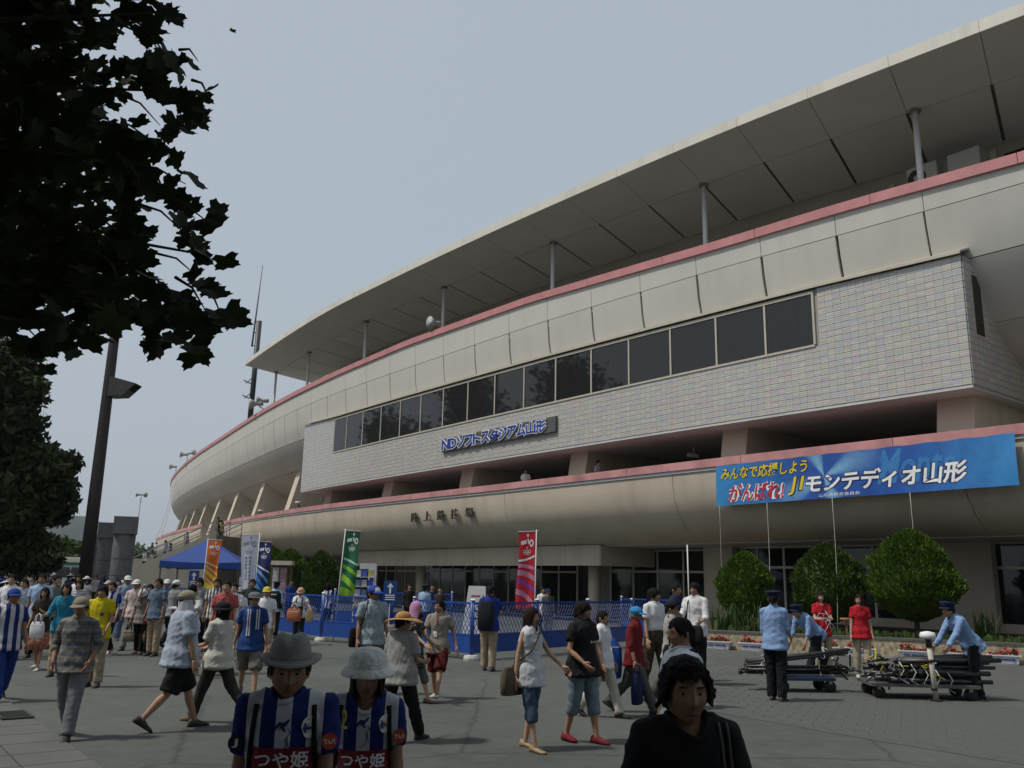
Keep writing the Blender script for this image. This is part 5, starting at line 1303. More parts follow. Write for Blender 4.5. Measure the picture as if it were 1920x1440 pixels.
def ell_mesh(name, rx, ry, rz, n=10):
    if ('e',name) in HEADS: return HEADS[('e',name)]
    mb = MB(); mb.loft([[(rx*math.sin(math.pi*j/6)*math.cos(2*math.pi*i/n), ry*math.sin(math.pi*j/6)*math.sin(2*math.pi*i/n), rz*math.cos(math.pi*j/6)) for i in range(n)] for j in range(7)], cap=False)
    me = mb.mesh(name); me.polygons.foreach_set('use_smooth',[True]*len(me.polygons)); HEADS[('e',name)] = me; return me
def clothmat(name, col, pat=None, c2=(.5,.5,.5), sc=1.0, rough=.85):
    key = 'cloth_'+name
    if key in MATS: return MATS[key]
    m = mat(key, col, rough, .10, 6, bump=.12, bscale=90, spec=.2); N, L = nt(m); b = N['Principled BSDF']
    if pat:
        tc = N.new('ShaderNodeTexCoord'); sx = N.new('ShaderNodeSeparateXYZ'); L.new(tc.outputs['Object'], sx.inputs[0])
        src = b.inputs['Base Color'].links[0].from_socket
        def wave(axis, freq, thr, ph=0.):
            a = N.new('ShaderNodeMath'); a.operation = 'MULTIPLY_ADD'; a.inputs[1].default_value = freq; a.inputs[2].default_value = ph+50; L.new(sx.outputs[axis], a.inputs[0])
            f = N.new('ShaderNodeMath'); f.operation = 'FRACT'; L.new(a.outputs[0], f.inputs[0]); g = N.new('ShaderNodeMath'); g.operation = 'LESS_THAN'; g.inputs[1].default_value = thr; L.new(f.outputs[0], g.inputs[0]); return g.outputs[0]
        def mixin(fac, color, amt=1.0):
            nonlocal src
            q = N.new('ShaderNodeMath'); q.operation = 'MULTIPLY'; q.inputs[1].default_value = amt; L.new(fac, q.inputs[0]); x = N.new('ShaderNodeMixRGB'); x.inputs['Color2'].default_value = (*color,1); L.new(q.outputs[0], x.inputs['Fac']); L.new(src, x.inputs['Color1']); src = x.outputs['Color']
        if pat == 'jersey':
            mixin(wave('X', 1/.118, .5, .25), c2); ab = N.new('ShaderNodeMath'); ab.operation = 'ABSOLUTE'; L.new(sx.outputs['X'], ab.inputs[0]); gt = N.new('ShaderNodeMath'); gt.operation = 'GREATER_THAN'; gt.inputs[1].default_value = .158; L.new(ab.outputs[0], gt.inputs[0]); mixin(gt.outputs[0], col)
        elif pat == 'stripe': mixin(wave('X', 1/(.15*sc), .5, .25), c2)
        elif pat == 'hstripe': mixin(wave('Z', 1/(.06*sc), .4), c2, .8)
        elif pat == 'check': mixin(wave('X', 1/(.03*sc), .3), c2, .5); mixin(wave('Z', 1/(.03*sc), .3), c2, .5); mixin(wave('Y', 1/(.03*sc), .3), c2, .3)
        elif pat == 'plaid': mixin(wave('Z', 1/(.11*sc), .3), c2, .7); mixin(wave('Z', 1/(.11*sc), .1, .5), (.30,.28,.24), .7); mixin(wave('X', 1/(.12*sc), .2), c2, .35)
        elif pat == 'floral':
            v = N.new('ShaderNodeTexVoronoi'); v.inputs['Scale'].default_value = 34/sc; L.new(tc.outputs['Object'], v.inputs['Vector']); g = N.new('ShaderNodeMath'); g.operation = 'LESS_THAN'; g.inputs[1].default_value = .42; L.new(v.outputs['Distance'], g.inputs[0]); mixin(g.outputs[0], c2, .85)
        L.new(src, b.inputs['Base Color'])
    MATS[key] = m; return m
SKIN = [mat('skin_light', (.44,.27,.185), .55, .06, 8, spec=.35), mat('skin_medium', (.36,.205,.13), .55, .07, 8, spec=.35), mat('skin_tan', (.29,.155,.095), .55, .08, 8, spec=.35)]
HAIR = {'black': mat('hair_black', (.007,.006,.0055), .62, .3, 30, stretch=(1,1,.2), bump=.9, bscale=70, spec=.12), 'brown': mat('hair_brown', (.018,.010,.007), .62, .3, 30, stretch=(1,1,.2), bump=.9, bscale=70, spec=.12), 'grey': mat('hair_grey', (.13,.125,.12), .6, .3, 30, bump=.4, bscale=60)}
M_eyew = mat('eye_white', (.36,.34,.31), .3, .03); M_eyed = mat('eye_dark', (.012,.008,.006), .2, .1); M_lip = mat('lip', (.17,.065,.055), .5, .1, 20)
def neckline(me, TG, s, female, sink):
    """open the shirt round the neck and return the points of the collar seam"""
    rx, ry, cy = (.064, .074, -.018) if not female else (.070, .084, -.022)
    bv = BVHTree.FromPolygons([v.co.copy() for v in me.vertices], [tuple(p.vertices) for p in me.polygons]); dn = (TG.to_3x3() @ Vector((0,.0,-1))).normalized(); ring = []
    for a in np.linspace(0, 2*math.pi, 28, endpoint=False):
        hit = bv.ray_cast(TG @ Vector((rx*math.cos(a), cy + ry*math.sin(a), 1.60)), dn)
        ring.append(hit[0] if hit[0] is not None else TG @ Vector((rx*math.cos(a), cy + ry*math.sin(a), 1.44)))
    inv = np.array(TG.inverted()); n = len(me.vertices); co = np.empty(n*3, np.float32); me.vertices.foreach_get('co', co); q = co.reshape(-1,3) @ inv[:3,:3].T + inv[:3,3]
    kill = ((q[:,0]/(rx-.008))**2 + ((q[:,1]-cy)/(ry-.008))**2 < 1) & (q[:,2] > 1.36)
    bm = bmesh.new(); bm.from_mesh(me); bm.verts.ensure_lookup_table(); bmesh.ops.delete(bm, geom=[bm.verts[i] for i in np.where(kill)[0]], context='VERTS'); bm.to_mesh(me); bm.free()
    for k in range(2): ring = [(ring[i-1] + ring[i]*2 + ring[(i+1) % 28])/4 for i in range(28)]
    return ring + ring[:2]
def ring_ell(c, rx, ry, T, n=16, sq=1.0):
    return [tuple(T @ Vector((c[0]+rx*math.copysign(abs(math.cos(a))**sq, math.cos(a)), c[1]+ry*math.copysign(abs(math.sin(a))**sq, math.sin(a)), c[2]))) for a in np.linspace(0,2*math.pi,n,endpoint=False)]
def person(label, pos, h=1.7, face=0, z0=0.0, legs=(0,0,0,0), armL=(5,6,12,0), armR=(5,6,12,0), lean=0, head=(0,0), top=None, topk='tee', bot=None, botk='long',
           shoes=None, shoek='shoe', hair='short', haircol='black', hat=None, hatm=None, skin=1, build=1.0, female=False, detail=1, curl=(.35,.35), group=None, hem=None, hunch=0, wide=None, seed=0, sink=.014):
    """legs: swing L, knee L, swing R, knee R (degrees).  arm: swing, abduct, elbow, forearm turn.  Person faces -Y at face=0; left hand at +X."""
    s = h/1.70; x0, y0 = pos
    t = thing('person', label, 'person', (x0, y0, z0), R_(face), group)
    vox = (.0135 if detail >= 2 else .018 if detail == 1 else .026)*s
    R3 = lambda a, ax: Matrix.Rotation(R_(a), 4, ax)
    pel = Vector((0,0,.93)); T = Matrix.Translation(pel) @ R3(lean,'X') @ Matrix.Translation(-pel)   # + leans towards -Y (forward)
    bw = build*(.92 if female else 1.0); shx = .166*bw*(.95 if female else 1); hipx = .088*(1.05 if female else 1)
    # legs
    J = {}
    for sd, sw, kn in ((1,legs[0],legs[1]),(-1,legs[2],legs[3])):
        hip = Vector((sd*hipx,0,.90)); knee = hip + Vector((sd*.008,-math.sin(R_(sw)),-math.cos(R_(sw))))*.42; ank = knee + Vector((0,-math.sin(R_(sw-kn)),-math.cos(R_(sw-kn))))*.40
        J[sd] = [hip, knee, ank, sw-kn]
    # arms
    A = {}
    for sd, (b, c, e, q) in ((1,armL),(-1,armR)):
        shp = Vector((sd*shx,0,1.382)); v = Vector((sd*math.sin(R_(c)), -math.sin(R_(b))*math.cos(R_(c)), -math.cos(R_(b))*math.cos(R_(c))))
        c2 = c - q; w = Vector((sd*math.sin(R_(c2)), -math.sin(R_(b+e))*math.cos(R_(c2)), -math.cos(R_(b+e))*math.cos(R_(c2))))
        el = shp + v*.285; wr = el + w*.245; A[sd] = [T @ shp, T @ el, T @ wr, (T.to_3x3() @ w).normalized()]
    drop = min(J[1][2].z, J[-1][2].z) - .075; D = Matrix.Translation((0,0,-drop)) ; S = Matrix.Scale(s,4); G = S @ D
    TG = G @ T
    gp = lambda v: tuple(G @ Vector(v))
    arm = lambda sd: [gp(p) for p in A[sd][:3]]
    # ---- body
    body = MB(); bk = bw
    tors = [(.84,.130,.092),(.90,.152 if not female else .158,.105),(.96,.152,.104),(1.05,.138 if not female else .122,.096),(1.16,.142 if not female else .128,.100),(1.27,.156,.110 if not female else .114),(1.36,.150,.100),(1.425,.108,.076),(1.468,.064,.061),(1.53,.055,.058),(1.57,.05,.055)]
    body.loft([ring_ell((0,-hunch*max(0,z-1.2)*.4,z), rx*bk*s, ry*bk*s, TG @ Matrix.Translation((0,0,0)) @ Matrix.Scale(1,4) , 16) if False else [tuple(TG @ Vector(((rx-.006*(z < 1.44))*bk*math.cos(a), (ry-.006*(z < 1.44))*bk*math.sin(a)-hunch*max(0,z-1.2)*.4, z - sink*.75*max(0,min(z,1.48)-1.34)/.138))) for a in np.linspace(0,2*math.pi,16,endpoint=False)] for z, rx, ry in tors])
    for sd in (1,-1):
        hp, kn, an, _ = J[sd]; mid = hp.lerp(kn,.5); cf = kn.lerp(an,.32)+Vector((0,.012,0))
        body.tube([gp(hp+Vector((-sd*.015,0,.06))), gp(hp), gp(mid), gp(kn), gp(cf), gp(an), gp(an+Vector((0,0,-.045)))], [.064*s*bk,.074*s*bk,.062*s*bk,.046*s,.049*s*bk,.033*s,.033*s], 12)
        a, b, c = arm(sd); a_, b_, c_ = Vector(a), Vector(b), Vector(c)
        body.tube([tuple(a_ + Vector((-sd*.06*s,0,-.005*s))), a, tuple(a_.lerp(b_,.5)), b, tuple(b_.lerp(c_,.35)), c], [.036*s,.040*s*bk,.039*s*bk,.034*s,.036*s*bk,.026*s], 10)
    bm_ = remesh(body, vox*(1.35 if detail < 3 else 1.1), 3)
    # head and hands joined onto the body mesh
    hc = TG @ Vector((0,-.012-hunch*.13,1.582-sink)); HT = Matrix.Translation(hc) @ R3(lean*.25,'X') @ R3(-head[0]*-1,'Z') @ R3(head[1],'X') @ S
    key = ('head', female, detail)
    if key not in HEADS: HEADS[key] = head_grid(*((56,44) if detail >= 2 else (40,32) if detail == 1 else (20,18)), female)
    add = MB(); hv, hf = HEADS[key]; add.add([tuple(HT @ Vector(p)) for p in hv], hf); HW = {}
    for sd in (1,-1):
        hv, hf = hand_geo(sd, curl[0 if sd > 0 else 1], 6 if detail >= 1 else 4); w = A[sd][3]; zax = -w; yv = Vector((0,1,0)); yv = (yv - zax*yv.dot(zax)); yv = yv.normalized() if yv.length > .2 else Vector((0,0,1)); xv = yv.cross(zax).normalized(); yv = zax.cross(xv)
        M = Matrix.Translation(G @ A[sd][2]) @ Matrix((xv,yv,zax)).transposed().to_4x4() @ S; add.add([tuple(M @ Vector(p)) for p in hv], hf); HW[sd] = M @ Vector((-sd*.02,0,-.10))
    n0 = len(bm_.vertices); co = np.empty(n0*3, np.float32); bm_.vertices.foreach_get('co', co); V = np.vstack([co.reshape(-1,3), np.array(add.v)])
    F = [tuple(p.vertices) for p in bm_.polygons] + [tuple(i+n0 for i in f) for f in add.f]
    me = bpy.data.meshes.new('body'); me.from_pydata(V.tolist(), [], F); bpy.data.meshes.remove(bm_)
    bo_ = ob('body', me, SKIN[skin], t, True)
    # ---- garments
    gr = MB(); hemz = hem if hem is not None else (.80 if topk not in ('tucked','vest') else .95); fl = .012 if topk != 'loose' else .03; wd = wide or 1.0
    zs = [hemz, .88, .96, 1.05, 1.16, 1.27, 1.37, 1.425, 1.455, 1.478]
    def trx(z): return float(np.interp(z,[q[0] for q in tors],[q[1] for q in tors])), float(np.interp(z,[q[0] for q in tors],[q[2] for q in tors]))
    rings = []
    for z in sorted(set(zs)):
        if z < hemz: continue
        rx, ry = trx(max(z,.9)); e = fl + (.020 if topk == 'loose' and z < 1.2 else 0) + (.030 if z < 1.02 and topk not in ('tucked','vest') else .010 if z < 1.1 else 0) - (.038 if topk in ('tucked','vest') and z < 1.0 else 0)
        if z > 1.44: e = .008 if z > 1.46 else .011
        ey = e + (.035 if z < .86 and topk not in ('tucked','vest') else 0); e += .012 if z < .86 and topk not in ('tucked','vest') else 0
        zz_ = z - sink*.75*max(0,z-1.34)/.138
        rings.append([tuple(TG @ Vector(((rx*bk+e)*wd*math.cos(a), (ry*bk+ey)*wd*math.sin(a)-hunch*max(0,z-1.2)*.4, zz_))) for a in np.linspace(0,2*math.pi,18,endpoint=False)])
    gr.loft(rings)
    sl = {'tee':.62,'tucked':.62,'loose':.75,'long':1.9,'roll':1.35,'sleeveless':.06,'vest':0}.get(topk,.62)
    for sd in (1,-1):
        a, b, c = [Vector(p) for p in arm(sd)]
        if sl <= 0.1: continue
        r0 = (.056 if topk != 'loose' else .068)*s*bk; inn = a + (TG.to_3x3() @ Vector((-sd*.075,0,.022)))
        if sl <= 1: gr.tube([tuple(inn), tuple(a), tuple(a.lerp(b,sl*.5)), tuple(a.lerp(b,sl))], [r0*.78,r0*.88,r0*.93,r0*.98], 12)
        else:
            u = sl-1; gr.tube([tuple(inn), tuple(a), tuple(a.lerp(b,.5)), tuple(b), tuple(b.lerp(c,u*.5)), tuple(b.lerp(c,u))], [r0*.85,r0*.88,r0*.82,r0*.76,r0*.68,r0*.62], 12)
    out = {}
    if top is not None:
        me = remesh(gr, vox, 3 if detail < 2 else 7, .0095*s if detail >= 1 else .006, seed); ring_ = neckline(me, TG, s, female, sink); out['shirt'] = ob('shirt', me, top, t)
        if detail >= 1: MB().tube(ring_, .0125*s, 6, cap=False).build('collar', top, t, True)
    tr = MB()
    if botk in ('long','short','crop'):
        rr = [(.80,.10,.085),(.86,.142,.104),(.93,.158,.112),(.99,.152,.108),(1.025,.147,.105)]
        tr.loft([[tuple(G @ (T if z > .95 else Matrix()) @ Vector(((rx*bk+.008)*math.cos(a), (ry*bk+.008)*math.sin(a), z))) for a in np.linspace(0,2*math.pi,18,endpoint=False)] for z, rx, ry in rr])
        for sd in (1,-1):
            hp, kn, an, _ = J[sd]; top0 = hp+Vector((-sd*.012,0,.05)); k0 = 1.0 if wd < 1.05 else 1.08
            if botk == 'long': P_ = [top0,hp,hp.lerp(kn,.5),kn,kn.lerp(an,.5),an+Vector((0,0,.0))]; rr_ = [.085,.098,.085,.070,.066,.062]
            elif botk == 'crop': P_ = [top0,hp,hp.lerp(kn,.5),kn,kn.lerp(an,.35)]; rr_ = [.085,.095,.080,.064,.062]
            else: P_ = [top0,hp,hp.lerp(kn,.5),kn.lerp(hp,.02)]; rr_ = [.085,.100,.095,.092]
            tr.tube([gp(p) for p in P_], [q*s*bk*k0 for q in rr_], 12)
        me = remesh(tr, vox, 3, .0095*s if detail >= 1 else .006, seed+3); out['bottom'] = ob('trousers' if botk == 'long' else 'shorts' if botk == 'short' else 'cropped_trousers', me, bot, t)
    elif botk == 'skirt':
        rings = []
        for z, rx, ry in ((1.03,.14,.10),(.95,.175,.125),(.80,.20,.16),(.62,.23,.20),(.44,.26,.23)):
            rings.append([tuple(G @ Vector((rx*(1+.05*math.sin(a*9)*(1.03-z)*1.6)*math.cos(a), ry*(1+.05*math.sin(a*9)*(1.03-z)*1.6)*math.sin(a), z))) for a in np.linspace(0,2*math.pi,54,endpoint=False)])
        out['bottom'] = tr.loft(rings).build('skirt', bot, t, True)
    # shoes
    shm = shoe_mesh(shoek)
    for sd in (1,-1):
        hp, kn, an, ang = J[sd]; o = bpy.data.objects.new('shoe', shm); COL.objects.link(o); o.parent = t
        sole = (an.z - .075 - drop); pitch = 0 if sole < .03 else max(-10, min(55, -ang*.75))
        M = Matrix.Translation(G @ an) @ R3(sd*6,'Z') @ R3(pitch if sole >= .03 else 0,'X') @ Matrix.Translation((0,0,-.075*s)) @ S
        o.matrix_local = M; o.data.materials.append(None) if not o.data.materials else None; o.material_slots[0].link = 'OBJECT'; o.material_slots[0].material = shoes or SHOE
    # hair, hat, face
    def hp_(name, me, m, sc=1.0, off=(0,0,0), rot=None, par=t):
        o = bpy.data.objects.new(name, me); COL.objects.link(o); o.parent = par; M = HT @ Matrix.Translation(off) @ (rot or Matrix()) @ Matrix.Scale(sc,4); o.matrix_local = M
        if not me.materials: me.materials.append(None)
        o.material_slots[0].link = 'OBJECT'; o.material_slots[0].material = m; return o
    if hair:
        hk = ('hair', hair, seed % 3)
        if hk not in HEADS: HEADS[hk] = hair_mesh(hair, seed % 3)
        hp_('hair', HEADS[hk], HAIR[haircol], .985 if hat else 1.0, (0,.004,0))
    if hat: out['hat'] = hp_(hat if hat in ('cap',) else 'hat', hat_mesh(hat), hatm, 1.04, (0,.002,.008))
    if detail >= 1:
        fy = -.078
        for sd in (1,-1):
            e = hp_('eye', ell_mesh('eye',.0125,.006,.0042), M_eyew if detail >= 2 else M_eyed, 1, (sd*.031,-.0745,.004))
            if detail >= 2:
                i = bpy.data.objects.new('iris', ell_mesh('iris',.0058,.003,.0043)); COL.objects.link(i); i.parent = e; i.location = (0,-.0045,.0004)
                if not i.data.materials: i.data.materials.append(M_eyed)
            hp_('eyebrow', ell_mesh('eyebrow',.018,.004,.0028), HAIR[haircol if haircol != 'grey' else 'brown'], 1, (sd*.030,-.0855,.026), R3(-sd*5,'Y'))
        hp_('mouth', ell_mesh('mouth',.021,.0045,.0045), M_lip, 1, (0,-.0925,-.061))
    info = dict(root=t, parts=out, hand={sd: t_world(t, HW[sd]) for sd in HW}, G=G, TG=TG, HT=HT, s=s, A=A, bk=bk)
    return info
def t_world(t, p):
    return Matrix.Translation(t.location) @ t.rotation_euler.to_matrix().to_4x4() @ Vector(p)
def lw(info, p, torso=True):
    """body-space point (metres on a 1.70 m figure) to world"""
    return t_world(info['root'], (info['TG'] if torso else info['G']) @ Vector(p))
SHOE = mat('dark_shoe', (.03,.028,.027), .6, .2, 10); SHOEW = mat('pale_shoe', (.45,.44,.42), .6, .15, 10); SHOEB = mat('brown_shoe', (.10,.06,.035), .6, .15, 10); SANDAL = mat('gold_sandal', (.30,.22,.12), .5, .15, 10)
def surf_decal(info, key, polys, name, m, lift=.004, back=False, cx=0.0):
    """print laid on a garment: polygons in body coordinates (x, z)"""
    o = info['parts'][key]; bv = BVHTree.FromPolygons([v.co.copy() for v in o.data.vertices], [tuple(p.vertices) for p in o.data.polygons]); mb = MB(); TG = info['TG']
    dirn = (TG.to_3x3() @ Vector((0, -1 if back else 1, 0))).normalized()
    for pts, fs in polys:
        vs = []
        for x, z in pts:
            o0 = TG @ Vector((x, .6 if back else -.6, z)); hit = bv.ray_cast(o0, dirn); p = hit[0] if hit[0] is not None else (TG @ Vector((x,(.11 if back else -.13),z))); vs.append(p - dirn*lift)
        mb.add(vs, fs)
    return mb.build(name, m, info['root'])
def grid2(x0, x1, z0, z1, nx=10, nz=6):
    return [(x0+(x1-x0)*i/nx, z0+(z1-z0)*j/nz) for j in range(nz+1) for i in range(nx+1)], [(j*(nx+1)+i, j*(nx+1)+i+1, (j+1)*(nx+1)+i+1, (j+1)*(nx+1)+i) for j in range(nz) for i in range(nx)]
def text_xz(body, cx, cz, w, h, flip=False, offset=0.0, shear=0, rot=0):
    pts, fs = text_uv(body, 0, 0, w, h, shear, offset); c, s_ = math.cos(R_(rot)), math.sin(R_(rot)); k = -1 if flip else 1
    return [(cx + k*(u*c + v*s_), cz + u*s_ - v*c) for u, v in pts], fs
# ---- carried things
def soft_bag(label, p, w, h, d, m, cat='bag', rot=0, strap=None, straps_m=None, name='bag', taper=.85, handles=None):
    t = thing(name, label, cat, tuple(p), rot); mb = MB(); rings = []
    for k, (z, f) in enumerate(((-h,.80),(-h*.96,.93),(-h*.6,1.0),(-h*.25,.97),(-.02,taper),(0,taper*.93))):
        rings.append([(w/2*f*math.copysign(abs(math.cos(a))**.55, math.cos(a))*(1+.03*math.sin(5*a+k)), d/2*f*(1 if z < -.1*h else .7)*math.copysign(abs(math.sin(a))**.6, math.sin(a)), z) for a in np.linspace(0,2*math.pi,20,endpoint=False)])
    mb.loft(rings).build('pouch', m, t, True); MB().bar((-w*.38,-d*.42,-h*.22),(w*.38,-d*.42,-h*.22),.012).build('seam', straps_m or m, t)
    wl = lambda q: Matrix.Rotation(-rot,3,'Z') @ (Vector(q) - Vector(p))
    for st_ in (strap or []):
        MB().tube([wl(q) for q in st_], .011, 6).build('strap', straps_m or m, t, True)
    for hx in (handles or []):
        MB().tube([(-w*.22,hx,-.02),(-w*.16,hx*.5,.10),(0,0,.14),(w*.16,hx*.5,.10),(w*.22,hx,-.02)], .009, 6).build('handle', straps_m or m, t, True)
    return t
# ================================================================== PEOPLE: the cast
cm = clothmat
def cast(label, px, fy, hy, hatadd=.0, depth=None, hmin=1.45, hmax=1.86, **kw):
    """feet at pixel (px, fy) of the photograph, head top at row hy"""
    if depth is None: p = gnd(px, fy); x, y = p[0], p[1]
    else: x, y = atd(px, 1100, depth)[0], depth
    hz_ = atd(px, hy, y)[2] - hatadd - kw.get('z0', 0)
    lf = math.cos(R_(kw.get('lean', 0))); h = max(hmin, min(hmax, hz_))
    if 'h' in kw: h = kw.pop('h')
    return person(label, (x, y), h, **kw)
WALK = (20,4,-16,22); WALK2 = (-16,24,20,4); STAND = (2,2,-2,2)
JERSEY = cm('jersey', (.012,.024,.13), 'jersey', (.52,.52,.55)); BLACK = cm('black', (.012,.012,.013)); WHITE = cm('white', (.62,.62,.64)); LBLUE = cm('light_blue', (.30,.40,.55)); NAVY = cm('navy', (.012,.02,.06)); KHAKI = cm('khaki', (.32,.26,.18)); GREY = cm('grey', (.17,.17,.17)); JEANS = cm('jeans', (.09,.13,.19)); CREAM = cm('cream', (.52,.50,.43)); RED = cm('red', (.36,.012,.02)); BROWN = cm('brown', (.05,.035,.025)); BLUE = cm('blue', (.015,.04,.20))
# ---- the couple in club shirts and the woman in black, close to the camera
f1 = cast('man in grey woven fedora and blue and white striped club shirt, close to camera', 556, 0, 1200, depth=3.75, face=8, top=JERSEY, topk='tee', bot=GREY, hair='short', haircol='black', hat='fedora', hatm=cm('fedora', (.20,.20,.19), 'check', (.34,.34,.32), .28), skin=2, detail=3, head=(6,6), h=1.655, sink=.065, lean=4, armL=(14,4,20,0), armR=(-6,5,14,0), legs=WALK, build=.92, seed=2)
f2 = cast('woman in white bucket hat and blue and white striped club shirt, close to camera', 700, 0, 1222, depth=4.25, face=4, top=JERSEY, topk='tee', bot=GREY, hair='bob', haircol='black', hat='bucket', hatm=mat('bucket_white_cotton', (.72,.73,.70), .9, .12, 14, bump=1.0, bscale=30, spec=.1), skin=2, female=True, detail=3, head=(4,5), h=1.575, sink=.06, lean=4, armL=(10,5,18,0), armR=(-8,5,10,0), legs=WALK2, build=.95, seed=3)
f3 = cast('woman in plain black shirt with a shoulder strap, nearest to the camera', 1280, 0, 1228, depth=3.2, face=2, top=BLACK, topk='tee', bot=BLACK, hair='curly', haircol='black', skin=2, female=True, detail=3, head=(2,4), h=1.655, sink=.055, armL=(4,10,14,0), armR=(6,10,16,0), legs=WALK, build=1.0, seed=4)
# prints on the club shirts
M_dk = mat('dark_red_print', (.20,.010,.014), .6, .08, 8); M_org = mat('orange_print', (.40,.055,.015), .6, .08, 8)
for inf, dz in ((f1,.055),(f2,.01)):
    surf_decal(inf, 'shirt', [grid2(-.125,.125,1.095+dz,1.185+dz,14,6)], 'sponsor_band', M_dk, .004)
    surf_decal(inf, 'shirt', [text_xz('つや姫', 0, 1.14+dz, .21, .064, offset=.02)], 'sponsor_lettering', M_wht, .008)
    # leaping cat mark
    cat_ = [(-.028,.010),(-.016,.022),(.004,.020),(.020,.034),(.026,.030),(.016,.014),(.004,.004),(.012,-.012),(.004,-.014),(-.006,.000),(-.018,.004),(-.030,-.010),(-.034,-.006)]
    surf_decal(inf, 'shirt', [([(x, z+1.315) for x, z in cat_], [tuple(range(len(cat_)))])], 'chest_mark', M_nvy, .006)
    surf_decal(inf, 'shirt', [([(.10+.030*math.cos(a)*(1 if math.sin(a) > 0 else .9), 1.315+.042*math.sin(a)) for a in np.linspace(0,6.283,18,endpoint=False)], [tuple(range(18))])], 'crest', M_wht, .006)
    for k in range(3): surf_decal(inf, 'shirt', [grid2(.082+k*.014,.089+k*.014,1.295,1.332,1,3)], 'crest_stripe', M_nvy if k != 1 else M_yel, .009)
    surf_decal(inf, 'shirt', [grid2(.078,.122,1.306,1.318,4,1)], 'crest_bar', M_signblue, .0105)
    for k, (cx, cz) in enumerate(((-.085,1.27),(.012,1.265),(-.085,1.05),(.03,1.04))):
        pts = [(cx + .018*math.sin(u*5)+.012*math.sin(u*11), cz + .05*math.cos(u*3.1)) for u in np.linspace(0,2.2,16)]; poly = []
        P2 = []
        for x, z in pts: P2 += [(x-.0018,z),(x+.0018,z)]
        surf_decal(inf, 'shirt', [(P2, [(2*i,2*i+1,2*i+3,2*i+2) for i in range(15)])], 'signature', M_nvy, .0065)
    A_ = inf['A'][1]; 
surf_decal(f2, 'shirt', [text_xz('2', -.095, 1.335, .035, .085, offset=.01)], 'yellow_numeral', M_yel, .007)
def sleeve_print(inf, sd, f, r, body, disc, ink, nm):
    c = inf['G'] @ (inf['A'][sd][0].lerp(inf['A'][sd][1], f)); fw = Vector((sd*.25,-.95,.08)).normalized(); q = Vector(c) + Vector((sd*.022,-.082,0))*inf['s']; xv = Vector((0,0,1)).cross(fw).normalized(); yv = fw.cross(xv)
    if disc: MB().add([q + (xv*math.cos(a)+yv*math.sin(a))*r for a in np.linspace(0,6.283,20,endpoint=False)], [tuple(range(20))]).build(nm, disc, inf['root'])
    pts, fs = text_uv(body, 0, 0, r*(1.5 if len(body) > 1 else .8), r*(.7 if len(body) > 1 else 1.1), 0, .02); MB().add([q + fw*.004 + xv*u - yv*v for u, v in pts], fs).build(nm + '_lettering', ink, inf['root'])
sleeve_print(f1, -1, .5, .03, 'J', mat('navy_badge', (.008,.009,.02), .6, .05), M_wht, 'league_badge')
for inf in (f1, f2):   # round sleeve badges, rucksack straps
    sleeve_print(inf, 1, .45, .031, 'でん六', M_org, M_wht, 'sleeve_badge')
    for sd in (1,-1):
        pts = []
        o = inf['parts']['shirt']; bv = BVHTree.FromPolygons([v.co.copy() for v in o.data.vertices], [tuple(p.vertices) for p in o.data.polygons])
        for z in np.linspace(1.10,1.43,12):
            p0 = inf['TG'] @ Vector((sd*(.135-.02*(z-1.1)/.33),-.6,z)); hit = bv.ray_cast(p0, Vector((0,1,0)))
            if hit[0] is not None: pts.append(hit[0]-Vector((0,.006,0)))
        if len(pts) > 3: MB().tube(pts, .011, 6).build('rucksack_strap', BLACK, inf['root'], True)
# strap across the black shirt
o = f3['parts']['shirt']; bv = BVHTree.FromPolygons([v.co.copy() for v in o.data.vertices], [tuple(p.vertices) for p in o.data.polygons]); M_strap = cm('grey_strap', (.10,.10,.10))
for dx in (0,.03):
    pts = []
    for z in np.linspace(.95,1.43,16):
        hit = bv.ray_cast(f3['TG'] @ Vector((.10+dx+(1.43-z)*.05,-.6,z)), Vector((0,1,0)))
        if hit[0] is not None: pts.append(hit[0]-Vector((0,.005,0)))
    MB().tube(pts, .006, 6).build('shoulder_strap', M_strap, f3['root'], True)
surf_decal(f3, 'shirt', [(lambda g: ([(x, z) for x, z in g[0]], g[1]))(grid2(-.09+k*.03,-.075+k*.03,1.095,1.115+.008*(k%3),1,1)) for k in range(6)], 'chest_print', M_wht, .005)
# ---- people walking through the forecourt
p1 = cast('man in beige cap and grey plaid shirt with hands in his jeans pockets', 122, 1384, 1113, face=6, top=cm('plaid', (.155,.155,.145), 'plaid', (.07,.085,.11)), topk='roll', bot=cm('faded_jeans', (.16,.17,.18)), hat='cap', hatm=cm('beige_cap', (.24,.21,.16)), skin=2, detail=2, armL=(-8,16,48,26), armR=(-8,16,48,26), legs=(16,2,-12,20), head=(0,8), seed=5, build=1.05)
p8 = cast('man in pale blue shirt and black shorts with a neck cloth under his khaki cap', 325, 1368, 1098, face=128, top=cm('pale_blue', (.33,.385,.47)), topk='loose', bot=BLACK, botk='short', hat='towelcap', hatm=cm('khaki_cap', (.26,.24,.17)), skin=1, detail=2, armL=(12,8,35,0), armR=(4,12,8,0), legs=(22,4,-18,26), seed=6, build=1.15)
nb = MB(); R = []
for j in range(9):
    v = j/8; R.append([tuple(p8['HT'] @ Vector(((.094+.05*v)*math.sin(a)*(1+.06*math.sin(a*7)), -(.105+.03*v)*math.cos(a), .02-.26*v+.02*math.sin(a*5)*v)) ) for a in np.linspace(1.1, 2*math.pi-1.1, 24)])
nb.loft(R, cap=False, close=False).build('neck_cloth', cm('white_cloth_thin', (.46,.47,.50)), p8['root'], True)
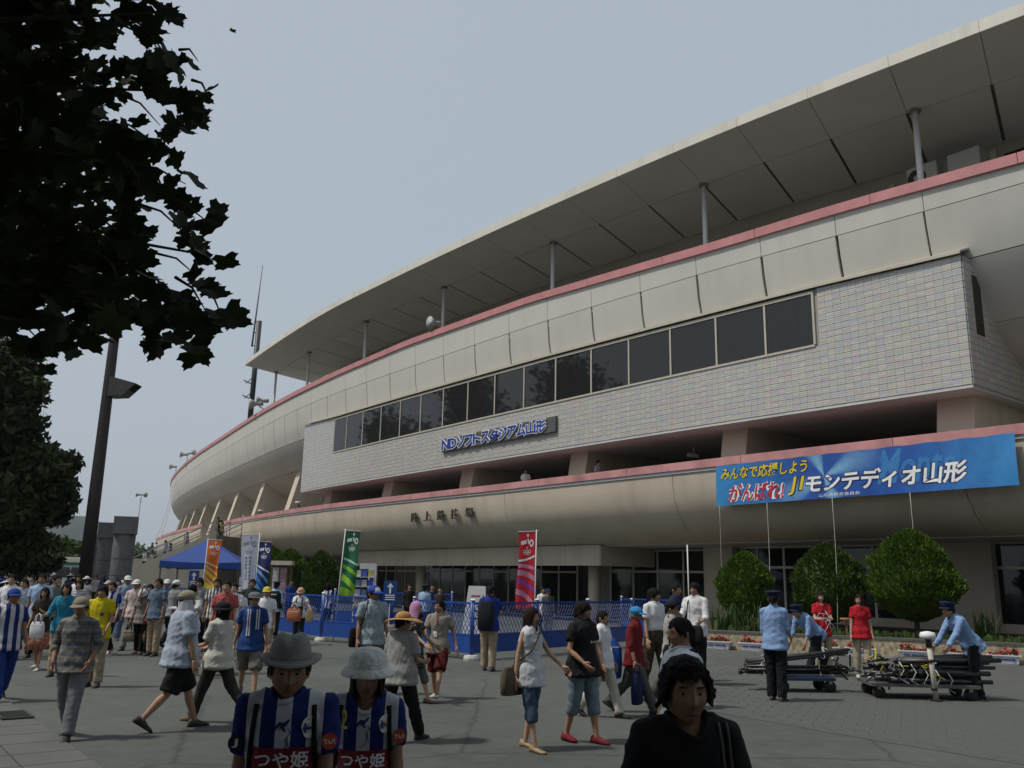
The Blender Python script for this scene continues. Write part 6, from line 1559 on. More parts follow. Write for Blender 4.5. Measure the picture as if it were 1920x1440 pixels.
p9 = cast('woman in black hat, loose white blouse and dark trousers walking left', 400, 1355, 1118, face=-118, top=cm('blouse', (.50,.49,.44)), topk='loose', bot=cm('charcoal', (.035,.033,.03)), hair='bob', hat='bucket', hatm=BLACK, skin=1, female=True, detail=2, armL=(20,8,62,24), armR=(18,8,60,24), legs=(24,2,-28,22), seed=7, shoes=SHOEB)
p10 = cast('man in grey flat cap and blue polo with a club towel round his neck', 462, 1312, 1103, face=18, top=cm('royal_polo', (.018,.05,.17)), bot=cm('grey_shorts', (.14,.135,.12)), botk='short', hat='flat', hatm=cm('flat_grey', (.12,.125,.13)), detail=2, legs=(20,3,-18,24), armL=(8,10,12,0), armR=(-6,10,10,0), head=(14,4), seed=8)
M_tow = cm('striped_towel', (.5,.5,.52), 'stripe', (.03,.05,.18), .22)
for sd in (1,-1): surf_decal(p10, 'shirt', [grid2(sd*.065-.038,sd*.065+.038,1.02 if sd < 0 else 1.12,1.43,5,14)], 'towel', M_tow, .014)
p11 = cast('man in yellow cap and white T-shirt carrying bags', 490, 1245, 1096, face=10, top=WHITE, bot=cm('beige_shorts', (.30,.26,.19)), botk='short', hat='cap', hatm=cm('yellow_cap', (.50,.43,.05)), detail=1, legs=WALK, seed=9)
p12 = cast('security guard seen from behind in black vest and peaked cap', 511, 1197, 1090, face=172, top=LBLUE, topk='roll', bot=BLACK, hat='guard', hatm=NAVY, detail=1, legs=STAND, armL=(6,6,50,10), armR=(2,8,20,0), seed=10)
vb = MB(); R = []
for z, rx, ry in ((.90,.225,.165),(1.05,.205,.155),(1.2,.205,.155),(1.34,.205,.15),(1.42,.165,.12)): R.append([tuple(p12['TG'] @ Vector((rx*math.cos(a), ry*math.sin(a), z))) for a in np.linspace(0,6.283,18,endpoint=False)])
p12['parts']['vest'] = vb.loft(R, cap=False).build('vest', BLACK, p12['root'], True)
surf_decal(p12, 'vest', [grid2(-.08+k*.045,-.05+k*.045,1.30,1.33,2,1) for k in range(4)], 'vest_print', M_wht, .006, back=True)
p13 = cast('woman in floral bucket hat holding an orange bag and a beige cloth', 557, 1208, 1112, face=2, top=WHITE, topk='tee', bot=cm('dark_apron', (.02,.022,.03)), hat='bucket', hatm=cm('floral_hat', (.50,.34,.24), 'floral', (.40,.06,.03), .5), female=True, detail=1, head=(0,24), legs=STAND, armL=(32,30,42,10), armR=(34,4,68,24), h=1.5, seed=11, build=1.08)
surf_decal(p13, 'shirt', [grid2(-.12,.12,.82,1.14,8,8)], 'apron_bib', cm('dark_apron', (.02,.022,.03)), .008)
for sd in (1,-1): surf_decal(p13, 'shirt', [grid2(sd*.09-.016,sd*.09+.016,1.14,1.42,2,8)], 'apron_strap', cm('dark_apron', (.02,.022,.03)), .008)
hR = p13['hand'][-1]; hL = p13['hand'][1]
soft_bag('orange handbag with white handles held by the woman in the floral hat', hR + Vector((.03,-.10,-.13)), .40, .33, .14, cm('orange_bag', (.36,.12,.06)), rot=R_(-12), straps_m=WHITE, handles=(-.05,.05), name='handbag')
soft_bag('folded beige cloth dangling from the hand of the woman in the floral hat', hL + Vector((0,-.04,.02)), .20, .36, .05, cm('beige_cloth', (.34,.27,.15)), cat='cloth', name='folded_cloth', taper=.6)
p16 = cast('man in blue and white cap and pale checked shirt with a shoulder bag', 690, 1302, 1092, face=28, top=cm('pale_check', (.33,.40,.42), 'check', (.10,.17,.22), 1.0), topk='tee', bot=cm('olive', (.09,.08,.06)), hat='cap', hatm=cm('cap_blue_white', (.025,.06,.30)), skin=2, detail=2, legs=WALK, armL=(5,8,15,0), armR=(4,8,12,0), head=(28,6), seed=12, build=1.08)
surf = p16['HT']; cw = MB(); 
for j in range(5):
    pass
R = [[tuple(p16['HT'] @ Vector((.0985*math.sin(a)*math.cos(e), -.1165*math.cos(a)*math.cos(e), .040+.096*math.sin(e)))) for a in np.linspace(-.75,.75,10)] for e in np.linspace(.12,1.25,6)]
cw.loft(R, cap=False, close=False).build('cap_front_panel', WHITE, p16['root'], True)
sh = lw(p16, (-.20,0,1.40)); hipb = lw(p16, (-.20,.03,1.0), False)
soft_bag('black shoulder bag of the man in the checked shirt', hipb + Vector((0,0,.05)), .32, .30, .12, BLACK, rot=R_(30), strap=[[hipb+Vector((0,0,.03)), lw(p16,(-.20,-.15,1.15)), lw(p16,(-.10,-.06,1.47)), lw(p16,(-.16,.15,1.2)), hipb+Vector((.03,.06,.03))]], name='shoulder_bag')
p17 = cast('person in wide straw hat and grey shirt seen from behind', 745, 1392, 1135, face=150, top=cm('silver_grey', (.27,.265,.26)), topk='loose', bot=BLACK, hair='short', hat='straw', hatm=mat('straw', (.38,.21,.07), .8, .2, 25, bump=.4, bscale=90), skin=1, detail=2, legs=(-24,20,26,2), armL=(12,14,70,20), armR=(10,10,70,20), head=(-20,0), seed=13)
p18 = cast('woman in pink patterned headscarf and dark dress', 772, 1318, 1122, face=70, top=cm('dark_floral', (.015,.015,.016), 'floral', (.16,.16,.15), 1.2), topk='tee', bot=cm('green_grey_trousers', (.09,.10,.08)), botk='crop', hair='bob', hat='scarf', hatm=cm('pink_scarf', (.50,.26,.40), 'floral', (.28,.10,.26), .7), female=True, skin=0, detail=2, armL=(22,8,30,0), armR=(28,14,28,6), legs=WALK, seed=14, hem=.62, shoes=SHOEB, shoek='sandal')
p19 = cast('man in beige sports shirt and maroon shorts with a lanyard', 818, 1310, 1117, face=-8, top=cm('sport_beige', (.23,.215,.18)), bot=cm('maroon', (.085,.010,.014)), botk='short', detail=2, skin=1, legs=(30,2,-14,10), armL=(-10,18,30,0), armR=(20,10,62,26), head=(-30,2), seed=15, shoes=SHOEW, shoek='sandal')
surf_decal(p19, 'shirt', [grid2(-.012,.012,1.27,1.44,2,6)], 'collar', M_dk, .006); surf_decal(p19, 'shirt', [([(-.09,1.43),(-.08,1.43),(-.02,1.16),(-.03,1.16)],[(0,1,2,3)]),([(.09,1.43),(.08,1.43),(-.02,1.16),(-.01,1.16)],[(0,1,2,3)])], 'lanyard', cm('teal', (.05,.12,.16)), .008); surf_decal(p19, 'shirt', [grid2(-.06,.0,1.07,1.16,2,2)], 'name_card', M_wht, .012)
p20 = cast('man in blue shirt and khaki trousers seen from behind with a black backpack', 915, 1258, 1096, face=172, top=cm('club_blue', (.015,.035,.22)), bot=KHAKI, detail=1, legs=(8,2,-4,4), armL=(20,8,70,16), armR=(20,8,70,16), head=(0,10), hair='short', seed=16)
c = lw(p20, (.04,.20,1.38)); soft_bag('large black backpack on the man in blue at the barrier', c, .34, .56, .24, cm('backpack', (.014,.015,.02)), cat='backpack', rot=R_(172), name='backpack', taper=.7, strap=[[lw(p20,(sd*.12,.16,1.34)), lw(p20,(sd*.13,.04,1.49)), lw(p20,(sd*.14,-.16,1.3)), lw(p20,(sd*.17,0,1.0))] for sd in (1,-1)])
p22 = cast('young woman in white sleeveless top and cropped jeans walking right', 992, 1405, 1133, face=48, top=cm('white_gauze', (.52,.53,.56)), topk='sleeveless', bot=cm('dark_denim', (.045,.075,.12)), botk='crop', hair='bob', haircol='brown', female=True, skin=0, detail=2, armL=(26,14,24,0), armR=(-8,10,8,0), legs=(-6,8,14,4), head=(4,2), seed=17, hem=.76, shoes=SANDAL, shoek='sandal', build=.96, wide=1.06)
c = lw(p22, (-.22,.10,.98), False); soft_bag('brown shoulder bag behind the young woman in white', c, .34, .30, .12, cm('brown_bag', (.10,.08,.06)), rot=R_(50), strap=[[c, lw(p22,(-.12,-.13,1.18)), lw(p22,(.07,-.12,1.42)), lw(p22,(.10,.02,1.475)), lw(p22,(-.05,.16,1.25)), c+Vector((.02,.06,0))]], name='shoulder_bag')
p23 = cast('boy in black T-shirt and long denim shorts with a hand in his pocket', 1092, 1392, 1122, face=42, top=BLACK, bot=cm('light_denim', (.15,.20,.24)), botk='crop', detail=2, skin=1, legs=(12,3,-8,10), armR=(2,14,52,26), armL=(4,8,12,0), head=(20,4), hair='bowl', seed=18, shoes=cm('red_trainers', (.16,.02,.025)), wide=1.08, build=1.05)
surf_decal(p23, 'shirt', [text_xz('Spalding', .06, 1.20, .17, .04, shear=.3)], 'chest_print', M_wht, .006)
p24 = cast('person in white polo mostly hidden behind the boy in black', 1130, 1345, 1138, face=60, top=WHITE, bot=cm('cream_trousers', (.42,.40,.35)), detail=1, legs=WALK, seed=19, hair='short')
hL = p24['hand'][1]; soft_bag('blue drawstring bag with a white letter beside the boy in black', Vector(gnd(1143,1335)) + Vector((0,0,1.02)), .36, .56, .18, cm('blue_bag', (.02,.09,.36)), name='drawstring_bag', taper=.5, straps_m=WHITE, strap=[[Vector(gnd(1143,1335))+Vector((0,0,1.0)), hL]])
p25 = cast('elderly man in bright blue cap and dark red shirt walking right', 1190, 1338, 1128, face=68, top=cm('dark_red', (.14,.012,.016)), topk='roll', bot=cm('grey_slacks', (.075,.072,.07)), hair='short', haircol='grey', hat='cap', hatm=cm('sky_cap', (.03,.22,.46)), detail=2, skin=2, legs=(-22,22,26,4), armL=(6,6,14,0), armR=(2,8,12,0), head=(0,6), seed=20, hunch=.2)
c = p25['hand'][-1]; soft_bag('dark cloth bag carried by the man in the red shirt', c + Vector((0,-.05,-.06)), .34, .40, .14, NAVY, rot=R_(70), handles=(-.03,.03), name='cloth_bag')
p26 = cast('man in white polo shirt and brown trousers looking right', 1228, 1300, 1098, face=35, top=WHITE, topk='tucked', bot=BROWN, detail=1, skin=1, legs=(14,2,-10,10), head=(30,2), armL=(4,8,14,0), armR=(4,8,14,0), hair='bowl', seed=21, shoes=SHOEW)
p27 = cast('man in navy shirt beside the man in the open white shirt', 1266, 0, 1092, depth=17.5, face=55, top=NAVY, bot=BLACK, detail=1, legs=STAND, seed=22)
p28 = cast('long-haired young man in open white shirt facing left', 1303, 0, 1090, depth=17.0, face=-35, top=WHITE, topk='roll', bot=BLACK, hair='bowl', detail=1, legs=STAND, armL=(14,10,60,10), armR=(26,6,70,20), seed=23)
soft_bag('dark messenger bag in front of the man in the open white shirt', lw(p28,(.05,-.20,.98)), .36, .30, .12, BLACK, rot=R_(-35), strap=[[lw(p28,(-.1,-.18,1.0)), lw(p28,(-.08,-.14,1.35)), lw(p28,(-.1,.05,1.48))]], name='messenger_bag')
p29 = cast('man in black cap and fine checked shirt behind the man in profile', 1262, 1328, 1120, face=70, top=cm('fine_check', (.42,.41,.38), 'check', (.10,.10,.10), .9), bot=cm('grey_brown', (.07,.06,.05)), hat='cap', hatm=BLACK, detail=1, legs=WALK, seed=24)
soft_bag('black bag at the hip of the man in the fine checked shirt', lw(p29,(-.24,.02,1.02),False), .34, .30, .14, BLACK, rot=R_(70), strap=[[lw(p29,(-.22,0,1.0)), lw(p29,(-.17,.02,1.47))]], name='shoulder_bag')
p30 = cast('man in pale blue shirt seen in profile just behind the woman in black', 1276, 0, 1143, depth=6.6, face=-72, top=cm('pale_blue_stripe', (.40,.46,.54), 'stripe', (.52,.56,.62), .12), bot=NAVY, detail=2, legs=WALK, head=(0,4), seed=25, build=1.08)
ST_ = MB().tube([p30['TG'] @ Vector(q) for q in ((.02,.15,1.1),(.10,.135,1.32),(.12,.02,1.462),(.11,-.10,1.40),(.05,-.14,1.2))], .012, 6).build('bag_strap', NAVY, p30['root'], True)
# left side
p2_ = cast('woman in dark brown top and orange patterned skirt near the left edge', 66, 1256, 1097, face=8, top=cm('dark_brown_top', (.035,.025,.02)), topk='tee', bot=cm('orange_skirt', (.30,.10,.06), 'floral', (.40,.24,.18), 1.4), botk='skirt', hair='bob', female=True, detail=1, legs=(14,2,-12,14), armL=(20,8,90,24), armR=(6,8,14,0), seed=26, shoes=SHOEW, shoek='sandal')
p3_ = cast('man in blue cap and blue and white striped club shirt at the left edge', -2, 1315, 1097, face=40, top=JERSEY, bot=BLUE, hat='cap', hatm=cm('cap_royal', (.02,.05,.25)), skin=2, detail=1, legs=WALK2, armL=(10,8,16,0), seed=27)
p4_ = cast('young man in bright yellow T-shirt with a round badge', 172, 1288, 1094, face=4, top=cm('bright_yellow', (.50,.42,.01)), bot=KHAKI, hair='bowl', detail=1, legs=STAND, armL=(6,8,40,10), seed=28)
surf_decal(p4_, 'shirt', [([(.075+.03*math.cos(a),1.20+.03*math.sin(a)) for a in np.linspace(0,6.283,14,endpoint=False)],[tuple(range(14))])], 'badge', M_signblue, .006)
p5_ = cast('woman in turquoise cardigan carrying a white shopping bag', 126, 0, 1089, depth=16.2, face=12, top=cm('turquoise', (.02,.17,.27)), topk='roll', bot=KHAKI, hair='bob', female=True, detail=1, legs=STAND, armR=(22,16,60,10), seed=29, h=1.62)
c = p5_['hand'][-1]; soft_bag('white shopping bag with an orange print held by the woman in turquoise', c + Vector((0,-.04,-.08)), .24, .27, .10, WHITE, handles=(-.03,.03), name='shopping_bag')
p6_ = cast('man in blue and white striped club shirt and black trousers walking in the crowd', 197, 1228, 1085, face=-6, top=JERSEY, bot=BLACK, detail=1, legs=(22,3,-16,20), armL=(8,10,30,0), armR=(6,8,20,0), seed=30, shoes=SHOEW)
surf_decal(p6_, 'shirt', [grid2(-.10,.10,.99,1.06,6,2)], 'sponsor_band', M_dk, .006)
p7_ = cast('woman in white sun hat and grey T-shirt looking down with two bags', 258, 1226, 1106, face=2, top=cm('stone_grey', (.21,.20,.19)), bot=BLACK, hair='bob', hat='bucket', hatm=cm('sun_hat', (.55,.53,.52)), female=True, detail=1, head=(0,42), hunch=.5, legs=(8,2,-6,6), armL=(2,12,10,0), armR=(2,12,10,0), seed=31, shoes=cm('pink_shoe', (.35,.22,.2)))
for sd, m, l in ((1, cm('wicker', (.26,.16,.06)), 'brown wicker bag in the right of the looking-down woman'), (-1, cm('canvas_bag', (.24,.21,.17)), 'grey canvas bag in the left of the looking-down woman')):
    soft_bag(l.replace('in the right of', 'held on the right by').replace('in the left of', 'held on the left by'), p7_['hand'][sd] + Vector((0,0,-.12)), .26, .26, .12, m, handles=(-.03,.03), name='hand_bag', straps_m=BLACK)
# mid-left knot of people near the tent
KN = [
 ('man in salmon shirt with a lanyard beneath the white flag', 425, 17.2, 1082, 6, cm('salmon', (.33,.08,.075)), 'tee', KHAKI, 'short', None, None, 0),
 ('man in pale pink polo and white visor behind the looking-down woman', 256, 22, 1083, 4, cm('pale_pink', (.50,.40,.39)), 'tee', GREY, 'short', 'cap', cm('visor_white', (.6,.6,.6)), 0),
 ('man in steel blue shirt beside the pink polo', 298, 20.5, 1083, -15, cm('steel_blue', (.10,.14,.20)), 'tee', cm('tan_trousers', (.30,.24,.16)), 'short', None, None, 0),
 ('woman in red tank top raising her hand to her neck', 282, 21, 1090, 10, cm('rust', (.22,.07,.06)), 'sleeveless', BLACK, 'bob', None, None, 1),
 ('man with shaggy hair in white shirt and grey vest under the orange flag', 374, 21.5, 1078, 4, cm('grey_vest', (.24,.24,.23)), 'tee', BLACK, 'bowl', None, None, 0),
 ('person with bowed head in white leafing through papers by the orange flag', 362, 16.8, 1094, -10, WHITE, 'tee', BLACK, 'short', None, None, 0),
 ('person in white club cap with black back below the tent', 330, 23, 1084, 150, cm('ash_grey', (.22,.22,.22)), 'tee', BLACK, 'short', 'cap', cm('cap_white', (.6,.6,.6)), 0),
 ('person in white cap and blue shirt left of the tent leg', 313, 25, 1083, 0, cm('mid_blue', (.09,.15,.26)), 'tee', BLACK, 'short', 'cap', cm('cap_white', (.6,.6,.6)), 0),
 ('man in black and white shirt between the orange and white flags', 407, 21, 1083, 8, cm('black_white', (.05,.05,.055), 'stripe', (.5,.5,.5), .5), 'tee', BLACK, 'short', None, None, 0),
 ('man in white shirt just behind the salmon shirt', 440, 19.5, 1088, 0, WHITE, 'tee', GREY, 'short', None, None, 0),
 ('person in grey cap before the white flag', 450, 22, 1100, 5, WHITE, 'tee', BLACK, 'short', 'cap', cm('cap_grey', (.3,.3,.3)), 0),
 ('man with cropped hair beneath the dark blue flag', 473, 22.5, 1084, 12, cm('dark_teal', (.02,.04,.05)), 'tee', BLACK, 'short', None, None, 0),
 ('man in white polo at the left edge of the crowd', 22, 19.0, 1071, 3, WHITE, 'tucked', NAVY, 'short', None, None, 0),
 ('man in pale blue office shirt with a badge near the left edge', 46, 19.8, 1080, -4, cm('office_blue', (.40,.46,.55)), 'tucked', KHAKI, 'short', None, None, 0),
 ('man in sky blue shirt carrying a dark jacket in the crowd', 78, 19.5, 1074, 14, cm('sky_shirt', (.32,.42,.58)), 'tee', BLACK, 'short', None, None, 0),
 ('man in grey-green shirt seen from the side in the crowd', 103, 20.5, 1072, 80, cm('grey_green', (.14,.16,.13)), 'tee', BLACK, 'short', None, None, 0),
 ('person in striped blouse left of the yellow T-shirt', 150, 22, 1083, 0, cm('stripe_blouse', (.42,.42,.44), 'hstripe', (.15,.15,.2)), 'tee', JEANS, 'bob', None, None, 1),
 ('man in pale blue shirt and white cap crossing before the stone pillars', 238, 25, 1079, 30, cm('bluegrey_shirt', (.22,.28,.36)), 'roll', JEANS, 'short', 'cap', cm('cap_white', (.6,.6,.6)), 0),
 ('man in grey hooded top before the rightmost stone pillar', 221, 26, 1082, 20, cm('hood_grey', (.20,.23,.27)), 'long', JEANS, 'short', None, None, 0),
]
for i, (lab, px, d, hy, fc, tp, tk, bt, hr, ht, hm, fe) in enumerate(KN):
    z = atd(px, hy, d)[2]
    kw = dict(armR=(70,12,110,30)) if 'raising' in lab else dict(armL=(24,6,80,22), armR=(24,6,80,22), head=(0,38)) if 'bowed' in lab else {}
    q = cast(lab, px, 0, hy, depth=d, face=fc, top=tp, topk=tk, bot=bt, hair=hr, hat=ht, hatm=hm, female=bool(fe), detail=1, legs=[WALK,WALK2,STAND][i%3], seed=40+i, hmin=1.55, hmax=1.80, skin=i%3, **kw)
    if 'papers' in lab: soft_bag('white papers in the hands of the person with bowed head', q['hand'][1]+Vector((-.1,-.05,.06)), .28,.05,.22, WHITE, cat='papers', name='papers')
# guards and the two women in red at the carts
GB = cm('guard_blue', (.20,.31,.52)); GP = cm('guard_trousers', (.010,.011,.016))
g1 = cast('guard standing with his back to the camera and an orange glove', 1458, 1315, 1108, face=148, top=GB, topk='roll', bot=GP, hat='guard', hatm=NAVY, detail=2, legs=(3,1,-3,1), armL=(8,5,10,0), armR=(10,6,50,10), head=(10,6), seed=70)
surf_ = g1['hand'][1]; gl = MB(); hv, hf = hand_geo(1,.35,6); 
gm = ob('glove', ell_mesh('glove',.052,.05,.10), None, None); gm.data.materials.append(mat('orange_glove', (.40,.19,.02), .8, .15, 20)) if not gm.data.materials else None
gm.parent = g1['root']; gm.matrix_local = (Matrix.Translation(g1['root'].location) @ g1['root'].rotation_euler.to_matrix().to_4x4()).inverted() @ Matrix.Translation(Vector(g1['hand'][1])+Vector((0,0,.03)))
g2 = cast('guard bending forward over the blue hand cart', 1532, 1268, 1128, face=-62, top=GB, topk='roll', bot=GP, hat='guard', hatm=NAVY, detail=2, legs=(26,6,-28,4), lean=48, armL=(58,6,16,4), armR=(58,8,16,4), head=(0,-8), h=1.72, seed=71)
r1_ = cast('woman in red polo holding a tangle of white cords', 1546, 1266, 1107, face=-4, top=RED, bot=cm('beige_chinos', (.40,.34,.25)), hair='long', haircol='brown', female=True, detail=2, legs=(5,2,-5,2), armL=(26,4,66,24), armR=(26,4,66,24), head=(-6,4), seed=72, shoes=SHOEW, skin=0)
cd = thing('cord_tangle', 'tangle of white cords in the hands of the woman in red', 'cords', tuple((r1_['hand'][1]+r1_['hand'][-1])/2)); rr = np.random.default_rng(2)
for k in range(12):
    a = Vector(rr.normal(0,.05,3)); b_ = Vector((rr.normal(0,.12), rr.normal(-.03,.04), rr.uniform(-.30,.14))); MB().tube([a, a.lerp(b_,.5)+Vector(rr.normal(0,.05,3)), b_], .006, 5).build('cord', WHITE, cd, True)
r2_ = cast('woman in red polo with empty hands watching to her right', 1620, 1272, 1112, face=-12, top=RED, bot=cm('beige_chinos', (.40,.34,.25)), hair='long', haircol='brown', female=True, detail=2, legs=(6,1,-6,3), armL=(3,7,8,0), armR=(3,7,8,0), head=(-28,4), seed=73, shoes=SHOEW, skin=0)
g3 = cast('guard leaning on the pole of the loaded cart at the right', 1830, 1313, 1135, face=-82, top=GB, topk='long', bot=GP, hat='guard', hatm=NAVY, detail=2, legs=(10,4,-10,2), lean=34, armL=(66,6,8,4), armR=(60,6,14,4), head=(0,-10), h=1.72, seed=74)
# people behind the barriers and doors
BK = [('man in cap and dark shirt standing behind the red flag', 1028, 29.5, 1104, 0, cm('slate', (.05,.055,.055)), 'tee', 'cap', NAVY, GREY), ('person partly hidden behind the man in cap by the red flag', 1018, 30.5, 1100, 20, WHITE, 'tee', None, None, BLACK),
 ('guard in blue jacket seen from behind at the entrance', 797, 29.5, 1096, 165, LBLUE, 'long', 'guard', NAVY, GP), ('man in dark suit at the entrance doors', 811, 30.5, 1094, 5, NAVY, 'long', None, None, BLACK), ('man in dark jacket with glasses at the entrance', 826, 29.0, 1099, -6, cm('dark_jacket', (.03,.028,.03)), 'long', None, None, BLACK),
 ('person in dark clothes inside the entrance doorway', 768, 33, 1094, 10, BLACK, 'long', None, None, BLACK), ('man in blue club shirt and white towel behind the rear barrier', 545, 36.5, 1086, 25, BLUE, 'tee', None, None, BLACK), ('woman in striped club shirt with long hair behind the green flag', 616, 30.5, 1092, 160, JERSEY, 'tee', None, None, BLACK)]
for i, (lab, px, d, hy, fc, tp, tk, ht, hm, bt) in enumerate(BK):
    q = cast(lab, px, 0, hy, depth=d, face=fc, top=tp, topk=tk, bot=bt, hair='long' if 'woman' in lab else 'short', hat=ht, hatm=hm, detail=0, legs=STAND, seed=80+i, hmin=1.58, hmax=1.78, female='woman' in lab)
# balcony
for i, (lab, px, hy, s_, tp) in enumerate((('man in grey T-shirt walking along the upper concourse', 1120, 855, 33.2, cm('heather', (.33,.34,.37))), ('man in white shirt with a shoulder strap standing at the concourse rail', 936, 888, 38.3, WHITE))):
    p = fac(s_,-.75,5.38); q = person(lab, p[:2], 1.76, z0=5.38, face=(60,-10)[i], top=tp, bot=GREY, hair='short', detail=1, legs=WALK if i == 0 else STAND, armL=(10,8,30,0), armR=(-10,10,30,0), seed=90+i)
# stairs
tops = [WHITE, BLUE, cm('mustard', (.42,.32,.08)), cm('lilac', (.22,.14,.28)), BLACK, LBLUE, CREAM]
for i, (u, v, tp) in enumerate(((.05,.25,4),(.07,.55,2),(.10,.8,3),(.30,.4,3),(.44,.25,5),(.47,.6,1),(.62,.3,0),(.66,.7,6),(.86,.35,4),(.92,.65,4))):
    k = int(u*30); p = sA + sd_*((k+.5)/30) + sw_*v; zst = 4.8*(1-k/30)
    person(f"person in {['white','blue','mustard','purple','dark','pale blue','cream'][tp]} coming down the stairs, {['first','second','third','fourth','fifth','sixth','seventh','eighth','ninth','tenth'][i]} from the top", (p.x,p.y), 1.66+.02*(i%4), z0=zst, face=-80, top=tops[tp], topk='tee', bot=[BLACK,JEANS,KHAKI][i%3], hair=['short','bob'][i%2], detail=0, legs=(14,14,-10,26), seed=100+i, lean=4, group='people on the stairs')
for i, (px, dz) in enumerate(((286, 0),(293,0))):
    p = Vector(atd(px,1020,88)); person(['person in dark green at the far left landing','person in white at the far left landing'][i], (p.x,p.y), 1.68, z0=p.z-1.7+.2, face=-60, top=[cm('dark_green',(.02,.05,.03)),WHITE][i], bot=BLACK, detail=0, legs=STAND, seed=120+i)
lp = Vector(atd(289,1030,88)); b = MB(); b.hexa([(lp.x-4,lp.y-.8,0),(lp.x+3,lp.y-.8,0),(lp.x+6,lp.y+8,0),(lp.x-4,lp.y+8,0),(lp.x-4,lp.y-.8,lp.z-.93),(lp.x+3,lp.y-.8,lp.z-.93),(lp.x+6,lp.y+8,lp.z-.93),(lp.x-4,lp.y+8,lp.z-.93)]); sb(b, 'far_landing', M_stair)
person('person in pale hat standing on the concourse by the fins', fac(84,-.9,5.1)[:2], 1.75, z0=5.35, face=-40, top=CREAM, bot=BLACK, hat='bucket', hatm=CREAM, detail=0, legs=STAND, seed=125)
# ---- far crowd: eight figures copied with clothes of their own
protos = []
for i, (fe, lg, ht, hr, bk_) in enumerate(((0,WALK,None,'short','long'),(1,WALK2,None,'bob','long'),(0,STAND,'cap','short','long'),(1,WALK,'bucket','bob','skirt'),(0,WALK2,None,'bowl','short'),(1,STAND,None,'long','crop'),(0,WALK,'cap','short','short'),(1,WALK2,'straw','bob','long'))):
    protos.append((dict(female=bool(fe), legs=lg, hat=ht, hair=hr, botk=bk_), None))
CT = [('white',WHITE),('pale blue',LBLUE),('navy',NAVY),('striped club',JERSEY),('grey',GREY),('black',BLACK),('red',RED),('cream',CREAM),('pink',cm('pale_pink',(.50,.40,.39))),('green',cm('moss',(.08,.13,.05))),('royal blue',BLUE),('orange',cm('orange_top',(.42,.13,.03)))]
CB = [('black',BLACK),('denim',JEANS),('khaki',KHAKI),('grey',GREY)]
def copy_tree(o, parent=None):
    c = o.copy(); COL.objects.link(c); c.parent = parent
    for ch in list(o.children): copy_tree(ch, c)
    return c
rc = np.random.default_rng(21); roots = [None]*8; usedl = {}; spots = []
bands = [(23,30,9),(28,38,14),(36,52,18),(48,68,17)]
for d0, d1, n in bands:
    for k in range(n):
        for _ in range(40):
            d = rc.uniform(d0,d1); px = rc.uniform(-30,245) if d > 34 else rc.uniform(-30,235); x = atd(px,1090,d)[0]
            if all((x-a)**2+(d-b)**2 > .75**2 for a,b,_ in spots): spots.append((x,d,px)); break
for i, (x, d, px) in enumerate(spots):
    k = i % 8; kw = protos[k][0]; ct = CT[int(rc.integers(len(CT)))] if rc.uniform() > .3 else CT[0]; cb = CB[int(rc.integers(4))]; h = rc.uniform(1.52,1.78); fc = rc.normal(0,28) if rc.uniform() > .12 else 170
    place = ('at far left' if px < 25 else 'left of white bus' if px < 85 else 'before white bus' if px < 148 else 'before stone pillars' if px < 240 else 'by stair foot')
    row = 'near' if d < 31 else 'mid crowd' if d < 42 else 'deep in crowd' if d < 54 else 'at crowd back'
    lab = f"{ct[0]} top, {cb[0]} {'skirt' if kw['botk']=='skirt' else 'shorts' if kw['botk']=='short' else 'trousers'}{', '+{'cap':'cap','bucket':'sun hat','straw':'straw hat'}[kw['hat']] if kw['hat'] else ''}: person {row} {place}"
    hm = [WHITE,NAVY,CREAM,BLUE][int(rc.integers(4))]
    if roots[k] is None:
        q = person(lab, (x,d), 1.66, face=fc, top=ct[1], bot=cb[1], hatm=hm, detail=0, seed=200+k, skin=k%3, group='far crowd', **kw); roots[k] = q['root']; o = q['root']
        if d > 1: o.scale = (h/1.66,)*3
    else:
        o = copy_tree(roots[k]); o.location = (x,d,0); o.rotation_euler = (0,0,R_(fc)); o.scale = (h/1.66,)*3; o['label'] = lab; o['group'] = 'far crowd'
        for ch in o.children:
            nm = ch.name.split('.')[0]; m = {'shirt':ct[1],'trousers':cb[1],'shorts':cb[1],'cropped_trousers':cb[1],'skirt':cb[1],'hat':hm,'cap':hm}.get(nm)
            if m: ch.material_slots[0].link = 'OBJECT'; ch.material_slots[0].material = m
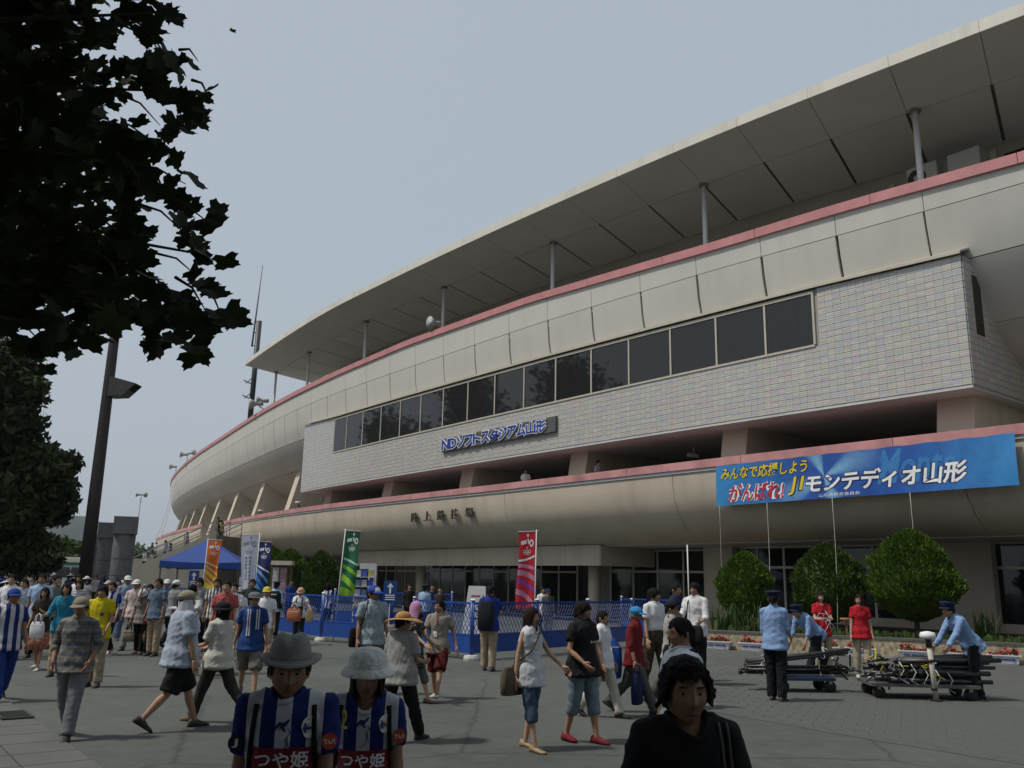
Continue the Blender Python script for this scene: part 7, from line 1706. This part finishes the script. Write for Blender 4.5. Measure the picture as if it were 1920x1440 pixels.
# ================================================================== HAND CARTS
M_pipe = mat('black_pipe', (.02,.02,.022), .4, .2, 6, spec=.5); M_cartb = mat('cart_blue', (.015,.03,.075), .5, .1); M_deckg = mat('deck_grey', (.10,.10,.10), .6, .2, 5); M_rub = mat('rubber', (.025,.025,.025), .8, .1); M_zinc = mat('zinc', (.35,.35,.34), .4, .15, metal=.5)
def cart(label, px, py, rot, L, Wd, hdl):
    p = gnd(px,py); t = thing('hand_cart', label, 'cart', (p[0],p[1],0), rot)
    MB().box((0,0,.23),(L,Wd,.05)).build('deck', M_cartb if hdl else M_deckg, t)
    for x in (-L*.42,L*.42):
        for y in (-Wd*.38,Wd*.38):
            MB().tube([(x,y-.025,.105),(x,y+.025,.105)], .105, 14).build('wheel', M_rub, t, True); MB().box((x,y,.18),(.06,.08,.06)).build('caster', M_zinc, t)
    if hdl:
        for y in (-Wd*.4,Wd*.4): MB().tube([(-L*.48,y,.22),(-L*.5,y,1.0)], .018, 8).build('handle_post', M_pipe, t, True)
        MB().tube([(-L*.5,-Wd*.4,1.0),(-L*.5,0,1.04),(-L*.5,Wd*.4,1.0)], .018, 8).build('handle_bar', M_pipe, t, True)
        MB().box((-L*.5,0,.62),(.012,Wd*.76,.5)).build('back_plate', M_pipe, t); MB().box((-L*.51,.06,.6),(.008,.1,.14)).build('label_plate', M_wht, t)
    return t, Vector((p[0],p[1],0))
c1, o1 = cart('blue hand cart stacked with black pipes beside the standing guard', 1503, 1296, R_(4), 1.0, .62, True)
def pole_bundle(lab, pts, n, seed, base=True, r=.024):
    r_ = np.random.default_rng(seed); a = Vector(pts[0]); b = Vector(pts[1]); t = thing('pole_bundle', lab, 'poles', tuple(a)); d = (b-a).normalized(); sx = d.cross(Vector((0,0,1))).normalized()
    for k in range(n):
        off = sx*r_.uniform(-.10,.10) + Vector((0,0,.05*(k//4)+r_.uniform(0,.015))); e0 = d*r_.uniform(-.10,.10); e1 = d*r_.uniform(-.15,.1)
        o = MB().tube([off+e0, (b-a)+off+e1], r, 8).build('pole', M_pipe, t, True)
        if k % 3 == 0: MB().tube([off+e0-d*.02, off+e0+d*.015], r*2.0, 10).build('pole_end', M_pipe, t, True)
    for u in (.18,.75):
        q = (b-a)*u; MB().tube([q+sx*.13+Vector((0,0,-.02)), q+Vector((0,0,.16)), q-sx*.13+Vector((0,0,-.02)), q+Vector((0,0,-.05)), q+sx*.13+Vector((0,0,-.02))], .008, 6).build('tie_cord', WHITE, t, True)
        for k in range(3): MB().tube([q+Vector((0,0,.15)), q+Vector((r_.normal(0,.06),-.08,.22-.1*k))], .006, 5).build('tie_end', WHITE, t)
    return t
q0 = o1; pole_bundle('lower bundle of black poles lying along the hand cart', (q0+Vector((-1.02,-.05,.30)), q0+Vector((.78,.10,.31))), 9, 1); pole_bundle('upper bundle of black poles tilted across the hand cart', (q0+Vector((-.92,.1,.42)), q0+Vector((.86,.0,.66))), 7, 2)
MB2 = thing('metal_brackets', 'heap of dark metal brackets at the end of the hand cart', 'brackets', tuple(q0+Vector((.62,-.05,.40)))); r_ = np.random.default_rng(9)
for k in range(22): a = Vector((r_.uniform(-.15,.3), r_.uniform(-.15,.15), r_.uniform(-.10,.06))); MB().bar(a, a+Vector(r_.normal(0,.11,3)), .03, .02).build('bracket', M_pipe if k % 4 else M_zinc, MB2)
c2_, o2 = cart('low trolley heaped with black tubes and straps in front of the leaning guard', 1722, 1308, R_(-6), 1.75, .85, False)
t = thing('tube_heap', 'heap of black tubes with pale open ends and yellow straps on the low trolley', 'tubes', tuple(o2+Vector((0,0,.27)))); r_ = np.random.default_rng(4)
for k in range(42):
    ln_ = r_.uniform(1.25,1.7); row = k//9; y = -.34+(k%9)*.082+row*.02; z = .035+row*.072+r_.uniform(0,.02); x0_ = -.98+r_.uniform(0,.42)+row*.06; dz = r_.uniform(-.02,.10)
    MB().tube([(x0_,y+r_.normal(0,.02),z),(x0_+ln_,y+.30*r_.uniform(-.6,1),z+dz)], r_.choice([.022,.03,.036,.04]), 8).build('tube', M_pipe, t, True)
    if r_.uniform() < .6: MB().tube([(x0_-.006,y,z),(x0_-.002,y,z)], .024, 8).build('tube_mouth', M_zinc, t)
M_ystrap = mat('yellow_strap', (.45,.38,.03), .6, .1); 
for k in range(60):
    a = Vector((r_.uniform(-.95,.2), -.30-r_.uniform(0,.14), r_.uniform(.02,.40))); MB().bar(a, a+Vector((r_.normal(0,.1), r_.normal(-.02,.03), r_.normal(0,.07))), .028, .018).build('clamp', [M_pipe,M_pipe,M_zinc,M_pipe,M_ystrap,M_pipe][k%6], t)
for k in range(5):
    a = Vector((-.45+.2*k,-.38,.34-.04*k)); MB().tube([a, a+Vector((.05,-.06,-.12)), a+Vector((-.03,-.05,-.26)), a+Vector((.08,-.05,-.32))], .008, 6).build('cord', WHITE, t, True)
pp = gnd(1756,1316); t = thing('bollard_pole', 'white padded pole with a round white cap standing beside the loaded trolley', 'pole', (pp[0],pp[1],0))
M_wp = mat('off_white_tube', (.50,.47,.40), .6, .08, 6)
MB().tube([(0,0,.02),(-.05,0,.92)], .042, 12).build('shaft', M_wp, t, True); MB().tube([(-.05,0,.86),(-.055,0,1.0)], .05, 12).build('collar', M_pipe, t, True); MB().lathe([(.03,.99),(.12,1.0),(.13,1.05),(.11,1.10),(.02,1.12)], 16, (-.06,0,0)).build('cap', M_white, t, True); MB().lathe([(.1,0),(.1,.03),(.05,.05)], 14).build('foot', M_pipe, t)
for z in (.18,.62): MB().tube([(-.01-.05*z,0,z),(-.012-.05*z,0,z+.05)], .052, 12).build('band', M_pipe, t, True)
bpy.data.scenes.remove(_TMP)
